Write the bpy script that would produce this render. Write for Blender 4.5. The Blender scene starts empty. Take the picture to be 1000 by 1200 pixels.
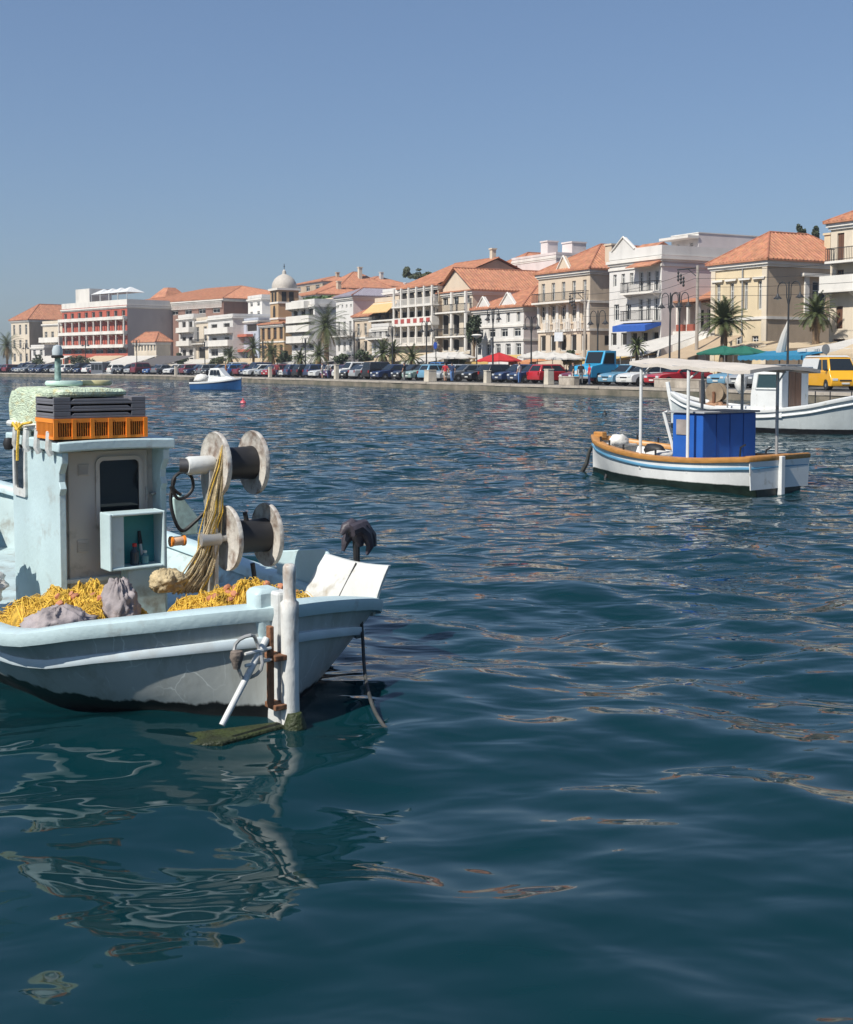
import bpy, bmesh, math, random
import numpy as np
from mathutils import Vector, Matrix, noise

R = math.radians
random.seed(7)
scene = bpy.context.scene
COL = scene.collection

# ---------------------------------------------------------------- camera
FPX, YH, CAMH, TILT = 1450.0, 427.0, 2.2, R(3.5)   # focal length and horizon row on the 1000x1200 photograph
CY = YH + FPX * math.tan(TILT)
cam_data = bpy.data.cameras.new('camera')
cam_data.sensor_fit = 'HORIZONTAL'
cam_data.sensor_width = 36.0
cam_data.lens = FPX / 1000 * 36.0
cam_data.shift_y = -(600 - CY) / 1000.0
cam_data.clip_start = 0.1
cam_data.clip_end = 20000
cam = bpy.data.objects.new('camera', cam_data)
COL.objects.link(cam)
cam.location = (0, 0, CAMH)
cam.rotation_euler = (math.pi / 2 - TILT, 0, 0)
scene.camera = cam

# ---------------------------------------------------------------- sky and sun
SUN_AZ = Vector((-0.73, -0.68, 0)).normalized()     # horizontal direction towards the sun
SUN_EL = R(47)
world = bpy.data.worlds.new('World')
scene.world = world
world.use_nodes = True
wn = world.node_tree
wn.nodes.clear()
w_out = wn.nodes.new('ShaderNodeOutputWorld')
w_bg = wn.nodes.new('ShaderNodeBackground')
w_sky = wn.nodes.new('ShaderNodeTexSky')
w_sky.sky_type = 'NISHITA'
w_sky.sun_disc = False
w_sky.sun_elevation = SUN_EL
w_sky.sun_rotation = math.atan2(SUN_AZ.x, SUN_AZ.y)
w_sky.altitude = 0
w_sky.air_density = 1.1
w_sky.dust_density = 0.8
w_sky.ozone_density = 1.5
w_bg.inputs['Strength'].default_value = 0.1
# white balance and tone of the hazy midday sky, the same in every direction
w_gain = wn.nodes.new('ShaderNodeVectorMath')
w_gain.operation = 'MULTIPLY'
w_gain.inputs[1].default_value = (0.73, 1.04, 1.6)
w_gam = wn.nodes.new('ShaderNodeGamma')
w_gam.inputs['Gamma'].default_value = 0.65
wn.links.new(w_sky.outputs[0], w_gain.inputs[0])
wn.links.new(w_gain.outputs[0], w_gam.inputs[0])
wn.links.new(w_gam.outputs[0], w_bg.inputs[0])
wn.links.new(w_bg.outputs[0], w_out.inputs[0])

sun_data = bpy.data.lights.new('sun', 'SUN')
sun_data.energy = 4.6
sun_data.angle = R(0.53)
sun_data.color = (1.0, 0.95, 0.86)
sun = bpy.data.objects.new('sun', sun_data)
COL.objects.link(sun)
sd = Vector((SUN_AZ.x * math.cos(SUN_EL), SUN_AZ.y * math.cos(SUN_EL), math.sin(SUN_EL)))
sun.rotation_euler = sd.to_track_quat('Z', 'Y').to_euler()

vs = scene.view_settings
vs.view_transform = 'Standard'
vs.look = 'None'
vs.exposure = 0.4
vs.gamma = 1.0
vs.use_curve_mapping = False
scene.render.engine = 'CYCLES'
scene.cycles.use_denoising = True
scene.cycles.max_bounces = 6
scene.cycles.caustics_reflective = False
scene.cycles.caustics_refractive = False

# ---------------------------------------------------------------- helpers
def ray(x, y):
    a, b = (x - 500) / FPX, -(y - CY) / FPX
    return Vector((a, math.cos(TILT) + b * math.sin(TILT), b * math.cos(TILT) - math.sin(TILT)))

def at_z(x, y, z):
    d = ray(x, y)
    t = (z - CAMH) / d.z
    return Vector((d.x * t, d.y * t, z))

def at_depth(x, y, Y):
    d = ray(x, y)
    t = Y / d.y
    return Vector((d.x * t, Y, CAMH + d.z * t))

MATS = {}
def M(name, col, rough=0.6, metal=0.0, var=0.12, scale=3.0, bump=0.0, bscale=25.0, dirt=None, dscale=1.5, damount=0.3, stretch=None, coat=0.0):
    """plain painted / cloth / metal surface: colour with a soft mottling, optional worn patches and relief"""
    if name in MATS:
        return MATS[name]
    m = bpy.data.materials.new(name)
    m.use_nodes = True
    nt = m.node_tree
    b = nt.nodes['Principled BSDF']
    b.inputs['Roughness'].default_value = rough
    b.inputs['Metallic'].default_value = metal
    if coat:
        b.inputs['Coat Weight'].default_value = coat
        b.inputs['Coat Roughness'].default_value = 0.08
    tc = nt.nodes.new('ShaderNodeTexCoord')
    mp = nt.nodes.new('ShaderNodeMapping')
    nt.links.new(tc.outputs['Object'], mp.inputs[0])
    if stretch:
        mp.inputs['Scale'].default_value = stretch
    n = nt.nodes.new('ShaderNodeTexNoise')
    n.inputs['Scale'].default_value = scale
    n.inputs['Detail'].default_value = 5
    nt.links.new(mp.outputs[0], n.inputs['Vector'])
    mr = nt.nodes.new('ShaderNodeMapRange')
    mr.inputs['From Min'].default_value = 0.3
    mr.inputs['From Max'].default_value = 0.7
    mr.inputs['To Min'].default_value = 1 - var
    mr.inputs['To Max'].default_value = 1 + var * 0.6
    nt.links.new(n.outputs[0], mr.inputs[0])
    mx = nt.nodes.new('ShaderNodeVectorMath')
    mx.operation = 'SCALE'
    mx.inputs[0].default_value = col[:3]
    nt.links.new(mr.outputs[0], mx.inputs['Scale'])
    last = mx.outputs[0]
    if dirt:
        n2 = nt.nodes.new('ShaderNodeTexNoise')
        n2.inputs['Scale'].default_value = dscale
        n2.inputs['Detail'].default_value = 8
        n2.inputs['Roughness'].default_value = 0.65
        nt.links.new(mp.outputs[0], n2.inputs['Vector'])
        r2 = nt.nodes.new('ShaderNodeMapRange')
        r2.inputs['From Min'].default_value = 0.62 - damount * 0.4
        r2.inputs['From Max'].default_value = 0.74 - damount * 0.2
        r2.inputs['To Max'].default_value = 0.85
        nt.links.new(n2.outputs[0], r2.inputs[0])
        mix = nt.nodes.new('ShaderNodeMix')
        mix.data_type = 'RGBA'
        nt.links.new(r2.outputs[0], mix.inputs[0])
        nt.links.new(last, mix.inputs[6])
        mix.inputs[7].default_value = (*dirt, 1)
        last = mix.outputs[2]
    nt.links.new(last, b.inputs['Base Color'])
    if bump:
        n3 = nt.nodes.new('ShaderNodeTexNoise')
        n3.inputs['Scale'].default_value = bscale
        n3.inputs['Detail'].default_value = 4
        nt.links.new(mp.outputs[0], n3.inputs['Vector'])
        bp = nt.nodes.new('ShaderNodeBump')
        bp.inputs['Strength'].default_value = bump
        bp.inputs['Distance'].default_value = 0.02
        nt.links.new(n3.outputs[0], bp.inputs['Height'])
        nt.links.new(bp.outputs[0], b.inputs['Normal'])
    MATS[name] = m
    return m

def glass(name, col, rough=0.05):
    if name in MATS:
        return MATS[name]
    m = bpy.data.materials.new(name)
    m.use_nodes = True
    b = m.node_tree.nodes['Principled BSDF']
    b.inputs['Base Color'].default_value = (*col, 1)
    b.inputs['Roughness'].default_value = rough
    b.inputs['IOR'].default_value = 1.5
    MATS[name] = m
    return m

def canvas(name, col, var=0.1, scale=1.0, amt=0.35):
    """cloth that lets some of the sun through"""
    if name in MATS:
        return MATS[name]
    m = M(name, col, 0.85, var=var, scale=scale, bump=0.2)
    nt = m.node_tree
    b, out = nt.nodes['Principled BSDF'], nt.nodes['Material Output']
    tr = nt.nodes.new('ShaderNodeBsdfTranslucent')
    tr.inputs[0].default_value = (*col, 1)
    mx = nt.nodes.new('ShaderNodeMixShader')
    mx.inputs[0].default_value = amt
    nt.links.new(b.outputs[0], mx.inputs[1]); nt.links.new(tr.outputs[0], mx.inputs[2])
    nt.links.new(mx.outputs[0], out.inputs[0])
    return m

class MB:
    """collects shapes, then builds them as ONE mesh object"""
    def __init__(s):
        s.v, s.f, s.m = [], [], []
    def add(s, vs, fs, m=0):
        o = len(s.v)
        s.v += [tuple(p) for p in vs]
        s.f += [tuple(i + o for i in q) for q in fs]
        s.m += [m] * len(fs)
        return s
    def box(s, c, d, m=0, rz=0.0, taper=1.0, rx=0.0, ry=0.0):
        hx, hy, hz = d[0] / 2, d[1] / 2, d[2] / 2
        pts = [Vector((sx * hx * (taper if sz > 0 else 1), sy * hy * (taper if sz > 0 else 1), sz * hz))
               for sz in (-1, 1) for sx, sy in ((-1, -1), (1, -1), (1, 1), (-1, 1))]
        if rz or rx or ry:
            rot = Matrix.Rotation(rz, 3, 'Z') @ Matrix.Rotation(ry, 3, 'Y') @ Matrix.Rotation(rx, 3, 'X')
            pts = [rot @ p for p in pts]
        return s.add([p + Vector(c) for p in pts],
                     [(3, 2, 1, 0), (4, 5, 6, 7), (0, 1, 5, 4), (1, 2, 6, 5), (2, 3, 7, 6), (3, 0, 4, 7)], m)
    def bb(s, x0, x1, y0, y1, z0, z1, m=0):
        return s.box(((x0 + x1) / 2, (y0 + y1) / 2, (z0 + z1) / 2), (abs(x1 - x0), abs(y1 - y0), abs(z1 - z0)), m)
    def loft(s, rings, m=0, caps=True, closed=True):
        n = len(rings[0])
        vs = [p for r in rings for p in r]
        fs = []
        for i in range(len(rings) - 1):
            for j in range(n if closed else n - 1):
                k = (j + 1) % n
                fs.append((i * n + j, i * n + k, (i + 1) * n + k, (i + 1) * n + j))
        if caps:
            fs.append(tuple(range(n - 1, -1, -1)))
            fs.append(tuple((len(rings) - 1) * n + j for j in range(n)))
        return s.add(vs, fs, m)
    def cyl(s, p0, p1, r0, r1=None, n=12, m=0, caps=True):
        p0, p1 = Vector(p0), Vector(p1)
        r1 = r0 if r1 is None else r1
        return s.tube([p0, p1], [r0, r1], n, m, caps)
    def tube(s, pts, r, n=6, m=0, caps=True):
        pts = [Vector(p) for p in pts]
        rr = r if isinstance(r, (list, tuple)) else [r] * len(pts)
        rings = []
        prev = None
        for i, p in enumerate(pts):
            t = (pts[min(i + 1, len(pts) - 1)] - pts[max(i - 1, 0)])
            t = t.normalized() if t.length > 1e-9 else Vector((0, 0, 1))
            if prev is None:
                a = Vector((0, 0, 1)) if abs(t.z) < 0.9 else Vector((1, 0, 0))
                a = (a - t * a.dot(t)).normalized()
            else:
                a = prev - t * prev.dot(t)
                a = a.normalized() if a.length > 1e-6 else t.orthogonal().normalized()
            prev = a
            b = t.cross(a)
            rings.append([p + a * (math.cos(2 * math.pi * k / n) * rr[i]) + b * (math.sin(2 * math.pi * k / n) * rr[i]) for k in range(n)])
        return s.loft(rings, m, caps)
    def lathe(s, prof, n=16, m=0, o=(0, 0, 0), axis='Z'):
        rings = []
        for r, h in prof:
            ring = []
            for k in range(n):
                a = 2 * math.pi * k / n
                c, d = r * math.cos(a), r * math.sin(a)
                p = (c, d, h) if axis == 'Z' else ((c, h, -d) if axis == 'Y' else (h, c, d))
                ring.append((p[0] + o[0], p[1] + o[1], p[2] + o[2]))
            rings.append(ring)
        return s.loft(rings, m, True)
    def prism(s, poly, axis, a, b, m=0):
        """poly in the two other axes, extruded along axis from a to b"""
        def P(p, h):
            return {'X': (h, p[0], p[1]), 'Y': (p[0], h, p[1]), 'Z': (p[0], p[1], h)}[axis]
        return s.loft([[P(p, a) for p in poly], [P(p, b) for p in poly]], m, True)
    def build(s, name, mats, parent=None, frame=None, at=(0, 0, 0), smooth=False, bevel=0.0, ang=38, fix=True):
        me = bpy.data.meshes.new(name)
        at = Vector(at)
        me.from_pydata([tuple(Vector(p) - at) for p in s.v], [], s.f)
        mats = mats if isinstance(mats, (list, tuple)) else [mats]
        for q in mats:
            me.materials.append(q)
        if len(mats) > 1:
            me.polygons.foreach_set('material_index', s.m)
        if fix:
            bm = bmesh.new()
            bm.from_mesh(me)
            bmesh.ops.recalc_face_normals(bm, faces=bm.faces)
            bm.to_mesh(me)
            bm.free()
        if smooth:
            me.shade_smooth()
            me.set_sharp_from_angle(angle=R(ang))
        o = bpy.data.objects.new(name, me)
        COL.objects.link(o)
        if parent:
            o.parent = parent
            o.location = at
        else:
            o.matrix_world = (frame if frame is not None else Matrix.Identity(4)) @ Matrix.Translation(at)
        if bevel:
            bv = o.modifiers.new('bevel', 'BEVEL')
            bv.width = bevel
            bv.segments = 2
            bv.limit_method = 'ANGLE'
            bv.angle_limit = R(40)
            bv.harden_normals = False
        return o

def tag(o, label, cat, group=None):
    o['label'] = label
    o['category'] = cat
    if group:
        o['group'] = group
    return o

def structure(o):
    o['kind'] = 'structure'
    return o

def thing(name, label, cat, loc=(0, 0, 0), rz=0.0, group=None, frame=None):
    o = bpy.data.objects.new(name, None)
    o.empty_display_size = 0.2
    COL.objects.link(o)
    o.matrix_world = (frame if frame is not None else Matrix.Identity(4)) @ Matrix.Translation(Vector(loc)) @ Matrix.Rotation(rz, 4, 'Z')
    return tag(o, label, cat, group)

def child(mesh, name, parent, loc=(0, 0, 0), rz=0.0):
    o = bpy.data.objects.new(name, mesh)
    COL.objects.link(o)
    o.parent = parent
    o.location = loc
    o.rotation_euler = (0, 0, rz)
    return o

def copy_tree(o, parent=None):
    c = o.copy()
    COL.objects.link(c)
    c.parent = parent
    for ch in o.children:
        copy_tree(ch, c)
    return c

def smooth_path(pts, k=5):
    pts = [Vector(p) for p in pts]
    out = []
    for i in range(len(pts) - 1):
        p0, p1, p2, p3 = pts[max(i - 1, 0)], pts[i], pts[i + 1], pts[min(i + 2, len(pts) - 1)]
        for j in range(k):
            t = j / k
            out.append(0.5 * ((2 * p1) + (p2 - p0) * t + (2 * p0 - 5 * p1 + 4 * p2 - p3) * t * t + (3 * p1 - p0 - 3 * p2 + p3) * t ** 3))
    return out + [pts[-1]]

def lerp(a, b, t):
    return a + (b - a) * t

def interp(tab, u, k):
    """smooth interpolation of column k in a table sorted by column 0"""
    if u <= tab[0][0]:
        return tab[0][k]
    for i in range(len(tab) - 1):
        if u <= tab[i + 1][0]:
            x0, x1 = tab[i][0], tab[i + 1][0]
            t = (u - x0) / (x1 - x0)
            p1, p2 = tab[i][k], tab[i + 1][k]
            d = x1 - x0
            m1 = (p2 - tab[i - 1][k]) / (x1 - tab[i - 1][0]) * d if i > 0 else (p2 - p1)
            m2 = (tab[i + 2][k] - p1) / (tab[i + 2][0] - x0) * d if i + 2 < len(tab) else (p2 - p1)
            t2, t3 = t * t, t * t * t
            return (2 * t3 - 3 * t2 + 1) * p1 + (t3 - 2 * t2 + t) * m1 + (-2 * t3 + 3 * t2) * p2 + (t3 - t2) * m2
    return tab[-1][k]
# ---------------------------------------------------------------- water: one sheet to the horizon, real waves near the camera
def build_water():
    m = bpy.data.materials.new('sea_water')
    m.use_nodes = True
    nt = m.node_tree
    b = nt.nodes['Principled BSDF']
    b.inputs['Base Color'].default_value = (0.002, 0.022, 0.028, 1)
    b.inputs['Roughness'].default_value = 0.035
    b.inputs['IOR'].default_value = 1.333
    b.inputs['Specular Tint'].default_value = (0.80, 0.95, 1.0, 1)
    tc = nt.nodes.new('ShaderNodeTexCoord')
    prev = None
    for sc, st, dist, rot in ((1.0, 1.0, 0.20, 0.25), (3.0, 1.0, 0.075, -0.35)):
        mp = nt.nodes.new('ShaderNodeMapping')
        mp.inputs['Rotation'].default_value = (0, 0, rot)
        mp.inputs['Scale'].default_value = (0.55, 1.0, 1.0)
        nt.links.new(tc.outputs['Object'], mp.inputs[0])
        n = nt.nodes.new('ShaderNodeTexNoise')
        n.inputs['Scale'].default_value = sc
        n.inputs['Detail'].default_value = 2.0
        n.inputs['Roughness'].default_value = 0.45
        n.inputs['Distortion'].default_value = 0.3
        nt.links.new(mp.outputs[0], n.inputs['Vector'])
        # fine relief takes over where the mesh can no longer carry the ripples
        ln = nt.nodes.new('ShaderNodeVectorMath')
        ln.operation = 'LENGTH'
        nt.links.new(tc.outputs['Object'], ln.inputs[0])
        fd = nt.nodes.new('ShaderNodeMapRange')
        fd.inputs['From Min'].default_value = 6.0 if sc > 2 else 14.0
        fd.inputs['From Max'].default_value = 34.0 if sc > 2 else 70.0
        fd.inputs['To Min'].default_value = 0.10 if sc > 2 else 0.0
        fd.inputs['To Max'].default_value = st
        nt.links.new(ln.outputs['Value'], fd.inputs[0])
        bp = nt.nodes.new('ShaderNodeBump')
        bp.inputs['Distance'].default_value = dist * 3
        nt.links.new(fd.outputs[0], bp.inputs['Strength'])
        nt.links.new(n.outputs[0], bp.inputs['Height'])
        if prev is not None:
            nt.links.new(prev, bp.inputs['Normal'])
        prev = bp.outputs[0]
    nt.links.new(prev, b.inputs['Normal'])

    fine = np.linspace(-33, 33, 621)
    coarse_l = np.arange(-180, -33, 3.0)
    coarse_r = np.arange(36, 180, 3.0)
    ang = np.radians(np.concatenate([coarse_l, fine, coarse_r]))
    rad = [0.6]
    while rad[-1] < 420:
        rad.append(rad[-1] * 1.006 + 0.002)
    rad += [600, 900, 1500, 3000, 7000, 15000]
    rad = np.array(rad)
    A, D = np.meshgrid(ang, rad)
    X, Y = np.sin(A) * D, np.cos(A) * D
    Z = np.zeros_like(X)
    rng = np.random.default_rng(5)
    cell = np.maximum(D * 0.006, D * np.radians(66 / 620))
    N = 110
    for i in range(N):
        lam = 0.14 * (4.4 / 0.14) ** ((i + rng.random()) / N)
        th = R(80) + rng.normal(0, 0.62)
        k = 2 * math.pi / lam
        amp = 0.0027 * lam ** 0.95 * (1.55 if 0.3 < lam < 1.3 else 1.05 if lam > 1 else 0.9)
        fade = np.clip((lam / cell - 2.5) / 3.0, 0, 1)
        ph = k * (X * math.cos(th) + Y * math.sin(th)) + rng.random() * 6.283
        s = np.sin(ph)
        lo = min(1.0, max(0.30, 0.30 + 0.7 * (lam - 0.35) / 0.9))     # sheltered water by the wall: the short ripples die first
        calm = lo + (1 - lo) * np.clip((D - 5.0) / 11.0, 0, 1)
        Z += amp * fade * calm * (s + 0.18 * np.cos(2 * ph))
    # gusts: some stretches of the water lie calmer than others
    g = np.clip(0.8 + 0.2 * (D - 4.0) / 9.0, 0.8, 1.0) * (0.85 + 0.25 * np.sin(X * 0.31 + 1.3) * np.sin(Y * 0.23 + X * 0.07 + 0.4))
    Z *= np.where(D < 400, g, 0)
    vs = np.stack([X, Y, Z], -1).reshape(-1, 3)
    nr, na = X.shape
    i, j = np.meshgrid(np.arange(nr - 1), np.arange(na), indexing='ij')
    j2 = (j + 1) % na
    fs = np.stack([i * na + j, i * na + j2, (i + 1) * na + j2, (i + 1) * na + j], -1).reshape(-1, 4)
    me = bpy.data.meshes.new('water')
    me.vertices.add(len(vs) + 1)
    me.vertices.foreach_set('co', np.concatenate([vs, [[0, 0, 0]]]).ravel())
    nq = len(fs)
    tri = np.stack([np.full(na, len(vs)), (np.arange(na) + 1) % na, np.arange(na)], -1)
    me.loops.add(nq * 4 + na * 3)
    me.loops.foreach_set('vertex_index', np.concatenate([fs[:, ::-1].ravel(), tri.ravel()[::-1]]).astype(np.int32))
    me.polygons.add(nq + na)
    me.polygons.foreach_set('loop_start', np.concatenate([np.arange(nq) * 4, nq * 4 + np.arange(na) * 3]).astype(np.int32))
    me.update(calc_edges=True)
    me.validate()
    me.shade_smooth()
    me.materials.append(m)
    o = bpy.data.objects.new('water', me)
    COL.objects.link(o)
    structure(o)
build_water()
# ---------------------------------------------------------------- shared boat building
def hull_mat(name, top, bottom, zline, grime=(0.25, 0.22, 0.17), gam=0.5, wob=0.03):
    """painted hull: topsides, dark bottom paint below a slightly ragged line, run-off streaks, scuffs and a pale web of lines"""
    m = bpy.data.materials.new(name)
    m.use_nodes = True
    nt = m.node_tree
    b = nt.nodes['Principled BSDF']
    b.inputs['Roughness'].default_value = 0.38
    tc = nt.nodes.new('ShaderNodeTexCoord')
    def noisen(scale, stretch, detail=6, rough=0.6):
        mp = nt.nodes.new('ShaderNodeMapping')
        mp.inputs['Scale'].default_value = stretch
        nt.links.new(tc.outputs['Object'], mp.inputs[0])
        n = nt.nodes.new('ShaderNodeTexNoise')
        n.inputs['Scale'].default_value = scale
        n.inputs['Detail'].default_value = detail
        n.inputs['Roughness'].default_value = rough
        nt.links.new(mp.outputs[0], n.inputs['Vector'])
        return n.outputs[0]
    def rng(sock, a, bb, lo=0.0, hi=1.0):
        r = nt.nodes.new('ShaderNodeMapRange')
        r.inputs['From Min'].default_value, r.inputs['From Max'].default_value = a, bb
        r.inputs['To Min'].default_value, r.inputs['To Max'].default_value = lo, hi
        nt.links.new(sock, r.inputs[0])
        return r.outputs[0]
    def mixc(f, a, c):
        x = nt.nodes.new('ShaderNodeMix')
        x.data_type = 'RGBA'
        nt.links.new(f, x.inputs[0])
        for s, i in ((a, 6), (c, 7)):
            if isinstance(s, tuple):
                x.inputs[i].default_value = (*s, 1)
            else:
                nt.links.new(s, x.inputs[i])
        return x.outputs[2]
    c = mixc(rng(noisen(2.2, (1, 1, 0.5)), 0.35, 0.7), top, tuple(v * 0.82 for v in top))
    c = mixc(rng(noisen(3.0, (1.6, 1.6, 0.22), 9, 0.7), 0.66 - gam * 0.25, 0.86 - gam * 0.1, 0, 0.75), c, grime)
    c = mixc(rng(noisen(7.0, (2.2, 2.2, 0.9), 3, 0.5), 0.68, 0.70, 0, 0.5), c, tuple(min(1, v * 1.25) for v in top))
    # paler web of thin warped lines mixed into the colour, in patches
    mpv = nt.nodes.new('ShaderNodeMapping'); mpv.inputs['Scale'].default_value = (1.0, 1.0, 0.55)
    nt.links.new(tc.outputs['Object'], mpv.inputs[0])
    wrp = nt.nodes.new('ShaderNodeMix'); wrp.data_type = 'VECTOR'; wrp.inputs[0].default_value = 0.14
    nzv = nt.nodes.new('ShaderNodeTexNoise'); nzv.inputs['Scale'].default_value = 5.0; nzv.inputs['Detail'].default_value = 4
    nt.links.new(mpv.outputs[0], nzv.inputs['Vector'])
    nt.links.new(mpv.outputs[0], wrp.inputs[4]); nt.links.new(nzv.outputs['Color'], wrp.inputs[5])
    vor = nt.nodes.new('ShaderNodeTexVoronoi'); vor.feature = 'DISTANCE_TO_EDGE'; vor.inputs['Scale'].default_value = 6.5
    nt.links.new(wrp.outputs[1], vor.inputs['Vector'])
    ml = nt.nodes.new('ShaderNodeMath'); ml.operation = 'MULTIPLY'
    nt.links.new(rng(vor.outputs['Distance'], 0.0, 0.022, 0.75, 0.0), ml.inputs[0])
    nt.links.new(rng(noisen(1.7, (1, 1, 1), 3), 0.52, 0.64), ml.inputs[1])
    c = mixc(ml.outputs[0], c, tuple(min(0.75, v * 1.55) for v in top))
    sep = nt.nodes.new('ShaderNodeSeparateXYZ')
    nt.links.new(tc.outputs['Object'], sep.inputs[0])
    wv = rng(noisen(5.0, (1, 1, 0.01)), 0.2, 0.8, -wob, wob)
    ad = nt.nodes.new('ShaderNodeMath')
    nt.links.new(sep.outputs[2], ad.inputs[0])
    nt.links.new(wv, ad.inputs[1])
    c = mixc(rng(ad.outputs[0], zline - 0.006, zline + 0.012), mixc(rng(noisen(6, (1, 1, 1)), 0.45, 0.65), bottom, tuple(v * 0.5 for v in bottom)), c)
    nt.links.new(c, b.inputs['Base Color'])
    bp = nt.nodes.new('ShaderNodeBump')
    bp.inputs['Strength'].default_value = 0.25
    bp.inputs['Distance'].default_value = 0.02
    nt.links.new(noisen(4.0, (1, 1, 0.6), 4), bp.inputs['Height'])
    nt.links.new(bp.outputs[0], b.inputs['Normal'])
    MATS[name] = m
    return m

def hull_us(tab, n):
    a, b = tab[0][0], tab[-1][0]
    out = [a + (b - a) * (0.5 - 0.5 * math.cos(math.pi * i / n)) for i in range(n + 1)]
    return out

def hull_v(tab, u, z):
    bg, zs, bw = interp(tab, u, 1), interp(tab, u, 2), interp(tab, u, 3)
    t = max(0.0, min(1.0, z / zs))
    return bw + (bg - bw) * t ** 0.85

def build_hull(tab, parent, mats, deck_z, cap_mat, rail_mat, in_mat, cap_w=0.12, cap_t=0.05, n=48, rail_drop=0.17, drop_r=None, rail_r=0.028, cap_in=0.1):
    """hull skin, gunwale cap, rub rail, inner bulwark and deck; right side may sit lower (drop_r)"""
    us = hull_us(tab, n)
    dr = drop_r or (lambda u: 0.0)
    mb = MB()
    rings = []
    for u in us:
        zs, bw, zk = interp(tab, u, 2), interp(tab, u, 3), interp(tab, u, 4)
        left, right = [], []
        for k in range(8):
            t = 1 - k / 7
            left.append((u, hull_v(tab, u, t * zs), t * zs))
            right.append((u, -hull_v(tab, u, t * zs), t * (zs - dr(u))))
        for k in range(1, 5):
            q = k / 4
            v = max(bw, 0.012) * math.sqrt(max(0.0, 1 - q ** 2.2)) + 0.01
            left.append((u, v, zk * q))
            right.append((u, -v, zk * q))
        rings.append(left + right[::-1])
    mb.loft(rings, 0, True, closed=False)
    mb.build('hull', mats, parent, smooth=True, ang=50)
    def edge(f):
        p = [Vector((u, f(u), interp(tab, u, 2))) for u in us[::-1]]
        q = [Vector((u, -f(u), interp(tab, u, 2) - dr(u))) for u in us]
        return p + q[1:] if us[0] == us[0] else p
    def sweep(path, prof):
        rr = []
        for i, p in enumerate(path):
            t = path[min(i + 1, len(path) - 1)] - path[max(i - 1, 0)]
            t.z = 0
            t.normalize()
            nrm = Vector((-t.y, t.x, 0)) * -1
            rr.append([p + nrm * a + Vector((0, 0, h)) for a, h in prof])
        return rr
    path = [p for p in edge(lambda u: interp(tab, u, 1))]
    c = MB()
    h = cap_t
    c.loft(sweep(path, [(0.025, -h), (0.04, -h * 0.3), (0.035, h * 0.35), (0.0, h * 0.5), (-cap_w + 0.03, h * 0.5), (-cap_w, h * 0.2), (-cap_w, -h)]), 0, True)
    c.build('gunwale_cap', cap_mat, parent, smooth=True, ang=60)
    if rail_drop:
        path2 = []
        for p in path:
            v = hull_v(tab, p.x, interp(tab, p.x, 2) - rail_drop)
            path2.append(Vector((p.x, math.copysign(v, p.y), p.z - rail_drop)))
        c = MB()
        r = rail_r
        c.loft(sweep(path2, [(-0.02, -r * 1.3), (r, -r), (r * 1.35, 0), (r, r), (-0.02, r * 1.3)]), 0, True)
        c.build('rub_rail', rail_mat, parent, smooth=True, ang=60)
    inner, deck = MB(), MB()
    ri, rd = [], []
    for u in us[1:-1]:
        g = max(0.02, interp(tab, u, 1) - cap_in)
        zs = interp(tab, u, 2)
        dv = max(0.015, min(g - 0.01, hull_v(tab, u, max(0, deck_z)) - 0.05))
        ri.append(((u, g, zs - 0.03), (u, dv, deck_z), (u, -g, zs - dr(u) - 0.03), (u, -dv, deck_z)))
    for s in (0, 2):
        inner.loft([[q[s], q[s + 1]] for q in ri], 0, False, closed=False)
    inner.build('inner_bulwark', in_mat, parent, smooth=True, fix=False)
    deck.loft([[q[1], q[3]] for q in ri], 0, False, closed=False)
    deck.build('deck', in_mat, parent, fix=False)

def rope_pts(a, b, sag, n=12, wob=0.0, seed=0):
    rd = random.Random(seed)
    a, b = Vector(a), Vector(b)
    return [a.lerp(b, i / n) + Vector((rd.uniform(-wob, wob), rd.uniform(-wob, wob), -sag * 4 * (i / n) * (1 - i / n))) for i in range(n + 1)]

# ---------------------------------------------------------------- near fishing boat
NP = at_z(328, 846, 0)
NTH = R(35)
NF = Matrix.Translation(NP) @ Matrix.Rotation(math.pi / 2 + NTH, 4, 'Z')     # local x forward, y to port, z up
NFI = NF.inverted()
def nb(x, y, u=None, v=None, z=None):
    """photo pixel -> point on a plane of the near boat"""
    o = NFI @ Vector((0, 0, CAMH))
    d = NFI.to_3x3() @ ray(x, y)
    t = (u - o.x) / d.x if u is not None else (v - o.y) / d.y if v is not None else (z - o.z) / d.z
    return o + d * t

pale = M('pale_blue_paint', (0.47, 0.595, 0.615), 0.45, var=0.10, scale=2.5, dirt=(0.32, 0.34, 0.32), dscale=3.5, damount=0.12, bump=0.15)
pale_in = M('worn_pale_paint', (0.44, 0.55, 0.56), 0.6, var=0.18, scale=3, dirt=(0.22, 0.2, 0.16), dscale=4, damount=0.3)
white_p = M('white_boat_paint', (0.57, 0.58, 0.565), 0.45, var=0.10, scale=3, dirt=(0.34, 0.30, 0.24), dscale=5, damount=0.16, bump=0.2)
beige_p = M('beige_door_paint', (0.50, 0.44, 0.39), 0.5, var=0.07, scale=2, dirt=(0.30, 0.26, 0.22), dscale=6, damount=0.1)
teal_p = M('teal_paint', (0.03, 0.24, 0.26), 0.5, var=0.2, scale=4)
dark_glass = glass('dark_glass', (0.012, 0.016, 0.02))
rubber = M('black_rubber', (0.018, 0.018, 0.02), 0.55, var=0.3, scale=8)
rust = M('rusty_steel', (0.20, 0.09, 0.045), 0.8, var=0.4, scale=9, bump=0.5)
galv = M('galvanised_steel', (0.42, 0.42, 0.41), 0.5, 0.55, var=0.2, scale=6, dirt=(0.20, 0.11, 0.06), dscale=6, damount=0.2)
rope_y = M('yellow_rope', (0.70, 0.45, 0.06), 0.8, var=0.35, scale=14, bump=0.6, bscale=90)
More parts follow.
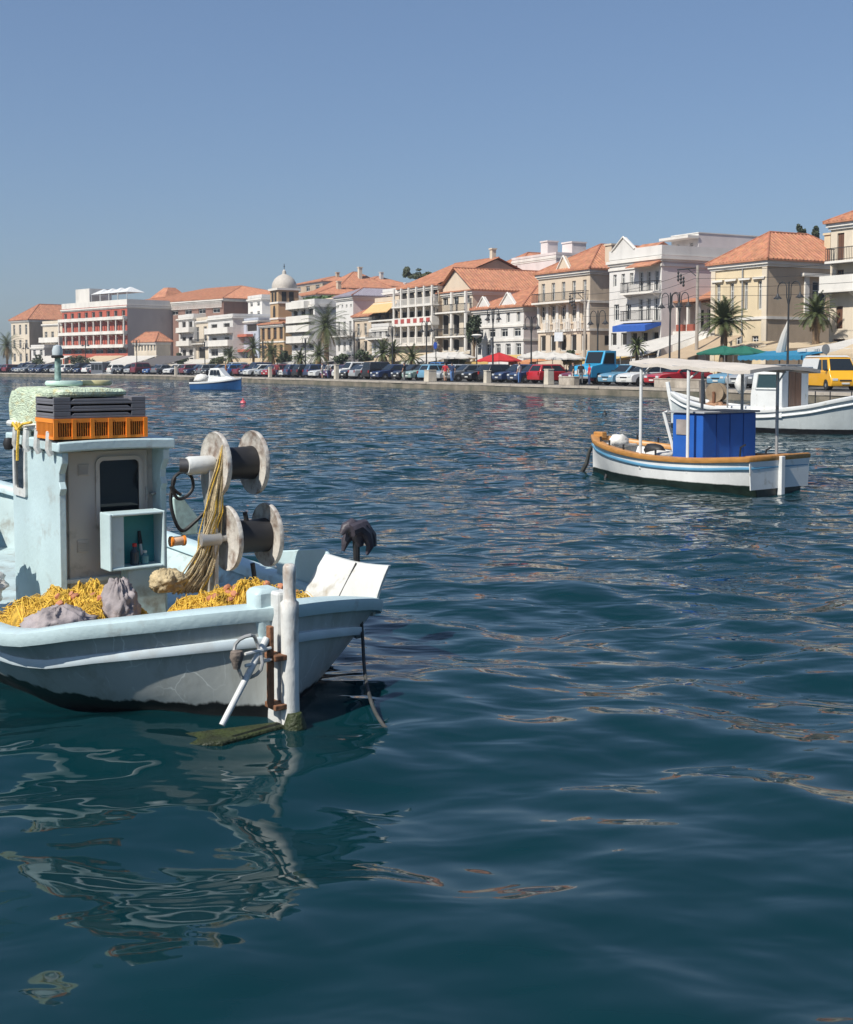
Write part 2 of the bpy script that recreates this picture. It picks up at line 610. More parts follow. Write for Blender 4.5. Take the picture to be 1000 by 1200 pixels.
rope_b = M('beige_rope', (0.46, 0.37, 0.22), 0.9, var=0.35, scale=14, bump=0.6, bscale=90)
rope_d = M('dark_rope', (0.05, 0.052, 0.05), 0.85, var=0.4, scale=12, bump=0.5, bscale=90)
orange_pl = M('orange_plastic', (0.80, 0.25, 0.025), 0.45, var=0.15, scale=5)
grey_pl = M('grey_plastic', (0.15, 0.148, 0.165), 0.5, var=0.18, scale=5, dirt=(0.2, 0.2, 0.2), dscale=7, damount=0.1)
algae = M('algae', (0.032, 0.046, 0.010), 0.6, var=0.6, scale=9, bump=0.8, bscale=40, dirt=(0.015, 0.02, 0.01), dscale=5, damount=0.5)

NTAB = [(0.0, 0.035, 0.70, 0.02, -0.30), (0.1, 0.33, 0.69, 0.09, -0.32), (0.3, 0.72, 0.655, 0.30, -0.34), (0.6, 1.08, 0.60, 0.57, -0.36),
        (0.92, 1.30, 0.53, 0.80, -0.38), (1.4, 1.39, 0.50, 1.0, -0.40), (2.5, 1.43, 0.50, 1.15, -0.42), (4.0, 1.36, 0.58, 1.02, -0.42),
        (5.5, 1.0, 0.76, 0.62, -0.38), (6.6, 0.48, 0.96, 0.22, -0.30), (7.2, 0.06, 1.10, 0.02, -0.15)]
boat = thing('fishing_boat', 'pale blue wooden fishing boat with small wheelhouse, net reels and heaped yellow nets', 'fishing boat', frame=NF)
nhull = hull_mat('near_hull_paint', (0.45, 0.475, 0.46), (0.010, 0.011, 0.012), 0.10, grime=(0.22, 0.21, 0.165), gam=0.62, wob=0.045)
build_hull(NTAB, boat, nhull, 0.26, pale, M('rail_paint', (0.50, 0.58, 0.62), 0.4, var=0.12, scale=4, dirt=(0.4, 0.38, 0.34), damount=0.2), pale_in,
           cap_w=0.15, cap_t=0.06, rail_drop=0.19, drop_r=lambda u: 0.10 * max(0, min(1, u / 0.9)))

# stern post with its block, rudder with tall head and weedy blade
mb = MB()
mb.loft([[(-0.075, -0.045, z), (0.06, -0.05, z), (0.06, 0.06, z), (-0.075, 0.05, z)] for z in (-0.4, 0.1, 0.5, 0.82)], 0)
mb.build('stern_post', white_p, boat, bevel=0.018)
mb = MB()
mb.loft([[(0.0, -0.02, z), (0.16, -0.02, z), (0.16, w, z), (0.0, w, z)] for z, w in ((0.45, 0.10), (0.66, 0.15), (0.80, 0.155), (0.835, 0.13))], 0)
mb.build('stern_block', pale, boat, smooth=True, bevel=0.03)
mb = MB()
def ovl(z, a, b, cx=-0.135, cy=0.0, n=12):
    return [(cx + a * math.cos(2 * math.pi * k / n), cy + b * math.sin(2 * math.pi * k / n), z) for k in range(n)]
mb.loft([ovl(-0.5, .05, .055), ovl(0.0, .055, .06), ovl(0.3, .052, .054), ovl(0.70, .052, .056), ovl(0.765, .052, .058), ovl(0.78, .043, .040),
         ovl(0.84, .040, .037), ovl(0.95, .042, .040), ovl(0.985, .040, .038), ovl(1.0, .026, .028)], 0)
rud = mb.build('rudder', M('rudder_paint', (0.66, 0.66, 0.63), 0.5, var=0.15, scale=3, dirt=(0.22, 0.13, 0.07), dscale=4.5, damount=0.26, stretch=(1, 1, 0.5), bump=0.3), boat, smooth=True, ang=60)
mb = MB()
mb.loft([[(-0.17, 0.05, z), (-0.07, 0.05, z), (0.10, 0.74, z - 0.01), (-0.06, 0.92, z - 0.02), (-0.24, 0.5, z)] for z in (-0.5, 0.03)], 0)
mb.build('rudder_blade', algae, rud, bevel=0.015)
mb = MB()
mb.tube([(-0.19, 0.0, z) for z in (-0.2, -0.02, 0.03, 0.10)], [0.06, 0.075, 0.07, 0.045], 9)
mb.build('weed', algae, rud, smooth=True)
# rusty gudgeon strap, ring of steel tube and slanting strut on the stern
mb = MB()
mb.box((-0.10, 0.115, 0.38), (0.05, 0.03, 0.50))
mb.box((-0.10, 0.07, 0.44), (0.14, 0.10, 0.035))
mb.box((-0.10, 0.07, 0.14), (0.14, 0.10, 0.035))
mb.build('gudgeon_strap', rust, boat, bevel=0.006)
mb = MB()
a0, a1 = nb(313, 748, u=-0.10), nb(260, 850, u=-0.20)
mb.cyl(a0, a1, 0.022, 0.018, 10)
mb.build('strut', white_p, boat, smooth=True)
mb = MB()
c = nb(291, 770, u=-0.14)
mb.tube([(c.x + 0.03 * math.sin(t * 3), c.y + 0.085 * math.cos(t), c.z + 0.135 * math.sin(t)) for t in [i * 2 * math.pi / 20 for i in range(21)]], 0.011, 7)
mb.build('steel_ring', galv, boat, smooth=True)
mb = MB()
for dz in (0.02, -0.05):
    mb.tube([(c.x, c.y + 0.02, c.z + dz), (c.x + 0.02, c.y - 0.16, c.z + dz + 0.01)], 0.011, 7)
mb.build('ring_bracket', white_p, boat, smooth=True)
mb = MB()
mb.lathe([(0.0, -0.06), (0.02, -0.055), (0.03, -0.02), (0.042, 0.015), (0.036, 0.05), (0.0, 0.06)], 10, 0, (c.x - 0.02, c.y + 0.085, c.z + 0.0))
mb.build('coiled_line', M('brown_grey_line', (0.16, 0.13, 0.11), 0.9, var=0.5, scale=20, bump=0.8), boat, smooth=True)

# wheelhouse
CU0, CU1, CL, CR, CT = 2.2, 3.36, 0.60, -0.235, 1.60
mb = MB()
def side_wall(mb, v0, v1):
    prof = [(CU1, 0.2), (CU1 + 0.03, CT)]
    prof += [(CU0 + 0.02, CT), (CU0 - 0.02, CT - 0.05), (CU0 - 0.015, CT - 0.12), (CU0 + 0.05, CT - 0.20), (CU0 + 0.055, CT - 0.26), (CU0 + 0.02, CT - 0.31), (CU0 + 0.05, CT - 0.36), (CU0 + 0.05, 0.2)]
    mb.prism([(a, b) for a, b in prof], 'Y', v0, v1)
side_wall(mb, CL - 0.05, CL)
lw = mb.build('side_wall', pale, boat, bevel=0.006)
mb = MB(); side_wall(mb, CR, CR + 0.05)
mb.build('side_wall', pale, boat, bevel=0.006)
mb = MB(); mb.bb(CU1 - 0.03, CU1 - 0.001, CR + 0.052, CL - 0.052, 0.2, CT - 0.002)
mb.build('front_wall', pale, boat)
mb = MB()
rr = []
for i in range(13):
    t = i / 12
    v = lerp(CR - 0.035, CL + 0.035, t)
    h = CT + 0.035 + 0.012 * (1 - (2 * t - 1) ** 2)
    rr.append([(CU0 - 0.05, v, h - 0.075), (CU0 - 0.05, v, h), (CU1 + 0.08, v, h + 0.02), (CU1 + 0.08, v, h - 0.06)])
mb.loft(rr, 0)
mb.build('roof', pale, boat, smooth=True, bevel=0.012)
mb = MB(); mb.bb(CU0 + 0.20, CU0 + 0.24, CR + 0.051, CL - 0.051, 0.2, CT - 0.004)
mb.build('rear_wall', beige_p, boat)
# the door: leaf with rounded window, grilles, handle, sill
du = CU0 + 0.20
door = MB()
dl, drr = CL - 0.11, CR + 0.10
door.bb(du - 0.025, du - 0.001, drr, dl, 0.42, CT - 0.05)
door = door.build('door', beige_p, boat, bevel=0.008)
def rrect(cy, cz, w, h, r, n=5):
    out = []
    for (sx, sz, a0) in ((1, 1, 0), (-1, 1, 90), (-1, -1, 180), (1, -1, 270)):
        for k in range(n + 1):
            a = R(a0 + 90 * k / n)
            out.append((cy + sx * (w / 2 - r) + r * math.cos(a), cz + sz * (h / 2 - r) + r * math.sin(a)))
    return out
w0, w1 = nb(116, 540, u=du - 0.03), nb(163, 612, u=du - 0.03)
wc = ((w0.y + w1.y) / 2, (w0.z + w1.z) / 2, abs(w0.y - w1.y), abs(w0.z - w1.z))
mb = MB()
o1, i1 = rrect(wc[0], wc[1], wc[2] + 0.06, wc[3] + 0.06, 0.06), rrect(wc[0], wc[1], wc[2], wc[3], 0.035)
mb.loft([[(du - 0.026, *p) for p in o1], [(du - 0.042, *p) for p in o1], [(du - 0.042, *p) for p in i1], [(du - 0.026, *p) for p in i1]], 0, False)
mb.build('window_frame', beige_p, door, smooth=True, ang=50)
mb = MB()
mb.loft([[(du - 0.027, *p) for p in i1], [(du - 0.031, *p) for p in i1]], 0)
mb.build('window_pane', dark_glass, door)
for (px, py, w, h) in ((98, 551, 0.085, 0.085), (97, 640, 0.085, 0.095)):
    g = nb(px, py, u=du - 0.03)
    mb = MB()
    mb.bb(du - 0.034, du - 0.025, g.y - w / 2, g.y + w / 2, g.z - h / 2, g.z + h / 2)
    gr = mb.build('vent_grille', beige_p, door, bevel=0.004)
    mb = MB()
    for k in range(6):
        mb.bb(du - 0.041, du - 0.033, g.y - w / 2 + 0.008, g.y + w / 2 - 0.008, g.z - h / 2 + 0.008 + k * (h - 0.02) / 6, g.z - h / 2 + 0.013 + k * (h - 0.02) / 6)
    mb.build('louvre', beige_p, gr)
g = nb(178, 578, u=du - 0.04)
mb = MB()
mb.cyl((du - 0.02, g.y, g.z), (du - 0.06, g.y, g.z), 0.012, n=8)
mb.cyl((du - 0.058, g.y + 0.015, g.z), (du - 0.058, g.y - 0.05, g.z), 0.009, n=8)
mb.bb(du - 0.034, du - 0.024, g.y + 0.03, g.y + 0.045, g.z - 0.05, g.z + 0.05)
mb.build('door_handle', galv, door, smooth=True)
mb = MB(); mb.bb(CU0 + 0.12, CU0 + 0.205, CR + 0.06, CL - 0.06, 0.57, 0.60)
mb.build('door_sill', white_p, boat, bevel=0.006)
# side window with white frame
wl = [nb(17, 512, v=CL), nb(33, 583, v=CL)]
wu0, wu1, wz0, wz1 = wl[1].x, wl[0].x, wl[1].z, wl[0].z
mb = MB()
o1, i1 = rrect((wu0 + wu1) / 2, (wz0 + wz1) / 2, wu1 - wu0, wz1 - wz0, 0.03), rrect((wu0 + wu1) / 2, (wz0 + wz1) / 2 + 0.01, wu1 - wu0 - 0.09, wz1 - wz0 - 0.10, 0.03)
mb.loft([[(p[0], CL - 0.001, p[1]) for p in o1], [(p[0], CL + 0.02, p[1]) for p in o1], [(p[0], CL + 0.02, p[1]) for p in i1], [(p[0], CL - 0.001, p[1]) for p in i1]], 0, False)
wf = mb.build('side_window', white_p, boat, smooth=True, ang=50)
mb = MB(); mb.loft([[(p[0], CL + 0.001, p[1]) for p in i1], [(p[0], CL + 0.006, p[1]) for p in i1]], 0)
mb.build('window_pane', dark_glass, wf)
# padded white tubes along the roof edge
for k in range(4):
    u = CU0 + 0.12 + k * 0.27
    mb = MB()
    mb.tube([(u - 0.02, CL - 0.10, CT + 0.05), (u - 0.02, CL + 0.005, CT + 0.13), (u, CL + 0.035, CT + 0.10), (u, CL + 0.045, CT - 0.02), (u, CL + 0.025, CT - 0.06)], 0.032, 8)
    mb.build('roof_edge_pad', white_p, boat, smooth=True)
mb = MB(); mb.tube([(CU0 + 0.05, CL + 0.01, CT + 0.12), (CU1 + 0.05, CL + 0.01, CT + 0.13)], 0.026, 8)
mb.build('roof_rail', white_p, boat, smooth=True)
# cable winch frame with two net reels on the starboard side
def reel(name, lab_px, rad, u):
    (xl, yl), (xr, yr) = lab_px
    a, b = nb(xl, yl, u=u), nb(xr, yr, u=u)
    root = bpy.data.objects.new(name, None)
    COL.objects.link(root)
    root.parent = boat
    c = (a + b) / 2
    root.location = c
    hw = abs(a.y - b.y) / 2
    fl = M('worn_flange_paint', (0.55, 0.52, 0.47), 0.6, var=0.2, scale=6, dirt=(0.16, 0.10, 0.07), dscale=9, damount=0.42, bump=0.4)
    for s in (-1, 1):
        mb = MB()
        mb.lathe([(0.03, s * hw - 0.012), (rad * 0.94, s * hw - 0.012), (rad, s * hw - 0.018), (rad * 1.02, s * hw), (rad, s * hw + 0.018), (rad * 0.94, s * hw + 0.010), (0.03, s * hw + 0.008)], 40, 0, (0, 0, 0), 'Y')
        mb.build('flange', fl, root, smooth=True, ang=45)
    mb = MB()
    hr = rad * 0.53
    prof = [(0.02, -hw + 0.01)]
    for i in range(13):
        t = i / 12
        prof.append((hr * (1 - 0.05 * math.sin(math.pi * t)) + 0.002 * (i % 2), lerp(-hw + 0.012, hw - 0.014, t)))
    prof.append((0.02, hw - 0.012))
    mb.lathe(prof, 28, 0, (0, 0, 0), 'Y')
    mb.build('rubber_drum', rubber, root, smooth=True, ang=60)
    mb = MB(); mb.lathe([(0.028, -hw - 0.05), (0.028, hw + 0.06), (0.02, hw + 0.065)], 10, 0, (0, 0, 0), 'Y')
    mb.build('axle', galv, root, smooth=True)
    return c, hw
rc1, rh1 = reel('net_reel', ((253, 545), (297, 541)), 0.245, 1.92)
rc2, rh2 = reel('net_reel', ((266, 630), (313, 627)), 0.245, 1.80)
mb = MB()
mb.lathe([(0.0, 0), (0.062, 0.0), (0.07, 0.02), (0.07, 0.2), (0.062, 0.22), (0.0, 0.22)], 16, 0, (rc1.x, rc1.y + rh1 + 0.02, rc1.z), 'Y')
mb.build('hydraulic_motor', white_p, boat, smooth=True)
mb = MB()
mb.cyl((rc1.x, rc1.y + rh1 + 0.22, rc1.z), (rc1.x + 0.03, CR + 0.02, rc1.z), 0.055, n=12)
mb.build('motor_mount', M('dark_steel', (0.07, 0.07, 0.075), 0.5, 0.4, var=0.3), boat, smooth=True)
mb = MB()
mb.prism([(rc1.x + 0.03, rc1.z + 0.05), (rc1.x - 0.06, rc1.z - 0.02), (rc2.x - 0.02, rc2.z + 0.06), (rc2.x - 0.02, 0.26), (rc2.x + 0.09, 0.26), (rc2.x + 0.12, rc2.z + 0.12), (rc1.x + 0.10, rc1.z - 0.1)], 'Y', rc1.y + rh1 + 0.05, rc1.y + rh1 + 0.085)
mb.build('winch_plate', galv, boat, bevel=0.006)
mb = MB()
mb.lathe([(0.0, 0), (0.05, 0.0), (0.05, 0.16), (0.0, 0.16)], 14, 0, (rc2.x, rc2.y + rh2 + 0.06, rc2.z), 'Y')
mb.build('lower_motor', galv, boat, smooth=True)
for k, (px, py, px2, py2, r) in enumerate(((245, 642, 244, 700, 0.032), (296, 660, 305, 720, 0.018), (287, 600, 290, 615, 0.018))):
    mb = MB()
    u = 1.9 if k == 0 else 1.8
    p = nb(px, py, u=u)
    q = nb(px2, py2, u=u)
    if k < 2:
        q = Vector((q.x, q.y, 0.25))
    mb.cyl(p, q, r, n=10)
    mb.build('winch_leg' if k < 2 else 'brake_lever', white_p if k == 0 else rubber, boat, smooth=True)
mb = MB()
pp = [nb(x, y, u=2.06) for x, y in ((205, 560), (200, 585), (205, 610), (214, 622), (228, 612), (240, 600))]
mb.tube(smooth_path(pp), 0.014, 7)
pp = [nb(x, y, u=2.0) for x, y in ((212, 580), (203, 572), (204, 560), (214, 553), (224, 558), (226, 572), (218, 582), (208, 584), (200, 570))]
mb.tube(smooth_path(pp), 0.013, 7)
mb.build('hydraulic_hose', rubber, boat, smooth=True)
mb = MB()
mb.prism([(lambda q: (q.y, q.z))(nb(x, y, u=2.12)) for x, y in ((203, 584), (212, 580), (234, 607), (232, 626), (214, 628), (206, 612))], 'X', 2.12, 2.16)
mb.build('guard_plate', M('pale_mesh_paint', (0.45, 0.62, 0.60), 0.5, var=0.2, scale=30), boat, bevel=0.01)
g = nb(208, 634, u=2.05)
mb = MB()
mb.lathe([(0.0, -0.065), (0.03, -0.06), (0.036, -0.05), (0.036, 0.05), (0.03, 0.06), (0.0, 0.065)], 12, 0, (g.x, g.y, g.z), 'Y')
fl = mb.build('valve_block', M('pale_orange_paint', (0.66, 0.42, 0.28), 0.5, var=0.2), boat, smooth=True)
mb = MB()
for s in (-1, 1):
    mb.lathe([(0.030, s * 0.05 - 0.011), (0.041, s * 0.05 - 0.009), (0.041, s * 0.05 + 0.009), (0.030, s * 0.05 + 0.011)], 12, 0, (g.x, g.y, g.z), 'Y')
mb.build('valve_ring', orange_pl, fl, smooth=True)

# curved white board standing over the starboard quarter
tl, tr, bl, br = (372, 650), (446, 664), (352, 708), (437, 722)
rows = []
for i in range(9):
    t = i / 8
    ring = []
    for (pa, pb) in ((tl, tr), (bl, br)):
        pass
    row = []
    for j in range(7):
        s = j / 6
        x = lerp(lerp(bl[0], br[0], t), lerp(tl[0], tr[0], t), s)
        y = lerp(lerp(bl[1], br[1], t), lerp(tl[1], tr[1], t), s)
        u = lerp(1.62, 0.78, t)
        p = nb(x, y, u=u)
        row.append(p + Vector((0, -0.07 * s * s, -0.02 * math.sin(math.pi * t))))
    rows.append(row)
mb = MB()
mb.loft([r_ + [q + Vector((0.01, -0.028, 0)) for q in r_[::-1]] for r_ in rows], 0)
pan = mb.build('stern_board', white_p, boat, smooth=True, ang=50)
mb = MB()
a, b = (rows[4][0] + rows[3][0]) / 2, (rows[4][6] + rows[4][6]) / 2
mb.tube([a + Vector((-0.01, 0.012, 0)), a.lerp(b, 0.55) + Vector((-0.01, 0.012, 0)), b + Vector((-0.01, 0.012, 0.0))], 0.006, 5)
mb.build('board_seam', rubber, pan)
# second little board further forward on the same side
mb = MB()
mb.prism([(1.70, 0.42), (2.6, 0.42), (2.6, 0.62), (1.8, 0.74), (1.66, 0.62)], 'Y', -1.40, -1.37)
mb.build('side_board', pale, boat, bevel=0.01)

# open locker box behind the door with its pedestal
BU = 2.02
b0, b1 = nb(128, 603, u=BU), nb(195, 664, u=BU)
mb = MB()
z0, z1, vL, vR = b1.z, b0.z, b0.y, b1.y
t = 0.022
mb.bb(BU, BU + 0.2, vL - t, vL, z0, z1)
mb.bb(BU, BU + 0.2, vR, vR + t, z0, z1)
mb.bb(BU + 0.001, BU + 0.199, vR + t, vL - t, z1 - t, z1 - 0.001)
mb.bb(BU + 0.001, BU + 0.199, vR + t, vL - t, z0 + 0.001, z0 + t)
lk = mb.build('locker', pale, boat, bevel=0.008)
mb = MB(); mb.bb(BU + 0.18, BU + 0.197, vR + t, vL - t, z0 + t, z1 - t)
mb.build('locker_back', teal_p, lk)
mb = MB(); mb.bb(BU + 0.02, BU + 0.175, vL - t - 0.095, vL - t - 0.001, z0 + t, z1 - t)
mb.build('locker_divider', pale, lk)
mb = MB()
pl, pr = nb(150, 680, u=BU + 0.04), nb(194, 680, u=BU + 0.04)
mb.bb(BU + 0.03, BU + 0.18, pr.y, pl.y, 0.26, z0 + 0.0005)
mb.build('locker_pedestal', pale_in, lk, bevel=0.008)
def bottle(name, label, x, y, h, r, mat, capm):
    p = nb(x, y, u=BU + 0.09)
    p.z = z0 + t
    mb = MB()
    mb.lathe([(r * 0.9, 0), (r, 0.008), (r, h * 0.62), (r * 0.45, h * 0.76), (r * 0.42, h * 0.86)], 12, 0)
    o = mb.build(name, mat, None, frame=NF @ Matrix.Translation(p), smooth=True)
    tag(o, label, 'bottle')
    mb = MB(); mb.lathe([(r * 0.5, h * 0.86), (r * 0.52, h), (r * 0.3, h * 1.02)], 10)
    mb.build('cap', capm, o, smooth=True)
bottle('bottle', 'dark bottle with red cap standing in the teal locker', 158, 660, 0.16, 0.033, M('black_bottle', (0.03, 0.05, 0.07), 0.3), M('red_cap', (0.5, 0.03, 0.04), 0.4))
bottle('bottle', 'squat clear bottle with pale cap in the teal locker', 170, 660, 0.10, 0.03, M('clear_bottle', (0.10, 0.24, 0.26), 0.2), white_p)
mb = MB()
p = nb(167, 655, u=BU + 0.12)
mb.tube([(p.x, p.y, z0 + t + 0.02), (p.x + 0.02, p.y, z0 + 0.12), (p.x + 0.035, p.y, z0 + 0.17)], 0.010, 8, 1)
mb.tube([(p.x + 0.035, p.y, z0 + 0.165), (p.x + 0.06, p.y, z0 + 0.26)], [0.017, 0.013], 8, 0)
tag(mb.build('brush', [rubber, white_p], None, frame=NF, at=(p.x, p.y, z0 + t), smooth=True), 'long brush with black handle leaning in the teal locker', 'brush')

# roof light mast
m0 = nb(68, 448, u=2.95)
mb = MB()
mb.cyl((m0.x, m0.y, CT + 0.03), (m0.x, m0.y, m0.z + 0.02), 0.018, n=8)
mb.cyl((m0.x, m0.y, m0.z + 0.02), (m0.x, m0.y, m0.z + 0.19), 0.026, 0.022, 10)
ms = mb.build('light_mast', M('mast_paint', (0.25, 0.36, 0.33), 0.5, var=0.6, scale=30), boat, smooth=True)
mb = MB(); mb.lathe([(0.0, 0.19), (0.045, 0.19), (0.05, 0.205), (0.035, 0.215), (0, 0.215)], 14, 0, m0)
mb.build('lamp_collar', rubber, ms, smooth=True)
mb = MB(); mb.lathe([(0.0, 0.213), (0.04, 0.213), (0.042, 0.25), (0.03, 0.285), (0, 0.295)], 14, 0, m0)
mb.build('lamp_dome', glass('lamp_glass', (0.45, 0.5, 0.52), 0.2), ms, smooth=True)

# crates on the wheelhouse roof
RZ = CT + 0.055
c0, c1 = nb(63, 515, u=CU0 - 0.02), nb(173, 512, u=CU0 - 0.02)
cl, cr = c0.y, c1.y
cw = cl - cr
cd, ch = 0.42, 0.15
mb = MB()
x0, x1 = CU0 - 0.02, CU0 - 0.02 + cd
wt = 0.02
for zz, hh in ((RZ, 0.02), (RZ + ch - 0.03, 0.03)):
    mb.bb(x0, x0 + wt, cr, cl, zz, zz + hh); mb.bb(x1 - wt, x1, cr, cl, zz, zz + hh)
    mb.bb(x0 + wt, x1 - wt, cr, cr + wt, zz, zz + hh); mb.bb(x0 + wt, x1 - wt, cl - wt, cl, zz, zz + hh)
mb.bb(x0 + wt, x1 - wt, cr + wt, cl - wt, RZ + 0.001, RZ + 0.015)
for k in range(6):
    v = lerp(cr + 0.015, cl - 0.015, k / 5)
    mb.bb(x0 - 0.006, x0 + wt - 0.003, v - 0.015, v + 0.015, RZ + 0.002, RZ + ch - 0.002)
for k in range(5):
    for j in range(1, 8):
        v = lerp(cr + 0.015, cl - 0.015, (k + j / 8) / 5)
        mb.bb(x0 + 0.005, x0 + wt - 0.005, v - 0.0035, v + 0.0035, RZ + 0.02, RZ + ch - 0.03)
for j in range(14):
    u = lerp(x0 + 0.02, x1 - 0.02, j / 13)
    mb.bb(u - 0.006, u + 0.006, cl - wt + 0.005, cl - 0.003, RZ + 0.02, RZ + ch - 0.03)
    mb.bb(u - 0.006, u + 0.006, cr + 0.003, cr + wt - 0.005, RZ + 0.02, RZ + ch - 0.03)
tag(mb.build('crate', orange_pl, None, frame=NF, at=((x0 + x1) / 2, (cl + cr) / 2, RZ)), 'orange slatted plastic crate on the pale blue wheelhouse roof', 'crate')
mb = MB(); mb.bb(x0 + 0.05, x1 - 0.03, cr + 0.03, cl - 0.03, RZ + 0.016, RZ + ch - 0.02)
tag(mb.build('folded_net', M('dark_net', (0.03, 0.025, 0.02), 0.95, var=0.6, scale=30, bump=1.0), None, frame=NF, at=((x0 + x1) / 2, (cl + cr) / 2, RZ)), 'dark folded netting inside the orange crate', 'net')
for k in range(3):
    zb = RZ + ch + k * 0.052
    mb = MB()
    a0, a1 = x0 + 0.005, x1
    l, r = cl - 0.005, cr + 0.01
    hh = 0.051
    mb.bb(a0, a1, r, l, zb, zb + 0.018)
    mb.bb(a0, a0 + 0.02, r, lerp(r, l, .16), zb + 0.018, zb + hh); mb.bb(a0, a0 + 0.02, lerp(r, l, .82), l, zb + 0.018, zb + hh)
    mb.prism([(lerp(r, l, .15), zb + 0.018), (lerp(r, l, .83), zb + 0.018), (lerp(r, l, .78), zb + 0.040), (lerp(r, l, .20), zb + 0.040)], 'X', a0 + 0.001, a0 + 0.012)
    mb.bb(a1 - 0.02, a1, r, l, zb + 0.018, zb + hh)
    mb.bb(a0 + 0.02, a1 - 0.02, l - 0.02, l, zb + 0.018, zb + hh - 0.012); mb.bb(a0 + 0.02, a1 - 0.02, r, r + 0.02, zb + 0.018, zb + hh)
    tag(mb.build('fish_tray', grey_pl, None, frame=NF, at=((a0 + a1) / 2, (l + r) / 2, zb), bevel=0.004),
        ('bottom dark grey fish tray resting on the orange crate', 'middle dark grey fish tray of the stack on the orange crate', 'top dark grey fish tray under the pale netting')[k], 'fish tray')
# pale striped net bale strapped down in front of the crates
def soft_block(x0, x1, y0, y1, z0, z1, nx, ny, nz, amp, seed):
    mb = MB()
    def P(a, b, c):
        # rounded box surface
        q = Vector((lerp(x0, x1, a), lerp(y0, y1, b), lerp(z0, z1, c)))
        n = noise.noise(Vector((q.x * 9 + seed, q.y * 9, q.z * 9)))
        d = Vector((a - .5, b - .5, c - .5)) * 2
        rd = max(abs(d.x), abs(d.y), abs(d.z))
        rnd = 1 - 0.035 * (abs(d.x * d.y) ** 3 + abs(d.y * d.z) ** 3 + abs(d.x * d.z) ** 3)
        cen = Vector(((x0 + x1) / 2, (y0 + y1) / 2, (z0 + z1) / 2))
        return cen + (q - cen) * rnd + d.normalized() * n * amp
    for (ax, s) in (('x', 0), ('x', 1), ('y', 0), ('y', 1), ('z', 0), ('z', 1)):
        na, nbb = {'x': (ny, nz), 'y': (nx, nz), 'z': (nx, ny)}[ax]
        g = []
        for i in range(na + 1):
            row = []
            for j in range(nbb + 1):
                a, b = i / na, j / nbb
                row.append(P(s, a, b) if ax == 'x' else P(a, s, b) if ax == 'y' else P(a, b, s))
            g.append(row)
        mb.loft(g, 0, False, closed=False)
    return mb
def bale_mat():
    m = M('pale_net_bale', (0.52, 0.62, 0.47), 0.85, var=0.3, scale=22, bump=1.0, bscale=60, stretch=(0.5, 1.5, 1.5), dirt=(0.55, 0.47, 0.22), dscale=12, damount=0.25)
    return m
bx0 = x0 + 0.12
mb = soft_block(bx0 + 0.30, CU1 + 0.1, cr + 0.05, CL + 0.01, RZ + 0.02, RZ + ch + 0.19, 18, 14, 8, 0.02, 3)
bale = tag(mb.build('net_bale', bale_mat(), None, frame=NF, at=((bx0 + CU1) / 2, (cr + CL) / 2, RZ), smooth=True), 'pale green net bale strapped on the roof behind the grey trays', 'net')
mb = soft_block(x0 + 0.02, CU1 + 0.05, cr + 0.14, CL - 0.02, RZ + ch + 0.152, RZ + ch + 0.215, 18, 12, 3, 0.012, 8)
tag(mb.build('net_cover', bale_mat(), None, frame=NF, at=(x0 + 0.5, (cr + CL) / 2, RZ + ch + 0.15), smooth=True), 'pale yellow green netting spread over the top grey tray', 'net')
for k in range(11):
    u = lerp(x0 + 0.44, CU1 + 0.06, k / 10)
    mb = MB()
    mb.tube([(u, CL + 0.0, CT + 0.07), (u + 0.01, CL + 0.030, RZ + 0.12), (u, CL + 0.028, RZ + ch + 0.14), (u - 0.01, CL - 0.02, RZ + ch + 0.225), (u + 0.02, cr + 0.25, RZ + ch + 0.24)], 0.007, 5)
    mb.build('strap', rope_y if k % 2 else M('mint_cord', (0.35, 0.6, 0.5), 0.8), bale, smooth=True)
mb = MB()
p = nb(22, 500, v=CL + 0.03)
mb.tube([p + Vector((0.05, 0, 0.03)), p + Vector((-0.02, 0.03, -0.02)), p + Vector((-0.08, 0.02, 0.03)), p + Vector((-0.1, 0.035, -0.06)), p + Vector((-0.07, 0.035, -0.17)), p + Vector((-0.06, 0.035, -0.26))], 0.011, 6)
mb.tube([p + Vector((0.1, 0.02, 0.0)), p + Vector((0.02, 0.04, 0.03)), p + Vector((-0.06, 0.03, -0.02)), p + Vector((-0.2, 0.03, 0.03)), p + Vector((-0.42, 0.03, 0.05))], 0.011, 6)
tag(mb.build('rope', rope_y, None, frame=NF, at=p, smooth=True), 'frayed yellow rope knotted to the white roof rail', 'rope')
g = nb(10, 520, v=CL + 0.08)
mb = MB(); mb.lathe([(0, -0.05), (0.03, -0.045), (0.045, 0), (0.03, 0.045), (0, 0.05)], 10, 0, g)
mb.build('side_lamp', rubber, boat, smooth=True)
# boards on top of the bale
for k, (px0, px1, py, colr, lab) in enumerate(((52, 98, 452, (0.50, 0.66, 0.60), 'pale mint plank lying across the net bale'), (88, 132, 450, (0.62, 0.55, 0.30), 'pale yellow paddle board lying on the net bale'))):
    a, b = nb(px0, py, u=3.0 + 0.1 * k), nb(px1, py, u=2.95 + 0.1 * k)
    zt = RZ + ch + 0.225
    mb = MB()
    cx, cyy, hl = (a.x + b.x) / 2, (a.y + b.y) / 2, abs(a.y - b.y) / 2
    mb.loft([[(cx + 0.10 * s * math.cos(t), cyy + hl * s * math.sin(t), zt + z) for t in [i * 2 * math.pi / 20 for i in range(20)]] for s, z in ((0.9, 0.0), (1.0, 0.012), (1.0, 0.03), (0.92, 0.042))], 0)
    tag(mb.build('board', M('board_paint_%d' % k, colr, 0.5, var=0.2, scale=6), None, frame=NF, at=(cx, cyy, zt), smooth=True), lab, 'board')

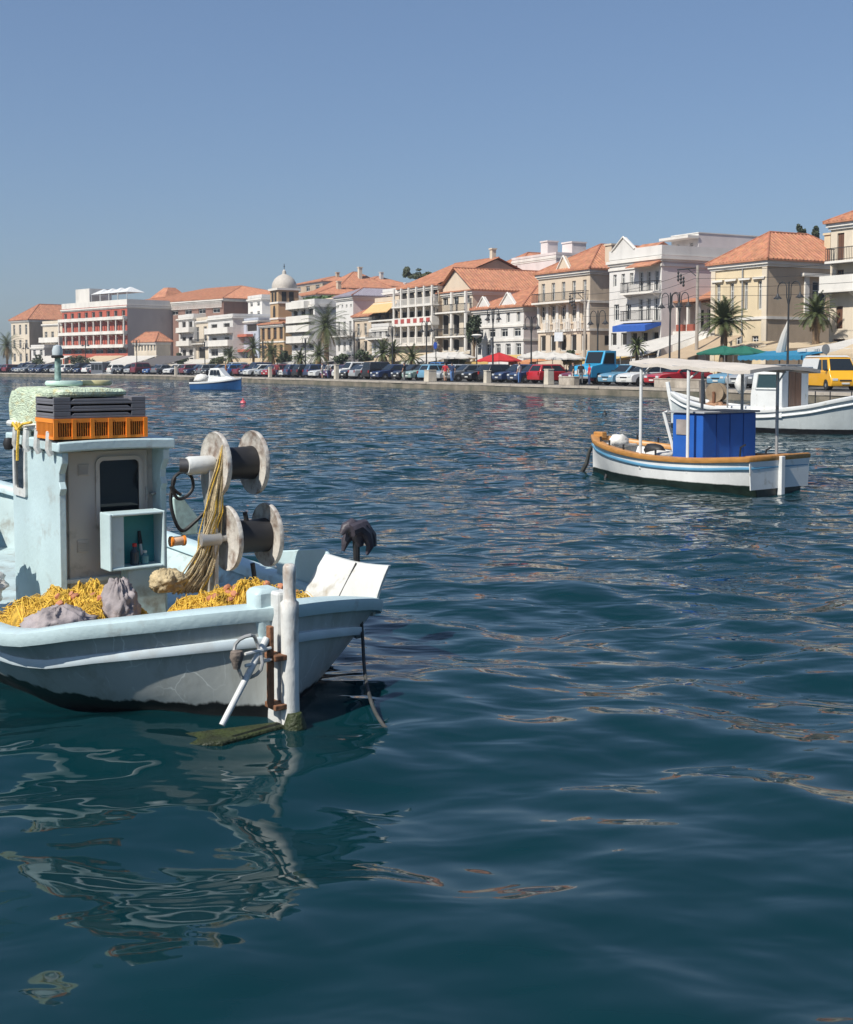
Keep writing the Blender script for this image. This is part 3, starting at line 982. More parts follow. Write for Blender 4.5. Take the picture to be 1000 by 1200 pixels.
# ---- nets, bags and sacks on the aft deck
def heap(name, label, foot, zb, hmax, mat, seed, strands, smat, pw=0.6, nr=14, na=40, rough=0.035, tube=0.0024, cat='net'):
    """foot: polygon of (u, v); a lumpy mass with loose strands lying over it"""
    rd = random.Random(seed)
    cx = sum(p[0] for p in foot) / len(foot); cyy = sum(p[1] for p in foot) / len(foot)
    def edge(a):
        best = 0.3
        d = Vector((math.cos(a), math.sin(a)))
        for i in range(len(foot)):
            p, q = Vector(foot[i]) - Vector((cx, cyy)), Vector(foot[(i + 1) % len(foot)]) - Vector((cx, cyy))
            e = q - p
            den = d.x * e.y - d.y * e.x
            if abs(den) < 1e-9:
                continue
            t = (p.x * e.y - p.y * e.x) / den
            s = (p.x * d.y - p.y * d.x) / den
            if t > 0 and -1e-6 <= s <= 1 + 1e-6:
                best = t
        return best
    E_ = [edge(2 * math.pi * k / na) for k in range(na)]
    def surf(a, r):
        k = a / (2 * math.pi) * na
        e = lerp(E_[int(k) % na], E_[(int(k) + 1) % na], k % 1)
        x, y = cx + math.cos(a) * e * r, cyy + math.sin(a) * e * r
        h = hmax * max(0, 1 - r ** 2.6) ** pw
        n = noise.noise(Vector((x * 5 + seed, y * 5, seed))) + 0.5 * noise.noise(Vector((x * 13, y * 13 + seed, 2)))
        return Vector((x, y, zb + h * (1 + 0.35 * n) + rough * noise.noise(Vector((x * 30, y * 30, seed)))))
    mb = MB()
    rings = [[surf(2 * math.pi * k / na, max(0.001, i / nr)) for k in range(na)] for i in range(nr + 1)]
    mb.loft(rings, 0, False)
    root = thing(name, label, cat, (cx, cyy, zb), frame=NF)
    off = (cx, cyy, zb)
    mb.v = [tuple(Vector(p) - Vector(off)) for p in mb.v]
    mb.build('mass', mat, root, smooth=True, ang=180)
    if strands:
        mb = MB()
        for s in range(strands):
            a, r = rd.uniform(0, 6.283), rd.uniform(0.05, 0.95)
            da, dr = rd.uniform(-0.12, 0.12), rd.uniform(-0.05, 0.05)
            pts = []
            lift = rd.uniform(0.002, 0.025)
            for i in range(rd.randint(16, 34)):
                p = surf(a % 6.283, min(0.98, abs(r)))
                pts.append(p - Vector(off) + Vector((0, 0, lift * math.sin(i * 0.9 + s) + 0.006)))
                da = max(-0.14, min(0.14, da + rd.uniform(-0.03, 0.03))); dr = max(-0.06, min(0.06, dr + rd.uniform(-0.02, 0.02)))
                a += da; r = max(0.03, min(0.97, r + dr))
            mb.tube(smooth_path(pts, 2), tube * (2.4 if s % 16 == 0 else rd.uniform(0.6, 1.3)), 4)
        o = mb.build('loose_strands', smat, root, smooth=True)
        o['kind'] = 'stuff'
    return root, surf

ynet = M('yellow_net', (0.58, 0.36, 0.05), 0.9, var=0.55, scale=24, bump=1.0, bscale=70, dirt=(0.30, 0.15, 0.02), dscale=14, damount=0.4)
yn2 = M('yellow_orange_net', (0.60, 0.34, 0.03), 0.9, var=0.5, scale=24, bump=1.0, bscale=70, dirt=(0.42, 0.17, 0.05), dscale=9, damount=0.35)
h1, s1 = heap('net_heap', 'big heap of yellow fishing net behind the wheelhouse door', [(1.0, 0.30), (0.86, 0.72), (1.02, 0.92), (1.6, 1.10), (2.15, 1.18), (2.18, 0.35), (1.6, 0.22)], 0.25, 0.38, ynet, 3, 700, rope_y)
h2, s2 = heap('net_heap', 'low heap of yellow net with small brown floats at the stern post', [(0.24, 0.02), (0.48, 0.45), (0.9, 0.30), (1.6, 0.15), (1.7, -0.5), (1.2, -0.95), (0.7, -0.85), (0.35, -0.5)], 0.30, 0.32, yn2, 11, 620, rope_y)
flo = M('brown_float', (0.42, 0.17, 0.09), 0.7, var=0.3, scale=10)
rd = random.Random(4)
fmesh = MB().lathe([(0.006, -0.028), (0.02, -0.024), (0.026, 0), (0.02, 0.024), (0.006, 0.028)], 8).build('float', flo, None, smooth=True)
fme = fmesh.data
bpy.data.objects.remove(fmesh)
for hroot, sf, n in ((h1, s1, 12), (h2, s2, 26)):
    for k in range(n):
        p = sf(rd.uniform(0, 6.283), rd.uniform(0.1, 0.9))
        o = child(fme, 'float', hroot, NF.inverted() @ (NF @ p) - (NF.inverted() @ hroot.matrix_world.translation) + Vector((0, 0, 0.012)))
        o.rotation_euler = (rd.uniform(0, 3), rd.uniform(0, 3), 0)

def bag(name, label, c, dims, mat, seed, cat='bag', sag=0.25):
    """crumpled cloth bundle"""
    mb = MB()
    rings = []
    na, nr = 72, 36
    for i in range(nr + 1):
        t = i / nr
        phi = math.pi * (t - 0.5)
        ring = []
        for k in range(na):
            a = 2 * math.pi * k / na
            d = Vector((math.cos(phi) * math.cos(a), math.cos(phi) * math.sin(a), math.sin(phi)))
            w_ = a * 8 + 3.5 * noise.noise(d * 2 + Vector((seed, 0, 0))) + 2.0 * t
            fold = (0.24 * (1 - abs(math.sin(w_))) ** 1.5 + 0.09 * (1 - abs(math.sin(w_ * 1.7 + 1)))) * (0.25 + t) - 0.06
            n = 0.22 * noise.noise(d * 2.3 + Vector((seed, 1, 0))) + 0.10 * noise.noise(d * 6 + Vector((0, seed, 0)))
            r = 1 + fold * 0.6 + n
            p = Vector((d.x * dims[0] / 2 * r, d.y * dims[1] / 2 * r, d.z * dims[2] / 2 * r))
            p.z = max(p.z, -dims[2] / 2 * 0.8)
            ring.append(p)
        rings.append(ring)
    mb.loft(rings, 0, True)
    root = mb.build(name, mat, None, frame=NF @ Matrix.Translation(c), smooth=True, ang=180)
    return tag(root, label, cat)
tarp = M('grey_tarp', (0.30, 0.265, 0.27), 0.8, var=0.3, scale=8, bump=0.3, bscale=60)
g = nb(28, 722, u=1.02)
bag('cloth_bundle', 'grey cloth bundle tucked under the port gunwale beside the nets', (1.10, 1.00, 0.50), (0.40, 0.46, 0.28), tarp, 5, 'cloth')
g = nb(137, 705, u=1.25)
bag('cloth_bundle', 'grey cloth sheet draped over a hump between two net heaps', (1.15, g.y + 0.02, 0.56), (0.30, 0.24, 0.40), tarp, 9, 'cloth')
wsack = M('white_sack', (0.60, 0.59, 0.56), 0.8, var=0.15, scale=6, bump=0.5, bscale=20)
bag('sack', 'white bulging sack left of the wheelhouse on top of another', (3.0, 1.14, 0.84), (0.75, 0.45, 0.42), wsack, 13, 'sack')
bag('sack', 'pale flat sack at the bottom beside the wheelhouse', (2.62, 1.14, 0.56), (0.7, 0.42, 0.34), wsack, 21, 'sack')
bag('bundle', 'tan net bundle lying beside the locker pedestal', (1.75, -0.02, 0.62), (0.24, 0.26, 0.18), rope_b, 31, 'net')

# beige net hanging from the upper reel down to the deck
rd = random.Random(12)
root = thing('hanging_net', 'tangled beige net hanging from the upper reel to the deck', 'net', (rc1.x, rc1.y + rh1, 0.4), frame=NF)
off = Vector((rc1.x, rc1.y + rh1, 0.4))
mb = MB(); my = MB()
path = [(262, 524), (259, 545), (254, 575), (252, 600), (246, 625), (240, 650), (232, 672), (222, 694)]
for s in range(46):
    w = rd.uniform(-1, 1)
    pts = []
    ph = rd.uniform(0, 6)
    for i, (x, y) in enumerate(path):
        spread = (3, 5, 8, 10, 11, 13, 17, 22)[i]
        ww = w + 0.5 * math.sin(i * 1.1 + ph)
        p = nb(x + spread * ww * 0.8, y + rd.uniform(-3, 3), u=1.80 - 0.02 * math.sin(ph + i))
        pts.append(p - off)
    (my if s % 6 == 0 else mb).tube(pts, rd.uniform(0.004, 0.009), 5)
o = mb.build('net_strands', rope_b, root, smooth=True); o['kind'] = 'stuff'
o = my.build('head_rope', rope_y, root, smooth=True); o['kind'] = 'stuff'
mb = MB()
rings = []
for i, (x, y) in enumerate(path):
    spread = (2, 4, 6, 8, 9, 11, 15, 20)[i]
    a, b = nb(x - spread, y, u=1.82), nb(x + spread, y, u=1.82)
    rings.append([a - off, (a + b) / 2 - off + Vector((-0.03, 0, 0)), b - off, (a + b) / 2 - off + Vector((0.03, 0, 0))])
mb.loft(rings, 0)
mb.build('net_mass', M('beige_net', (0.36, 0.29, 0.17), 0.95, var=0.6, scale=26, bump=1.0, bscale=60), root, smooth=True)

# stern mooring rope over the starboard quarter into the water
pts = [nb(392, 708, u=1.0), nb(415, 709, u=0.85), nb(422, 716, u=0.72), nb(425, 745, u=0.52), nb(428, 790, u=0.10), nb(436, 825, u=-0.22), nb(446, 845, u=-0.40), nb(456, 857, z=-0.01)]
sm = []
for i in range(len(pts) - 1):
    for k in range(5):
        t = k / 5
        p0, p1, p2, p3 = pts[max(i - 1, 0)], pts[i], pts[i + 1], pts[min(i + 2, len(pts) - 1)]
        sm.append(0.5 * ((2 * p1) + (p2 - p0) * t + (2 * p0 - 5 * p1 + 4 * p2 - p3) * t * t + (3 * p1 - p0 - 3 * p2 + p3) * t ** 3))
e = pts[-1]
sm += [e, e + Vector((0.5, -0.5, -0.35))]
mb = MB(); mb.tube(sm, 0.012, 7)
tag(mb.build('mooring_rope', rope_d, None, frame=NF, at=pts[2], smooth=True), 'dark mooring rope hanging from the pale blue boat into the water', 'rope')

# black rubber glove-like bundle on a short post
g0, g1 = nb(417, 616, u=1.35), nb(419, 668, u=1.35)
root = thing('covered_post', 'short post topped by a drooping black rubber glove on the boat quarter', 'post', (g1.x, g1.y, g1.z - 0.1), frame=NF)
o_ = Vector((g1.x, g1.y, g1.z - 0.1))
mb = MB(); mb.cyl((0, 0, 0), Vector((g0.x, g0.y, g0.z - 0.05)) - o_, 0.022, 0.03, 8)
mb.build('post', rubber, root, smooth=True)
mb = MB()
rub2 = M('glove_rubber', (0.045, 0.038, 0.05), 0.5, var=0.3, scale=9, bump=0.4)
def gp(x, y, du=0.0):
    return nb(x, y, u=1.35 + du) - o_
mb.tube([gp(421, 640), gp(420, 628), gp(417, 621), gp(411, 616), gp(404, 619), gp(400, 626)], [0.035, 0.06, 0.075, 0.06, 0.038, 0.018], 10)
mb.build('glove_thumb', rub2, root, smooth=True)
for k, pl_ in enumerate((((412, 622), (421, 618), (430, 626), (434, 640), (430, 650)), ((414, 618), (426, 616), (435, 628), (437, 640)), ((412, 624), (405, 634), (402, 646)))):
    mb = MB()
    mb.tube([gp(x, y, -0.05 + 0.05 * k) for x, y in pl_], [0.05, 0.055, 0.045, 0.032, 0.012][:len(pl_)] if len(pl_) > 3 else [0.05, 0.035, 0.012], 9)
    mb.build('glove_finger', rub2, root, smooth=True)
# ---------------------------------------------------------------- small boat with blue engine house and canvas awning
def boat_frame(p, th):
    f = Matrix.Translation(p) @ Matrix.Rotation(math.pi / 2 + th, 4, 'Z')
    return f
wood = M('varnished_wood', (0.46, 0.22, 0.06), 0.45, var=0.25, scale=5, stretch=(1, 4, 4))
brown_wood = M('brown_door_wood', (0.20, 0.085, 0.035), 0.5, var=0.3, scale=4, stretch=(4, 4, 0.6))
sheet_p = canvas('off_white_canvas', (0.72, 0.66, 0.59), 0.12, 3.0, 0.3)
boat_white = M('boat_white', (0.66, 0.67, 0.66), 0.4, var=0.08, scale=3, dirt=(0.4, 0.37, 0.3), dscale=4, damount=0.1)
blue_p = M('bright_blue_paint', (0.018, 0.10, 0.40), 0.42, var=0.12, scale=3)
stripe = M('sky_blue_stripe', (0.10, 0.27, 0.42), 0.4, var=0.15)

P2 = at_z(913, 577, 0)
F2 = boat_frame(P2, R(36.9))
b2 = thing('fishing_boat', 'small white open boat with blue engine house and off-white awning on posts', 'boat', frame=F2)
T2 = [(0.0, 0.83, 0.62, 0.58, -0.2), (0.08, 0.845, 0.615, 0.62, -0.22), (1.1, 0.96, 0.545, 0.88, -0.26), (2.2, 0.97, 0.54, 0.87, -0.26), (3.2, 0.80, 0.61, 0.58, -0.24), (4.0, 0.46, 0.70, 0.18, -0.2), (4.5, 0.04, 0.77, 0.02, -0.1)]
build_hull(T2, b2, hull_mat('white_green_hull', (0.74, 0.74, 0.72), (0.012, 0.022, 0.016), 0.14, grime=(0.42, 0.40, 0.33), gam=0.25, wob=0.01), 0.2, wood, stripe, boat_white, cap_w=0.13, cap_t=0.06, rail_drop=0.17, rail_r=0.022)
mb = MB(); mb.bb(-0.02, 0.10, -0.80, 0.80, 0.60, 0.655)
mb.build('transom_cap', wood, b2, bevel=0.01)
mb = MB(); mb.loft([[(-0.09, -0.05, z), (0.01, -0.05, z), (0.01, 0.05, z), (-0.09, 0.05, z)] for z in (-0.3, 0.3, 0.63)], 0)
mb.build('rudder', boat_white, b2, bevel=0.01)
mb = MB(); mb.prism([(-0.78, 0.08), (-0.82, 0.60), (0.82, 0.60), (0.78, 0.08)], 'X', -0.022, -0.002)
mb.build('transom', boat_white, b2)
eh = MB()
eh.bb(1.1, 1.80, -0.76, 0.70, 0.22, 1.33)
eh = eh.build('engine_house', blue_p, b2, bevel=0.02)
mb = MB(); mb.bb(1.04, 1.86, -0.80, 0.74, 1.335, 1.37)
mb.build('engine_house_top', M('grey_felt', (0.3, 0.31, 0.33), 0.8), eh, bevel=0.01)
mb = MB(); mb.bb(1.40, 1.70, 0.702, 0.715, 0.95, 1.22)
mb.build('engine_house_window', M('dusty_plywood', (0.32, 0.28, 0.26), 0.7, var=0.3), eh)
mb = MB()
for v in (-0.40, -0.03, 0.34):
    mb.bb(1.092, 1.099, v - 0.008, v + 0.008, 0.24, 1.32)
mb.build('engine_house_seam', M('dark_blue_seam', (0.008, 0.04, 0.2), 0.5), eh)
for u, v, zt in ((2.39, 0.9, 2.22), (1.25, 0.92, 2.16), (0.10, -0.05, 2.10), (1.54, -0.9, 2.18), (2.45, -0.85, 2.24), (0.12, 0.78, 2.06)):
    if (u, v) == (0.12, 0.78):
        continue
    mb = MB(); mb.cyl((u, v, 0.3), (u, v, zt), 0.028, n=8)
    mb.build('awning_post', boat_white if v > 0 else galv, b2, smooth=True)
    mb = MB(); mb.cyl((u, v, zt - 0.22), (u - 0.16, v * 0.8, zt - 0.02), 0.018, n=6)
    mb.build('awning_brace', boat_white, b2, smooth=True)
mb = MB()
rows = []
for i in range(17):
    t = i / 16
    u = lerp(-0.12, 2.62, t)
    rows.append([Vector((u, v, lerp(2.10, 2.25, t) + 0.07 * (1 - (v / 1.0) ** 2) - 0.03 * math.sin(t * math.pi * 4) ** 2 + 0.012 * noise.noise(Vector((u * 3, v * 3, 1))))) for v in [lerp(-0.95, 0.97, j / 10) for j in range(11)]])
rows2 = [r_ + [p + Vector((0, 0, -0.06 if (j in (0, 10) or i_ in (0, 16)) else -0.022)) for j, p in enumerate(r_[::-1])] for i_, r_ in enumerate(rows)]
mb.loft(rows2, 0)
mb.build('awning', sheet_p, b2, smooth=True, ang=50)
mb = MB()
for v in (-0.85, 0.0, 0.9):
    mb.tube([(-0.1, v, 2.07), (2.6, v, 2.22)], 0.018, 6)
mb.build('awning_frame', galv, b2)
for k, u in enumerate((2.9, 3.4, 3.8, 2.4, 2.0)):
    for s in (-1, 1):
        mb = MB()
        v = s * (interp(T2, u, 1) - 0.06)
        z = interp(T2, u, 2)
        mb.cyl((u, v, z), (u, v, z + 0.13), 0.016, 0.02, 8)
        mb.build('thole_pin', rubber, b2)
mb = MB()
for u in (2.6, 3.3):
    w = interp(T2, u, 1) - 0.1
    mb.bb(u - 0.11, u + 0.11, -w, w, 0.40, 0.44)
mb.build('thwart', boat_white, b2)
mb = MB(); mb.prism([(3.75, -0.45), (4.42, -0.03), (4.42, 0.03), (3.75, 0.45)], 'Z', 0.60, 0.64)
mb.build('fore_deck', boat_white, b2)
mb = MB(); mb.box((4.33, 0, 0.80), (0.25, 0.14, 0.12))
mb.build('bow_fairlead', wood, b2, bevel=0.02)
for k, (u, v, dx, ln, lab) in enumerate(((0.72, 0.2, 0.05, 0.55, 'engine_lever'), (0.55, -0.2, 0.12, 0.5, 'tiller'))):
    mb = MB(); mb.tube([(u, v, 0.2), (u - dx, v, 0.2 + ln), (u - dx - 0.1, v, 0.25 + ln)], 0.018, 6)
    mb.build(lab, rubber, b2)
mb = MB(); mb.tube([(1.82, 0.6, 0.55), (2.05, 0.66, 1.33), (1.95, 0.66, 1.35)], 0.03, 6)
mb.build('support_strut', boat_white, b2)
def lump(name, label, cat, frame, c, dims, mat, seed):
    mb = MB()
    rings = []
    for i in range(11):
        phi = math.pi * (i / 10 - 0.5)
        ring = []
        for k in range(16):
            a = 2 * math.pi * k / 16
            d = Vector((math.cos(phi) * math.cos(a), math.cos(phi) * math.sin(a), math.sin(phi)))
            r = 1 + 0.35 * noise.noise(d * 2.2 + Vector((seed, 0, 0)))
            ring.append((d.x * dims[0] / 2 * r, d.y * dims[1] / 2 * r, max(-0.45 * dims[2], d.z * dims[2] / 2 * r)))
        rings.append(ring)
    mb.loft(rings, 0)
    return tag(mb.build(name, mat, None, frame=frame @ Matrix.Translation(c), smooth=True, ang=180), label, cat)
lump('cloth_bundle', 'black crumpled cloth lying on the white open boat foredeck', 'cloth', F2, (3.0, -0.15, 0.55), (0.5, 0.28, 0.26), rubber, 3)
lump('sack', 'white sack in the bow of the small boat with wood gunwale', 'sack', F2, (3.75, 0.05, 0.70), (0.35, 0.4, 0.26), wsack, 6)
lump('sack', 'pale folded sheet on the thwart of the small white boat', 'sack', F2, (2.6, 0.1, 0.50), (0.45, 0.8, 0.16), wsack, 8)
mb = MB(); mb.tube([(4.42, 0.02, 0.72), (4.6, 0.03, 0.45), (4.66, 0.05, 0.2), (4.85, 0.08, -0.1), (5.2, 0.1, -0.5)], [0.03, 0.035, 0.045, 0.05, 0.04], 8)
tag(mb.build('mooring_rope', rope_d, None, frame=F2, at=(4.42, 0, 0.7), smooth=True), 'dark weedy mooring rope at the bow of the boat with blue box', 'rope')
mb = MB(); mb.tube([(3.9, 0.2, 0.12), (3.95, 0.3, -0.2)], 0.035, 8)
mb.build('fender', rubber, b2)

# ---------------------------------------------------------------- white caique with wheelhouse
P3 = Vector((14.0, 38.6, 0))
F3 = boat_frame(P3, R(50))
F3I = F3.inverted()
def pix3(x, y, u=None, v=None):
    o = F3I @ Vector((0, 0, CAMH)); d = F3I.to_3x3() @ ray(x, y)
    t = (u - o.x) / d.x if u is not None else (v - o.y) / d.y
    return o + d * t
b3 = thing('fishing_boat', 'white wooden caique with white wheelhouse and brown door', 'boat', frame=F3)
T3 = [(0.0, 0.05, 1.30, 0.02, -0.3), (0.3, 0.50, 1.22, 0.20, -0.4), (0.9, 0.95, 1.08, 0.60, -0.45), (1.8, 1.2, 0.88, 0.95, -0.5), (3.4, 1.28, 0.72, 1.05, -0.5), (5.0, 1.1, 0.78, 0.75, -0.5), (6.3, 0.62, 0.98, 0.28, -0.4), (7.1, 0.06, 1.22, 0.02, -0.2)]
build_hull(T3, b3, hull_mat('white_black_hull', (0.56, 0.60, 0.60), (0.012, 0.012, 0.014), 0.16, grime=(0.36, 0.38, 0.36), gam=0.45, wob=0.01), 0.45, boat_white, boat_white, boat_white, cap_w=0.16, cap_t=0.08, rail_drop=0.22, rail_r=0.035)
mb = MB(); mb.loft([[(7.0, -0.06, 0.6), (7.12, -0.06, 0.6), (7.12, 0.06, 0.6), (7.0, 0.06, 0.6)], [(7.12, -0.06, 1.2), (7.26, -0.06, 1.2), (7.26, 0.06, 1.2), (7.12, 0.06, 1.2)], [(7.22, -0.05, 1.6), (7.34, -0.05, 1.58), (7.34, 0.05, 1.58), (7.22, 0.05, 1.6)]], 0)
mb.build('stem_post', boat_white, b3, bevel=0.015)
ca = pix3(917, 450, u=2.5)
cv1, cu0 = ca.y, 2.5
cb = pix3(948, 450, u=2.5)
cv0 = cb.y
ce = pix3(880, 450, v=cv1)
cu1 = ce.x
zt = 2.06
mb = MB()
mb.prism([(cu0, 0.5), (cu0, zt), (cu1 - 0.12, zt), (cu1, 1.2), (cu1, 0.5)], 'Y', cv0, cv1)
wh = mb.build('wheelhouse', boat_white, b3, bevel=0.02)
mb = MB(); mb.bb(cu0 - 0.12, cu1 - 0.02, cv0 - 0.08, cv1 + 0.08, zt + 0.001, zt + 0.07)
mb.build('wheelhouse_roof', boat_white, wh, bevel=0.02)
mb = MB()
lu = cu1 - cu0
poly = [(cu0 + 0.14 * lu, 1.42), (cu0 + 0.16 * lu, 1.90), (cu1 - 0.26, 1.90), (cu1 - 0.18, 1.42)]
mb.prism(poly, 'Y', cv1 + 0.001, cv1 + 0.012)
wf = mb.build('wheelhouse_window', glass('sea_glass', (0.03, 0.06, 0.07), 0.1), wh)
mb = MB()
for i in range(4):
    p, q = poly[i], poly[(i + 1) % 4]
    mb.cyl((p[0], cv1 + 0.012, p[1]), (q[0], cv1 + 0.012, q[1]), 0.03, n=6)
mb.build('window_frame', boat_white, wf)
dw = (cv1 - cv0)
for k in range(2):
    mb = MB(); a = cv0 + dw * (0.30 + 0.24 * k)
    mb.bb(cu0 - 0.02, cu0 - 0.001, a, a + dw * 0.23, 0.62, 1.98)
    mb.build('door_leaf', brown_wood, wh, bevel=0.006)
mb = MB(); mb.loft([[(5.8 + 0.05 * z, -0.08, z), (5.96 + 0.05 * z, -0.08, z), (5.96 + 0.05 * z, 0.08, z), (5.8 + 0.05 * z, 0.08, z)] for z in (0.45, 1.65)], 0)
mb.build('bitt_post', M('weathered_wood', (0.16, 0.14, 0.125), 0.8, var=0.3, scale=8), b3, bevel=0.015)
g = pix3(840, 458, v=0.2)
root = bpy.data.objects.new('net_hauler', None); COL.objects.link(root); root.parent = b3; root.location = (g.x, 0.2, 1.25)
mb = MB(); mb.lathe([(0.05, -0.16), (0.33, -0.16), (0.33, -0.12), (0.16, -0.09), (0.16, 0.09), (0.33, 0.12), (0.33, 0.16), (0.05, 0.16)], 20, 0, (0, 0, 0), 'Y')
mb.build('drum', M('brown_drum', (0.24, 0.18, 0.12), 0.8, var=0.4), root, smooth=True)
mb = MB(); mb.cyl((0, -0.2, 0), (0, -0.22, -0.85), 0.05, n=8); mb.cyl((0, 0.2, 0), (0, 0.22, -0.85), 0.05, n=8); mb.cyl((0, -0.25, 0), (0, 0.25, 0), 0.04, n=8)
mb.build('stand', rust, root, smooth=True)
for (u, h) in ((4.1, 1.95), (4.6, 1.95)):
    mb = MB(); mb.cyl((u, 0.8, 0.5), (u, 0.8, h), 0.03, n=6)
    mb.build('stanchion', galv, b3)
lump('sack', 'pale sack leaning at the white wheelhouse front', 'sack', F3, (4.35, 0.35, 1.55), (0.35, 0.4, 0.7), wsack, 15)
lump('net_heap', 'brown net heap on the foredeck of the white caique', 'net', F3, (5.3, 0.2, 0.72), (0.9, 0.8, 0.5), M('brown_net', (0.3, 0.17, 0.1), 0.9, var=0.5, scale=15), 4)
mb = MB(); mb.bb(3.9, 5.2, -0.55, 0.55, 0.46, 0.82)
mb.build('hatch_coaming', boat_white, b3, bevel=0.02)
for (u, v) in ((1.2, 0.6), (0.9, -0.4), (1.6, 0.8)):
    mb = MB(); mb.cyl((u, v, 0.9), (u, v, 1.35), 0.02, n=6)
    mb.build('pin_rail_post', rubber, b3)

# ---------------------------------------------------------------- blue motor boat off the quay
P4 = at_z(254, 457, 0)
F4 = Matrix.Translation(P4) @ Matrix.Rotation(R(-22), 4, 'Z')      # bow to the right, slightly towards us
b4 = thing('motor_boat', 'dark blue motor boat with white cabin and outboard lying off the quay', 'motor boat', frame=F4)
T4 = [(-2.2, 0.85, 0.62, 0.75, -0.2), (-1.0, 0.92, 0.66, 0.8, -0.25), (0.6, 0.88, 0.78, 0.65, -0.25), (1.7, 0.58, 0.92, 0.3, -0.2), (2.45, 0.05, 1.05, 0.02, -0.1)]
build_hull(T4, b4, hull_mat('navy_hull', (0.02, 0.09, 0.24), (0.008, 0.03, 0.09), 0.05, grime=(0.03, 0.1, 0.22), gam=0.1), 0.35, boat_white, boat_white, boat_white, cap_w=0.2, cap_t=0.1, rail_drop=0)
mb = MB()
mb.loft([[(-0.5, -0.7, 0.7), (1.9, -0.35, 0.95), (1.9, 0.35, 0.95), (-0.5, 0.7, 0.7)], [(-0.4, -0.62, 1.15), (1.2, -0.4, 1.2), (1.2, 0.4, 1.2), (-0.4, 0.62, 1.15)]], 0)
mb.loft([[(-0.5, -0.62, 1.15), (1.15, -0.45, 1.2), (1.15, 0.45, 1.2), (-0.5, 0.62, 1.15)], [(-0.35, -0.52, 1.85), (0.45, -0.42, 1.9), (0.45, 0.42, 1.9), (-0.35, 0.52, 1.85)]], 0)
cb4 = mb.build('cabin', boat_white, b4, bevel=0.03)
for k in range(3):
    mb = MB()
    a, b = -0.32 + 0.36 * k, -0.02 + 0.36 * k
    mb.loft([[(a, -0.62, 1.3), (b, -0.60, 1.3), (b * 0.75, -0.52, 1.72), (a * 0.85, -0.53, 1.72)], [(a, -0.5, 1.3), (b, -0.48, 1.3), (b * 0.75, -0.42, 1.72), (a * 0.85, -0.43, 1.72)]], 0)
    mb.build('cabin_window', dark_glass, cb4)
mb = MB(); mb.box((-2.45, 0, 0.75), (0.35, 0.4, 0.5)); mb.box((-2.5, 0, 0.2), (0.16, 0.14, 0.8))
mb.build('outboard_motor', rubber, b4, bevel=0.05)
lump('cover', 'white tarpaulin heaped at the stern of the blue motor boat', 'tarpaulin', F4, (-1.5, 0, 0.95), (1.2, 1.2, 0.9), wsack, 7)

# ---------------------------------------------------------------- launch with dark windows at the far quay
P5 = at_z(119, 442.5, 0)
F5 = Matrix.Translation(P5) @ Matrix.Rotation(R(-35), 4, 'Z')
b5 = thing('launch', 'white launch with a dark glazed cabin moored at the far quay', 'boat', frame=F5)
T5 = [(-2.8, 0.9, 0.6, 0.8, -0.2), (-1, 1.1, 0.6, 0.95, -0.3), (1.0, 1.0, 0.7, 0.7, -0.3), (2.8, 0.06, 1.0, 0.02, -0.1)]
build_hull(T5, b5, boat_white, 0.4, boat_white, boat_white, boat_white, rail_drop=0, n=24)
mb = MB(); mb.bb(-1.7, 1.2, -0.8, 0.8, 0.4, 2.5)
cb5 = mb.build('cabin', M('dark_cabin', (0.10, 0.11, 0.13), 0.5), b5, bevel=0.05)
mb = MB(); mb.bb(-1.8, 1.35, -0.9, 0.9, 2.5, 2.65)
mb.build('cabin_roof', boat_white, cb5)
for k in range(3):
    mb = MB(); mb.bb(-1.5 + 0.9 * k, -0.8 + 0.9 * k, -0.83, -0.79, 1.3, 2.2)
    mb.build('cabin_window', dark_glass, cb5)

# ---------------------------------------------------------------- floats on the water
def float_buoy(px, py, h, mat, label):
    p = at_z(px, py, 0)
    mb = MB(); mb.lathe([(0.0, -h * 0.4), (h * 0.42, -h * 0.2), (h * 0.55, h * 0.15), (h * 0.42, h * 0.45), (h * 0.14, h * 0.62), (h * 0.12, h * 0.9), (0, h)], 12)
    tag(mb.build('buoy', mat, None, frame=Matrix.Translation(p), smooth=True), label, 'buoy')
float_buoy(285, 473, 0.32, M('pink_buoy', (0.55, 0.09, 0.11), 0.4), 'small pink mooring buoy floating off the quay')
float_buoy(709, 486, 0.2, rubber, 'small dark buoy beyond the boat with blue box')
# ---------------------------------------------------------------- quay line, ground
QZ = 0.62
QA, QB, QC = at_z(1000, 474, 0), at_z(180, 444, 0), at_z(0, 441, 0)
class Seg:
    """a straight stretch of quay: x runs along it (to the right seen from the water), y inland, z up from the quay top"""
    def __init__(s, a, b):
        s.o = Vector((a.x, a.y, 0))
        d = (b - a); d.z = 0
        s.len = d.length
        s.d = d.normalized()
        s.n = Vector((-s.d.y, s.d.x, 0))
        s.fr = Matrix(((s.d.x, s.n.x, 0, s.o.x), (s.d.y, s.n.y, 0, s.o.y), (0, 0, 1, QZ), (0, 0, 0, 1)))
        s.fi = s.fr.inverted()
        s.rz = math.atan2(s.d.y, s.d.x)
    def at(s, px, py, D):
        """photo pixel -> (along, height above quay) on the vertical plane D metres inland"""
        o = s.fi @ Vector((0, 0, CAMH)); d = s.fi.to_3x3() @ ray(px, py)
        t = (D - o.y) / d.y
        p = o + d * t
        return p.x, p.z
    def world(s, x, y, z=0.0):
        return s.fr @ Vector((x, y, z))
S1 = Seg(QB, QA)
QL = QB + (QC - QB) * 3.0
S2 = Seg(QC, QB)

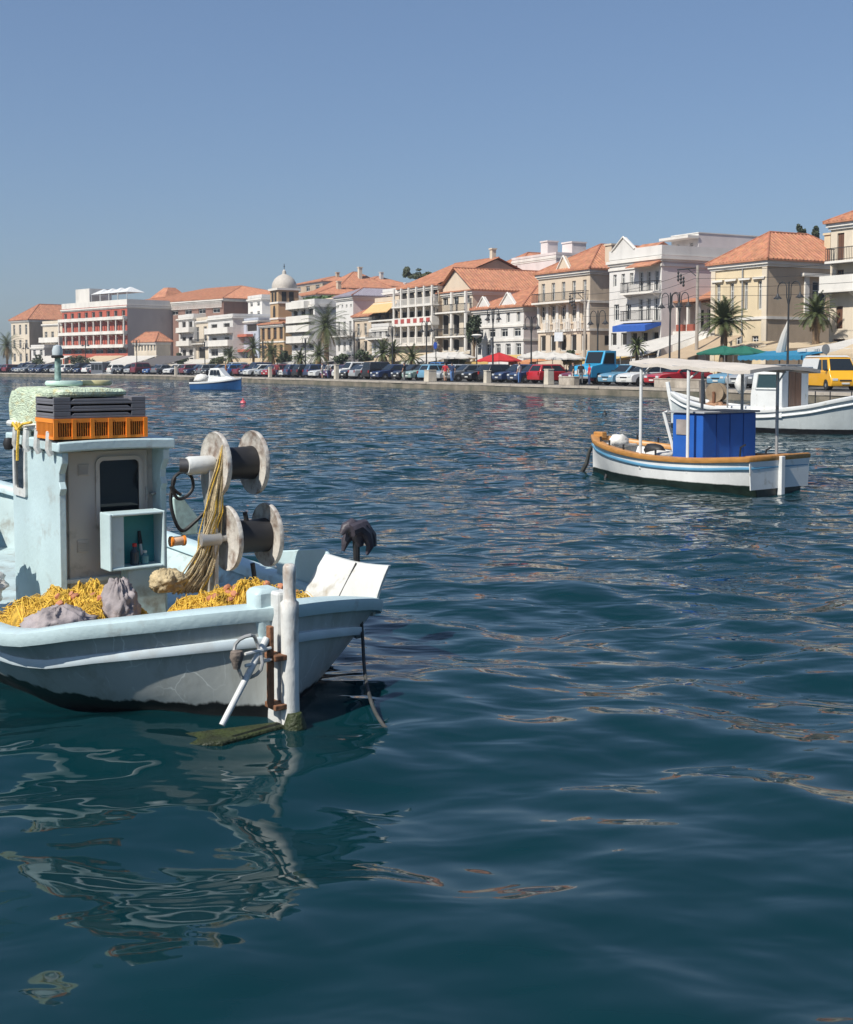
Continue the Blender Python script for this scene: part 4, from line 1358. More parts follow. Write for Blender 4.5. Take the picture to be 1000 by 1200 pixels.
stone_edge = M('quay_stone', (0.42, 0.37, 0.31), 0.8, var=0.25, scale=1.2, dirt=(0.22, 0.19, 0.15), dscale=0.8, damount=0.35, bump=0.4, bscale=5)
quay_wall = M('quay_wall', (0.20, 0.17, 0.13), 0.85, var=0.4, scale=0.8, dirt=(0.07, 0.075, 0.05), dscale=0.5, damount=0.5, bump=0.6, bscale=4)
asphalt = M('asphalt', (0.09, 0.088, 0.085), 0.9, var=0.2, scale=0.5)
paving = M('promenade_paving', (0.30, 0.28, 0.25), 0.85, var=0.15, scale=0.7)

far_r = S1.world(S1.len + 60, 0)
line = [QL, QB, Vector((far_r.x, far_r.y, 0))]
mb = MB()
inl = [QL + S2.n * 420, QB + (S1.n + S2.n).normalized() * 420, Vector((far_r.x, far_r.y, 0)) + S1.n * 420]
mb.add([(p.x, p.y, QZ - 0.01) for p in line + inl[::-1]], [(0, 1, 4, 5), (1, 2, 3, 4)])
structure(mb.build('ground', paving, fix=False))
mb = MB()
for a, b in ((0, 1), (1, 2)):
    mb.add([(line[a].x, line[a].y, -1.5), (line[b].x, line[b].y, -1.5), (line[b].x, line[b].y, QZ - 0.16), (line[a].x, line[a].y, QZ - 0.16)], [(0, 1, 2, 3)])
structure(mb.build('quay_wall', quay_wall, fix=False))
edge = bpy.data.objects.new('quay_edge', None); COL.objects.link(edge); structure(edge)
cop = MB(); cop.box((0, 0.28, QZ - 0.075), (2.34, 0.66, 0.17))
cop_me = cop.build('coping_stone', stone_edge, edge, bevel=0.02)
cme = cop_me.data
bpy.data.objects.remove(cop_me)
rd = random.Random(3)
for seg, x0, x1 in ((S1, 0, S1.len + 58), (S2, -S2.len * 2, S2.len)):
    x = x0 + 1.2
    while x < x1:
        p = seg.world(x, rd.uniform(-0.03, 0.03))
        if len(edge.children) < 290:
            o = child(cme, 'coping_stone', edge, (p.x, p.y, rd.uniform(-0.012, 0.012)), seg.rz)
        x += 2.36 if seg is S1 else 2.4
def strip(name, y0, y1, z, mat):
    mb = MB()
    pts = []
    for k, (p, n) in enumerate(((QL, S2.n), (QB, (S1.n + S2.n) / (1 + S1.n.dot(S2.n))), (Vector((far_r.x, far_r.y, 0)), S1.n))):
        pts.append((p.x + n.x * y0, p.y + n.y * y0, z)); pts.append((p.x + n.x * y1, p.y + n.y * y1, z))
    mb.add(pts, [(0, 2, 3, 1), (2, 4, 5, 3)])
    return structure(mb.build(name, mat, fix=False))
strip('road', 2.2, 15.5, QZ + 0.004, asphalt)
mb = MB()
mb.loft([[(QL + S2.n * 15.5).to_tuple()[:2] + (z,) for z in (QZ,)] for _ in (0, 1)], 0, False, closed=False) if False else None
kerb = strip('pavement', 15.5, 22.5, QZ + 0.12, paving)

# ---------------------------------------------------------------- buildings
def plaster(key, col, dirt=None):
    return M('plaster_' + key, col, 0.85, var=0.10, scale=0.5, dirt=dirt or tuple(c * 0.72 for c in col), dscale=0.35, damount=0.28, stretch=(1, 1, 0.45), bump=0.12, bscale=8)
WALL = {
    'white': plaster('white', (0.62, 0.60, 0.57)), 'cream': plaster('cream', (0.60, 0.52, 0.41)), 'beige': plaster('beige', (0.57, 0.47, 0.36)),
    'yellow': plaster('yellow', (0.62, 0.51, 0.34)), 'pink': plaster('pink', (0.64, 0.57, 0.55)), 'stone': plaster('stone', (0.42, 0.28, 0.155)),
    'tan': plaster('tan', (0.46, 0.36, 0.26)), 'red': plaster('red', (0.42, 0.10, 0.065)), 'grey': plaster('grey', (0.36, 0.32, 0.31)),
    'brown': plaster('brown', (0.24, 0.14, 0.11)), 'bluegrey': plaster('bluegrey', (0.42, 0.45, 0.52)), 'orange': plaster('orange', (0.55, 0.30, 0.13)),
}
trim = plaster('trim', (0.66, 0.63, 0.58))
def tile_mat(name, col):
    m = bpy.data.materials.new(name); m.use_nodes = True
    nt = m.node_tree; b = nt.nodes['Principled BSDF']; b.inputs['Roughness'].default_value = 0.8
    tc = nt.nodes.new('ShaderNodeTexCoord')
    n = nt.nodes.new('ShaderNodeTexNoise'); n.inputs['Scale'].default_value = 1.6; n.inputs['Detail'].default_value = 6
    nt.links.new(tc.outputs['Object'], n.inputs['Vector'])
    n2 = nt.nodes.new('ShaderNodeTexVoronoi'); n2.inputs['Scale'].default_value = 4.0
    nt.links.new(tc.outputs['Object'], n2.inputs['Vector'])
    cr = nt.nodes.new('ShaderNodeValToRGB')
    cr.color_ramp.elements[0].position = 0.3; cr.color_ramp.elements[0].color = (col[0] * .62, col[1] * .58, col[2] * .6, 1)
    cr.color_ramp.elements[1].position = 0.68; cr.color_ramp.elements[1].color = (*col, 1)
    nt.links.new(n.outputs[0], cr.inputs[0])
    mx = nt.nodes.new('ShaderNodeMix'); mx.data_type = 'RGBA'; mx.blend_type = 'MULTIPLY'; mx.inputs[0].default_value = 0.12
    nt.links.new(cr.outputs[0], mx.inputs[6]); nt.links.new(n2.outputs['Color'], mx.inputs[7])
    nt.links.new(mx.outputs[2], b.inputs['Base Color'])
    MATS[name] = m
    return m
TILE = tile_mat('clay_tiles', (0.50, 0.225, 0.125))
TILE2 = tile_mat('old_clay_tiles', (0.42, 0.17, 0.095))
pane_m = glass('window_glass', (0.02, 0.024, 0.028), 0.12)
pane_m.node_tree.nodes['Principled BSDF'].inputs['Specular IOR Level'].default_value = 0.22
dark_in = M('dark_interior', (0.02, 0.018, 0.016), 0.9)
frame_w = M('window_white', (0.55, 0.55, 0.53), 0.6)
frame_b = M('window_brown', (0.12, 0.055, 0.03), 0.6)
frame_g = M('window_green', (0.05, 0.11, 0.08), 0.6)
iron = M('wrought_iron', (0.03, 0.03, 0.032), 0.6)
FR = {'w': frame_w, 'b': frame_b, 'g': frame_g}
WCACHE = {}
def window_parts(w, h, kind, fm):
    key = (round(w, 1), round(h, 1), kind, fm)
    if key in WCACHE:
        return WCACHE[key]
    w, h = key[0], key[1]
    t = 0.09
    a = MB()
    a.bb(-w / 2, w / 2, 0, 0.06, h - t, h); a.bb(-w / 2, w / 2, 0, 0.06, 0, t)
    a.bb(-w / 2, -w / 2 + t, 0.001, 0.059, t, h - t); a.bb(w / 2 - t, w / 2, 0.001, 0.059, t, h - t)
    if kind != 'dark':
        a.bb(-0.04, 0.04, 0.002, 0.058, t, h - t)
        a.bb(-w / 2 + t, -0.04, 0.003, 0.057, h * 0.70, h * 0.70 + 0.06); a.bb(0.04, w / 2 - t, 0.003, 0.057, h * 0.70, h * 0.70 + 0.06)
    fo = a.build('window', FR[fm], None)
    p = MB(); p.bb(-w / 2 + t, w / 2 - t, 0.02, 0.04, t, h - t)
    po = p.build('pane', pane_m if kind != 'dark' else dark_in, None)
    s = None
    if kind in ('shut', 'open'):
        q = MB()
        lw = w / 2
        if kind == 'open':
            for sx in (-1, 1):
                q.bb(sx * (w / 2), sx * (w / 2 + lw), -0.24, -0.20, 0, h)
        else:
            q.bb(-w / 2 + t, -0.01, -0.04, -0.001, t, h - t); q.bb(0.01, w / 2 - t, -0.04, -0.001, t, h - t)
        so = q.build('shutter', FR[fm], None)
        s = so.data; bpy.data.objects.remove(so)
    r = (fo.data, po.data, s)
    bpy.data.objects.remove(fo); bpy.data.objects.remove(po)
    WCACHE[key] = r
    return r

def wall_holes(mb, W, Hh, holes, place, rev=0.22, m=0):
    """rectangular wall W x H (from 0) with rectangular holes and their reveals; place(x, z, depth) -> point"""
    xs = sorted({0.0, W, *[h[0] for h in holes], *[h[1] for h in holes]})
    zs = sorted({0.0, Hh, *[h[2] for h in holes], *[h[3] for h in holes]})
    for i in range(len(xs) - 1):
        for j in range(len(zs) - 1):
            cx, cz = (xs[i] + xs[i + 1]) / 2, (zs[j] + zs[j + 1]) / 2
            if any(h[0] < cx < h[1] and h[2] < cz < h[3] for h in holes):
                continue
            mb.add([place(xs[i], zs[j], 0), place(xs[i + 1], zs[j], 0), place(xs[i + 1], zs[j + 1], 0), place(xs[i], zs[j + 1], 0)], [(0, 1, 2, 3)], m)
    for (a, b, c, d) in holes:
        q = [(a, c), (b, c), (b, d), (a, d)]
        for k in range(4):
            p0, p1 = q[k], q[(k + 1) % 4]
            mb.add([place(*p0, 0), place(*p1, 0), place(*p1, rev), place(*p0, rev)], [(0, 1, 2, 3)], m)

def railing(mb, x0, x1, y, z, h, kind):
    if kind == 'solid':
        mb.bb(x0, x1, y, y + 0.1, z, z + h)
    else:
        mb.bb(x0, x1, y, y + 0.05, z + h - 0.06, z + h)
        mb.bb(x0, x1, y + 0.01, y + 0.04, z + 0.08, z + 0.12)
        step = 0.16 if kind == 'bars' else 0.28
        w = 0.02 if kind == 'bars' else 0.12
        n = max(2, int((x1 - x0) / step))
        for k in range(n + 1):
            x = lerp(x0 + w / 2, x1 - w / 2, k / n)
            mb.bb(x - w / 2, x + w / 2, y + 0.012, y + 0.038, z, z + h - 0.05)

def roof_hip(root, W, dep, h, rise, mat, over=0.45, ridge=None, gable=None):
    """hip or gable roof over W x dep; ridge runs along the longer side unless given ('x' or 'y')"""
    x0, x1, y0, y1 = -over, W + over, -over, dep + over
    rg = ridge or ('x' if W >= dep else 'y')
    cx, cyy = W / 2, dep / 2
    mb = MB()
    if rg == 'x':
        ins = 0 if gable else min((y1 - y0) / 2, (x1 - x0) / 2 - 0.2)
        r0, r1 = (x0 + ins, cyy, h + rise), (x1 - ins, cyy, h + rise)
        c = [(x0, y0, h), (x1, y0, h), (x1, y1, h), (x0, y1, h)]
        mb.add(c + [r0, r1], [(0, 1, 5, 4), (2, 3, 4, 5)] + ([] if gable else [(1, 2, 5), (3, 0, 4)]))
    else:
        ins = 0 if gable else min((x1 - x0) / 2, (y1 - y0) / 2 - 0.2)
        r0, r1 = (cx, y0 + ins, h + rise), (cx, y1 - ins, h + rise)
        c = [(x0, y0, h), (x1, y0, h), (x1, y1, h), (x0, y1, h)]
        mb.add(c + [r0, r1], [(1, 2, 5, 4), (3, 0, 4, 5)] + ([] if gable else [(0, 1, 4), (2, 3, 5)]))
    mb.bb(x0, x1, y0, y1, h - 0.14, h - 0.002)
    if gable:
        mb.v += []
    o = mb.build('roof', mat, root)
    rb = MB(); rb.tube([r0, r1], 0.12, 6)
    if not gable:
        for p, cs in ((r0, (0, 3) if rg == 'x' else (0, 1)), (r1, (1, 2) if rg == 'x' else (2, 3))):
            for k in cs:
                rb.tube([p, c[k]], 0.10, 6)
    rt = rb.build('ridge_tiles', TILE2, o, smooth=True)
    # tile courses running down the slopes as low ribs
    ribs = MB()
    faces = [tuple(c_) for c_ in ([c[0], c[1], r1, r0], [c[2], c[3], r0, r1], [c[1], c[2], r1 if rg == 'x' else r0 if False else r1], [c[3], c[0], r0])] if rg == 'x' else [([c[1], c[2], r1, r0]), ([c[3], c[0], r0, r1]), ([c[0], c[1], r0]), ([c[2], c[3], r1])]
    for q in faces[:2] if gable else faces:
        q = [Vector(p) for p in q]
        e = q[1] - q[0]
        n = int(e.length / 0.42)
        up = (q[-1] - q[0]) if len(q) == 3 else None
        nrm = e.cross(q[-1] - q[0]).normalized()
        if nrm.z < 0:
            nrm = -nrm
        sl = (nrm.cross(e)).normalized()
        if sl.z < 0:
            sl = -sl
        for k in range(n):
            t = (k + 0.5) / n
            p = q[0] + e * t
            # height of the slope line above this point
            if len(q) == 3:
                apex = q[2]; ta = (apex - q[0]).dot(e) / e.length_squared
                f = t / ta if t < ta else (1 - t) / max(1e-6, 1 - ta)
                L_ = (apex - q[0]).dot(sl) * f
            else:
                ta, tb = (q[3] - q[0]).dot(e) / e.length_squared, (q[2] - q[0]).dot(e) / e.length_squared
                f = min(1, t / ta if ta > 1e-6 else 1, (1 - t) / (1 - tb) if tb < 1 - 1e-6 else 1)
                L_ = (q[3] - q[0]).dot(sl) * f
            if L_ > 0.3:
                a, b = p + nrm * 0.005, p + sl * L_ + nrm * 0.005
                w = e.normalized() * 0.09
                ribs.add([a - w, a + nrm * 0.07, a + w, b - w, b + nrm * 0.07, b + w], [(0, 1, 4, 3), (1, 2, 5, 4), (0, 2, 1)])
    rr_ = ribs.build('tile_courses', mat, o, fix=False)
    rr_['kind'] = 'stuff'
    return o

BLD = {}
def building(name, label, x, e, rows, wall='white', D=22.0, dep=12.0, seg=S1, roof=('flat', 0.7), side=(), bal=(), bands=(), side_wall=None, frame='w', cat='building', trimm=None, base=0.0, chim=(), s_over=None, cor=0.28):
    """x = (left, right) photo columns of the water front, e = photo row of the eaves at the right corner;
    rows = (top row, bottom row, columns, width share, kind[, from, to]); bal = (photo row of slab, rail height, kind, from, to)"""
    s0, _ = seg.at(x[0], 380, D)
    s1, zt = seg.at(x[1], e, D)
    W, h = s1 - s0, zt - base
    def zz(py):
        return seg.at(x[1], py, D)[1] - base
    root = thing(name, label, cat, frame=seg.fr, loc=(s0, D, base))
    BLD[label] = root
    wm = WALL[wall]; sm = WALL[side_wall] if side_wall else wm
    tm = trimm or trim
    mb = MB()
    holes, wins = [], []
    for r in rows:
        yt, yb, n, wf, kind = r[:5]
        f0, f1 = (r[5], r[6]) if len(r) > 5 else (0.0, 1.0)
        a, b = max(0.05, zz(yb)), min(h - 0.1, zz(yt))
        cw = W * (f1 - f0) / n
        for k in range(n):
            cx = W * f0 + cw * (k + 0.5)
            w = min(cw * wf, cw * 0.9)
            holes.append((cx - w / 2, cx + w / 2, a, b)); wins.append((cx, a, w, b - a, kind, 0))
    low = min([h_[2] for h_ in holes] + [h])
    if low > 3.0 and D < 30:
        top = min(3.0, low - 0.35)
        n = max(1, int(W / 3.0))
        for k in range(n):
            cx = W * (k + 0.5) / n
            w = W / n * 0.72
            holes.append((cx - w / 2, cx + w / 2, 0.12, top)); wins.append((cx, 0.12, w, top - 0.12, 'dark' if (k + len(label)) % 3 else 'win', 0))
    wall_holes(mb, W, h, holes, lambda px, pz, d: (px, d, pz), m=0)
    sh = []
    for r in side:
        yt, yb, n, wf, kind = r[:5]
        f0, f1 = (r[5], r[6]) if len(r) > 5 else (0.0, 1.0)
        a, b = max(0.05, zz(yb)), min(h - 0.1, zz(yt))
        cw = dep * (f1 - f0) / n
        for k in range(n):
            cx = dep * f0 + cw * (k + 0.5)
            w = cw * wf
            sh.append((cx - w / 2, cx + w / 2, a, b)); wins.append((cx, a, w, b - a, kind, 1))
    wall_holes(mb, dep, h, sh, lambda px, pz, d: (W - d, px, pz), m=1)
    mb.add([(0, 0, 0), (0, dep, 0), (0, dep, h), (0, 0, h)], [(0, 1, 2, 3)], 1)
    mb.add([(0, dep, 0), (W, dep, 0), (W, dep, h), (0, dep, h)], [(0, 1, 2, 3)], 1)
    mb.add([(0, 0, h - 0.02), (W, 0, h - 0.02), (W, dep, h - 0.02), (0, dep, h - 0.02)], [(0, 1, 2, 3)], 1)
    mb.build('wall', [wm, sm], root, fix=False)
    for (c, z, w, hh, kind, sd_) in wins:
        fm, pm, smh = window_parts(w, hh, kind, frame)
        loc = (c, 0.14, z) if not sd_ else (W - 0.14, c, z)
        rz = 0 if not sd_ else math.pi / 2
        wo = child(fm, 'window', root, loc, rz)
        wo.scale = (w / round(w, 1) if round(w, 1) else 1, 1, hh / round(hh, 1) if round(hh, 1) else 1)
        child(pm, 'pane', wo)
        if smh:
            child(smh, 'shutter', wo)
    for (py, rh, kind, f0, f1) in bal:
        z = zz(py)
        m2 = MB()
        bd = 1.05
        xa, xb = W * f0, W * f1
        m2.bb(xa, xb, -bd, -0.001, z - 0.18, z)
        bo = m2.build('balcony', tm, root)
        m2 = MB()
        railing(m2, xa + 0.03, xb - 0.03, -bd + 0.03, z, rh, kind)
        for xx in (xa + 0.03, xb - 0.08):
            if kind == 'solid':
                m2.bb(xx, xx + 0.06, -bd + 0.131, -0.002, z, z + rh)
            else:
                m2.bb(xx, xx + 0.04, -bd + 0.09, -0.002, z + rh - 0.06, z + rh)
                for q in range(4):
                    m2.bb(xx, xx + 0.03, -bd + 0.25 + 0.2 * q, -bd + 0.28 + 0.2 * q, z, z + rh - 0.06)
        m2.build('railing', iron if kind == 'bars' else tm, bo)
        nb_ = max(2, int((xb - xa) / 1.8))
        for q in range(nb_):
            m2 = MB()
            xx = lerp(xa + 0.3, xb - 0.3, q / max(1, nb_ - 1))
            m2.prism([(-0.003, z - 0.181), (-0.8, z - 0.181), (-0.7, z - 0.28), (-0.003, z - 0.6)], 'X', xx - 0.08, xx + 0.08)
            m2.build('bracket', tm, bo)
    for py in bands:
        z = zz(py)
        m2 = MB()
        m2.bb(-0.06, W + 0.10, -0.12, -0.002, z - 0.12, z + 0.12); m2.bb(W + 0.002, W + 0.10, 0, dep, z - 0.12, z + 0.12)
        m2.build('string_course', tm, root)
    if cor:
        m2 = MB()
        c = cor
        m2.bb(-c, W + c, -c, -0.003, h - 0.42, h - 0.145); m2.bb(W + 0.003, W + c, 0, dep, h - 0.42, h - 0.145)
        m2.bb(-c * 0.5, W + c * 0.5, -c * 0.5, -0.004, h - 0.62, h - 0.421); m2.bb(W + 0.004, W + c * 0.5, 0, dep, h - 0.62, h - 0.421)
        m2.build('cornice', tm, root)
    k = roof[0]
    ro = None
    if k == 'flat':
        p = roof[1]
        m2 = MB()
        m2.bb(-0.05, W + 0.05, -0.05, 0.15, h, h + p); m2.bb(-0.05, W + 0.05, dep - 0.15, dep + 0.05, h, h + p)
        m2.bb(-0.05, 0.15, 0.15, dep - 0.15, h, h + p); m2.bb(W - 0.15, W + 0.05, 0.15, dep - 0.15, h, h + p)
        ro = m2.build('parapet', tm if len(roof) > 2 else wm, root)
    elif k in ('hip', 'gable'):
        ro = roof_hip(root, W, dep, h, roof[1], roof[3] if len(roof) > 3 else TILE, ridge=roof[2] if len(roof) > 2 else None, gable=(k == 'gable'))
        if k == 'gable':
            m2 = MB()
            rg = (roof[2] if len(roof) > 2 else None) or ('x' if W >= dep else 'y')
            if rg == 'y':
                m2.prism([(0, h - 0.01), (W, h - 0.01), (W / 2, h + roof[1] * 0.94)], 'Y', 0.0, dep)
            else:
                m2.prism([(0, h - 0.01), (dep, h - 0.01), (dep / 2, h + roof[1] * 0.94)], 'X', 0, W)
            m2.build('gable_wall', sm, root)
    for (fx, fy, hh, ww) in chim:
        m2 = MB()
        z0_ = h + 0.1
        m2.bb(W * fx - ww / 2, W * fx + ww / 2, dep * fy - ww / 2, dep * fy + ww / 2, z0_, z0_ + hh)
        m2.bb(W * fx - ww / 2 - .1, W * fx + ww / 2 + .1, dep * fy - ww / 2 - .1, dep * fy + ww / 2 + .1, z0_ + hh, z0_ + hh + 0.18)
        m2.build('chimney', wm, ro or root)
    return root, W, h, zz

def pediment(root, W, h, f0, f1, rise, wm, y=-0.02):
    m2 = MB()
    a, b = W * f0, W * f1
    m2.prism([(a, h - 0.02), (b, h - 0.02), ((a + b) / 2, h + rise)], 'Y', y, y + 0.35)
    o = m2.build('pediment', wm, root)
    m2 = MB()
    for p, q in (((a, h), ((a + b) / 2, h + rise)), (((a + b) / 2, h + rise), (b, h))):
        m2.cyl((p[0], y - 0.05, p[1]), (q[0], y - 0.05, q[1]), 0.10, n=6)
    m2.build('pediment_moulding', trim, o)

def add_part(root, name, mat, fn, parent=None):
    m2 = MB(); fn(m2)
    return m2.build(name, mat, parent or root)

# ---- from the right along the main quay
r, W, h, zz = building('apartment_house', 'cream three storey house with white balconies and brown shutters', (972, 1075), 247,
    [(262, 296, 4, 0.34, 'shut'), (308, 331, 4, 0.36, 'win'), (354, 382, 4, 0.34, 'shut'), (395, 425, 4, 0.6, 'dark')], 'cream', D=21, dep=11, roof=('hip', 2.2), bal=((298, 1.0, 'bars', 0.05, 0.95), (334, 1.1, 'solid', -0.02, 0.98)), frame='b')
r, W, h, zz = building('neoclassical_house', 'yellow two storey neoclassical house with orange hipped roof', (834, 900), 303,
    [(328, 362, 4, 0.30, 'win'), (393, 408, 3, 0.40, 'win', 0.08, 0.95)], 'yellow', D=22, dep=11.5, roof=('hip', 2.7), side=[(327, 366, 1, 0.22, 'win', 0.2, 0.85)], bands=(372,), side_wall='tan', chim=((0.8, 0.75, 2.4, 0.7),))
for k in range(4):
    cx = W / 4 * (k + 0.5)
    add_part(r, 'window_hood', trim, lambda m2: m2.prism([(cx - 0.65, zz(326)), (cx + 0.65, zz(326)), (cx + 0.75, zz(323.5)), (cx - 0.75, zz(323.5))], 'Y', -0.22, -0.002))
for xx in (0.25, W - 0.25):
    add_part(r, 'pilaster', WALL['cream'], lambda m2: m2.bb(xx - 0.28, xx + 0.28, -0.10, -0.002, 0, h - 0.63))
add_part(r, 'window_surround', trim, lambda m2: (m2.bb(W + 0.002, W + 0.15, 4.2, 4.7, zz(366), zz(322)), m2.bb(W + 0.002, W + 0.15, 7.3, 7.8, zz(366), zz(322)), m2.bb(W + 0.002, W + 0.4, 3.8, 8.2, zz(322), zz(318))))
add_part(r, 'downpipe', galv, lambda m2: m2.cyl((W * 0.58, -0.1, 0.2), (W * 0.58, -0.1, h - 0.6), 0.07, n=6))
r, W, h, zz = building('terrace_house', 'low house with orange roof and raised veranda with red planters', (790, 840), 352,
    [(361, 384, 4, 0.7, 'dark')], 'pink', D=26, dep=9, roof=('hip', 1.6), cor=0.2)
for k in range(5):
    add_part(r, 'veranda_column', trim, lambda m2: m2.bb(W * k / 4 - 0.12, W * k / 4 + 0.12, -2.2, -1.95, zz(388), zz(354)))
add_part(r, 'veranda_roof', TILE, lambda m2: m2.loft([[(-0.3, -2.6, zz(354)), (W + 0.3, -2.6, zz(354)), (W + 0.3, 0.0, zz(349)), (-0.3, 0.0, zz(349))], [(-0.3, -2.6, zz(354) + .15), (W + 0.3, -2.6, zz(354) + .15), (W + 0.3, 0.0, zz(349) + .15), (-0.3, 0.0, zz(349) + .15)]], 0))
add_part(r, 'veranda_floor', trim, lambda m2: m2.bb(-0.3, W + 0.3, -2.6, -0.01, 0, zz(388)))
for k in range(4):
    add_part(r, 'planter', M('red_planter', (0.30, 0.08, 0.05), 0.7), lambda m2: m2.bb(W * k / 4 + 0.3, W * (k + 1) / 4 - 0.3, -2.5, -2.1, zz(388), zz(380)))
for k in range(7):
    add_part(r, 'step', trim, lambda m2: m2.bb(W + 0.35, W + 3.0, -2.6 - 0.4 * k, -2.6 - 0.4 * (k - 1) - 0.003, 0, zz(390) * (1 - k / 7)))
# white pair with long pink side wall and set-back top storey
r, W, h, zz = building('white_house', 'white three storey house with pedimented bay, balconies and blue awning', (714, 776), 298,
    [(316, 331, 3, 0.42, 'win', 0.03, 0.52), (353, 373, 2, 0.42, 'win', 0.03, 0.5), (316, 340, 3, 0.5, 'win', 0.55, 0.98), (348, 376, 3, 0.55, 'win', 0.55, 0.98), (388, 404, 5, 0.55, 'dark')], 'white', D=22, dep=21, side_wall='pink',
    roof=('flat', 0.9), bal=((341, 1.0, 'bars', 0.38, 1.0), (375, 1.0, 'bars', 0.38, 1.0)), bands=(310,))
pediment(r, W, h + 0.85, 0.05, 0.5, 1.3, WALL['white'])
add_part(r, 'tile_canopy', TILE, lambda m2: m2.prism([(-1.3, zz(312)), (-1.3, zz(312) + 0.1), (0, zz(304)), (0, zz(306))], 'X', W * 0.52, W))
add_part(r, 'roof_tiles', TILE, lambda m2: m2.prism([(0.3, h + 0.9), (1.2, h + 1.35), (2.1, h + 0.9)], 'X', W * 0.45, W * 0.85))
add_part(r, 'shop_awning', M('blue_awning', (0.02, 0.09, 0.38), 0.7), lambda m2: m2.loft([[(W * 0.38, -1.9, zz(388)), (W, -1.9, zz(388)), (W, -1.9, zz(381)), (W * 0.38, -1.9, zz(381))], [(W * 0.38, -0.003, zz(381)), (W, -0.003, zz(381)), (W, -0.003, zz(376)), (W * 0.38, -0.003, zz(376))]], 0))
r, W, h, zz = building('tall_block', 'plain pale block rising behind the white pedimented house', (786, 819), 273,
    [(283, 291, 2, 0.25, 'win')], 'white', D=27, dep=24, side_wall='pink', roof=('flat', 0.1), cor=0)
add_part(r, 'roof_canopy', trim, lambda m2: m2.bb(-0.2, W + 0.1, -1.4, 0.0, h - 0.5, h - 0.25))
# beige classical block
r, W, h, zz = building('classical_block', 'beige three storey classical block with pediment and arcaded ground floor', (631, 692), 314,
    [(327, 349, 5, 0.34, 'win'), (355, 376, 5, 0.42, 'win'), (391, 411, 5, 0.55, 'dark')], 'beige', D=22, dep=15, roof=('hip', 3.0), side=[(392, 405, 2, 0.5, 'dark')],
    bal=((351, 0.95, 'bars', 0.02, 0.98),), bands=(353, 386), chim=((0.97, 0.2, 2.3, 1.1), (0.2, 0.6, 2.3, 1.0)))
pediment(r, W, h, 0.36, 0.64, 1.6, WALL['beige'])
for k in range(4):
    add_part(r, 'balustrade', trim, lambda m2: railing(m2, W * (k + 0.56) / 5 + 0.6, W * (k + 1.44) / 5 + 0.2, -0.5, zz(385), 1.1, 'baluster'))
for k in range(6):
    add_part(r, 'column', trim, lambda m2: m2.bb(W * k / 5 - 0.22 + (0.22 if k == 0 else -0.22 if k == 5 else 0), W * k / 5 + 0.22 + (0.22 if k == 0 else -0.22 if k == 5 else 0), -0.16, -0.004, zz(384), zz(354)))
add_part(r, 'shop_sign', M('sign_white', (0.6, 0.63, 0.66), 0.5), lambda m2: m2.bb(W * 0.42, W * 0.58, -0.6, -0.5, zz(399), zz(388)))
building('plain_block', 'tall plain cream block with roof tanks behind the classical block', (600, 652), 298,
    [(305, 314, 1, 0.3, 'dark', 0.0, 0.2)], 'pink', D=36, dep=14, roof=('flat', 0.3), cor=0.1, chim=((0.45, 0.2, 2.0, 1.6), (0.8, 0.3, 1.6, 2.2)))
# small white neoclassical
r, W, h, zz = building('small_neoclassical_house', 'white two storey house with two little gables and orange roof', (556, 614), 358,
    [(364, 377, 5, 0.34, 'win'), (384, 394, 4, 0.55, 'win'), (402, 416, 5, 0.5, 'win')], 'white', D=22, dep=11, roof=('hip', 2.6), side_wall='pink', bands=(381, 398), side=[(366, 378, 1, 0.2, 'win')])
pediment(r, W, h, 0.05, 0.33, 1.4, WALL['white']); pediment(r, W, h, 0.52, 0.86, 1.6, WALL['white'])
building('cream_annex', 'cream flat annex between the little gabled house and the orange gables', (572, 612), 330, [(336, 346, 3, 0.3, 'win')], 'cream', D=34, dep=8, roof=('flat', 0.3))
# cream with gables
r, W, h, zz = building('gabled_house', 'cream three storey house with orange gable and open balconies', (516, 554), 339,
    [(343, 355, 3, 0.5, 'win'), (366, 391, 3, 0.62, 'dark'), (396, 411, 3, 0.6, 'dark')], 'cream', D=22, dep=14, roof=('gable', 2.8, 'y'), side_wall='beige',
    bal=((364, 0.9, 'bars', -0.02, 1.0), (393, 0.9, 'bars', -0.02, 1.0)), side=[(366, 384, 2, 0.3, 'dark')])
for xx in (0.2, W * 0.55, W - 0.2):
    add_part(r, 'pillar', trim, lambda m2: m2.bb(xx - 0.18, xx + 0.18, -0.95, -0.7, zz(411), zz(341)))
# dark hotel with galleries
r, W, h, zz = building('hotel', 'hotel with dark loggias, white galleries and long orange gabled roof', (469, 514), 333,
    [(338, 355, 5, 0.78, 'dark'), (362, 373, 5, 0.72, 'dark'), (386, 401, 5, 0.78, 'dark')], 'cream', D=21.5, dep=17, roof=('gable', 3.6, 'x'), side_wall='tan',
    bal=((356, 0.9, 'baluster', -0.04, 1.02), (379, 0.9, 'solid', -0.04, 1.02), (403, 0.9, 'baluster', -0.04, 1.02)), chim=((0.9, 0.5, 4.6, 0.6),))
for k in range(6):
    add_part(r, 'gallery_post', trim, lambda m2: m2.bb(W * k / 5 - 0.13, W * k / 5 + 0.13, -1.0, -0.8, zz(404), zz(334)))
for k in range(6):
    add_part(r, 'red_panel', M('red_panel', (0.36, 0.07, 0.06), 0.7), lambda m2: m2.bb(W * (k + 0.25) / 6, W * (k + 0.8) / 6, -1.045, -1.021, zz(379) + 0.2, zz(379) + 0.75))
building('back_house', 'long white house with dark windows on the rise behind the orange gables', (560, 600), 309, [(312, 318, 6, 0.6, 'win')], 'white', D=60, dep=10, roof=('flat', 0.4), cor=0.15)
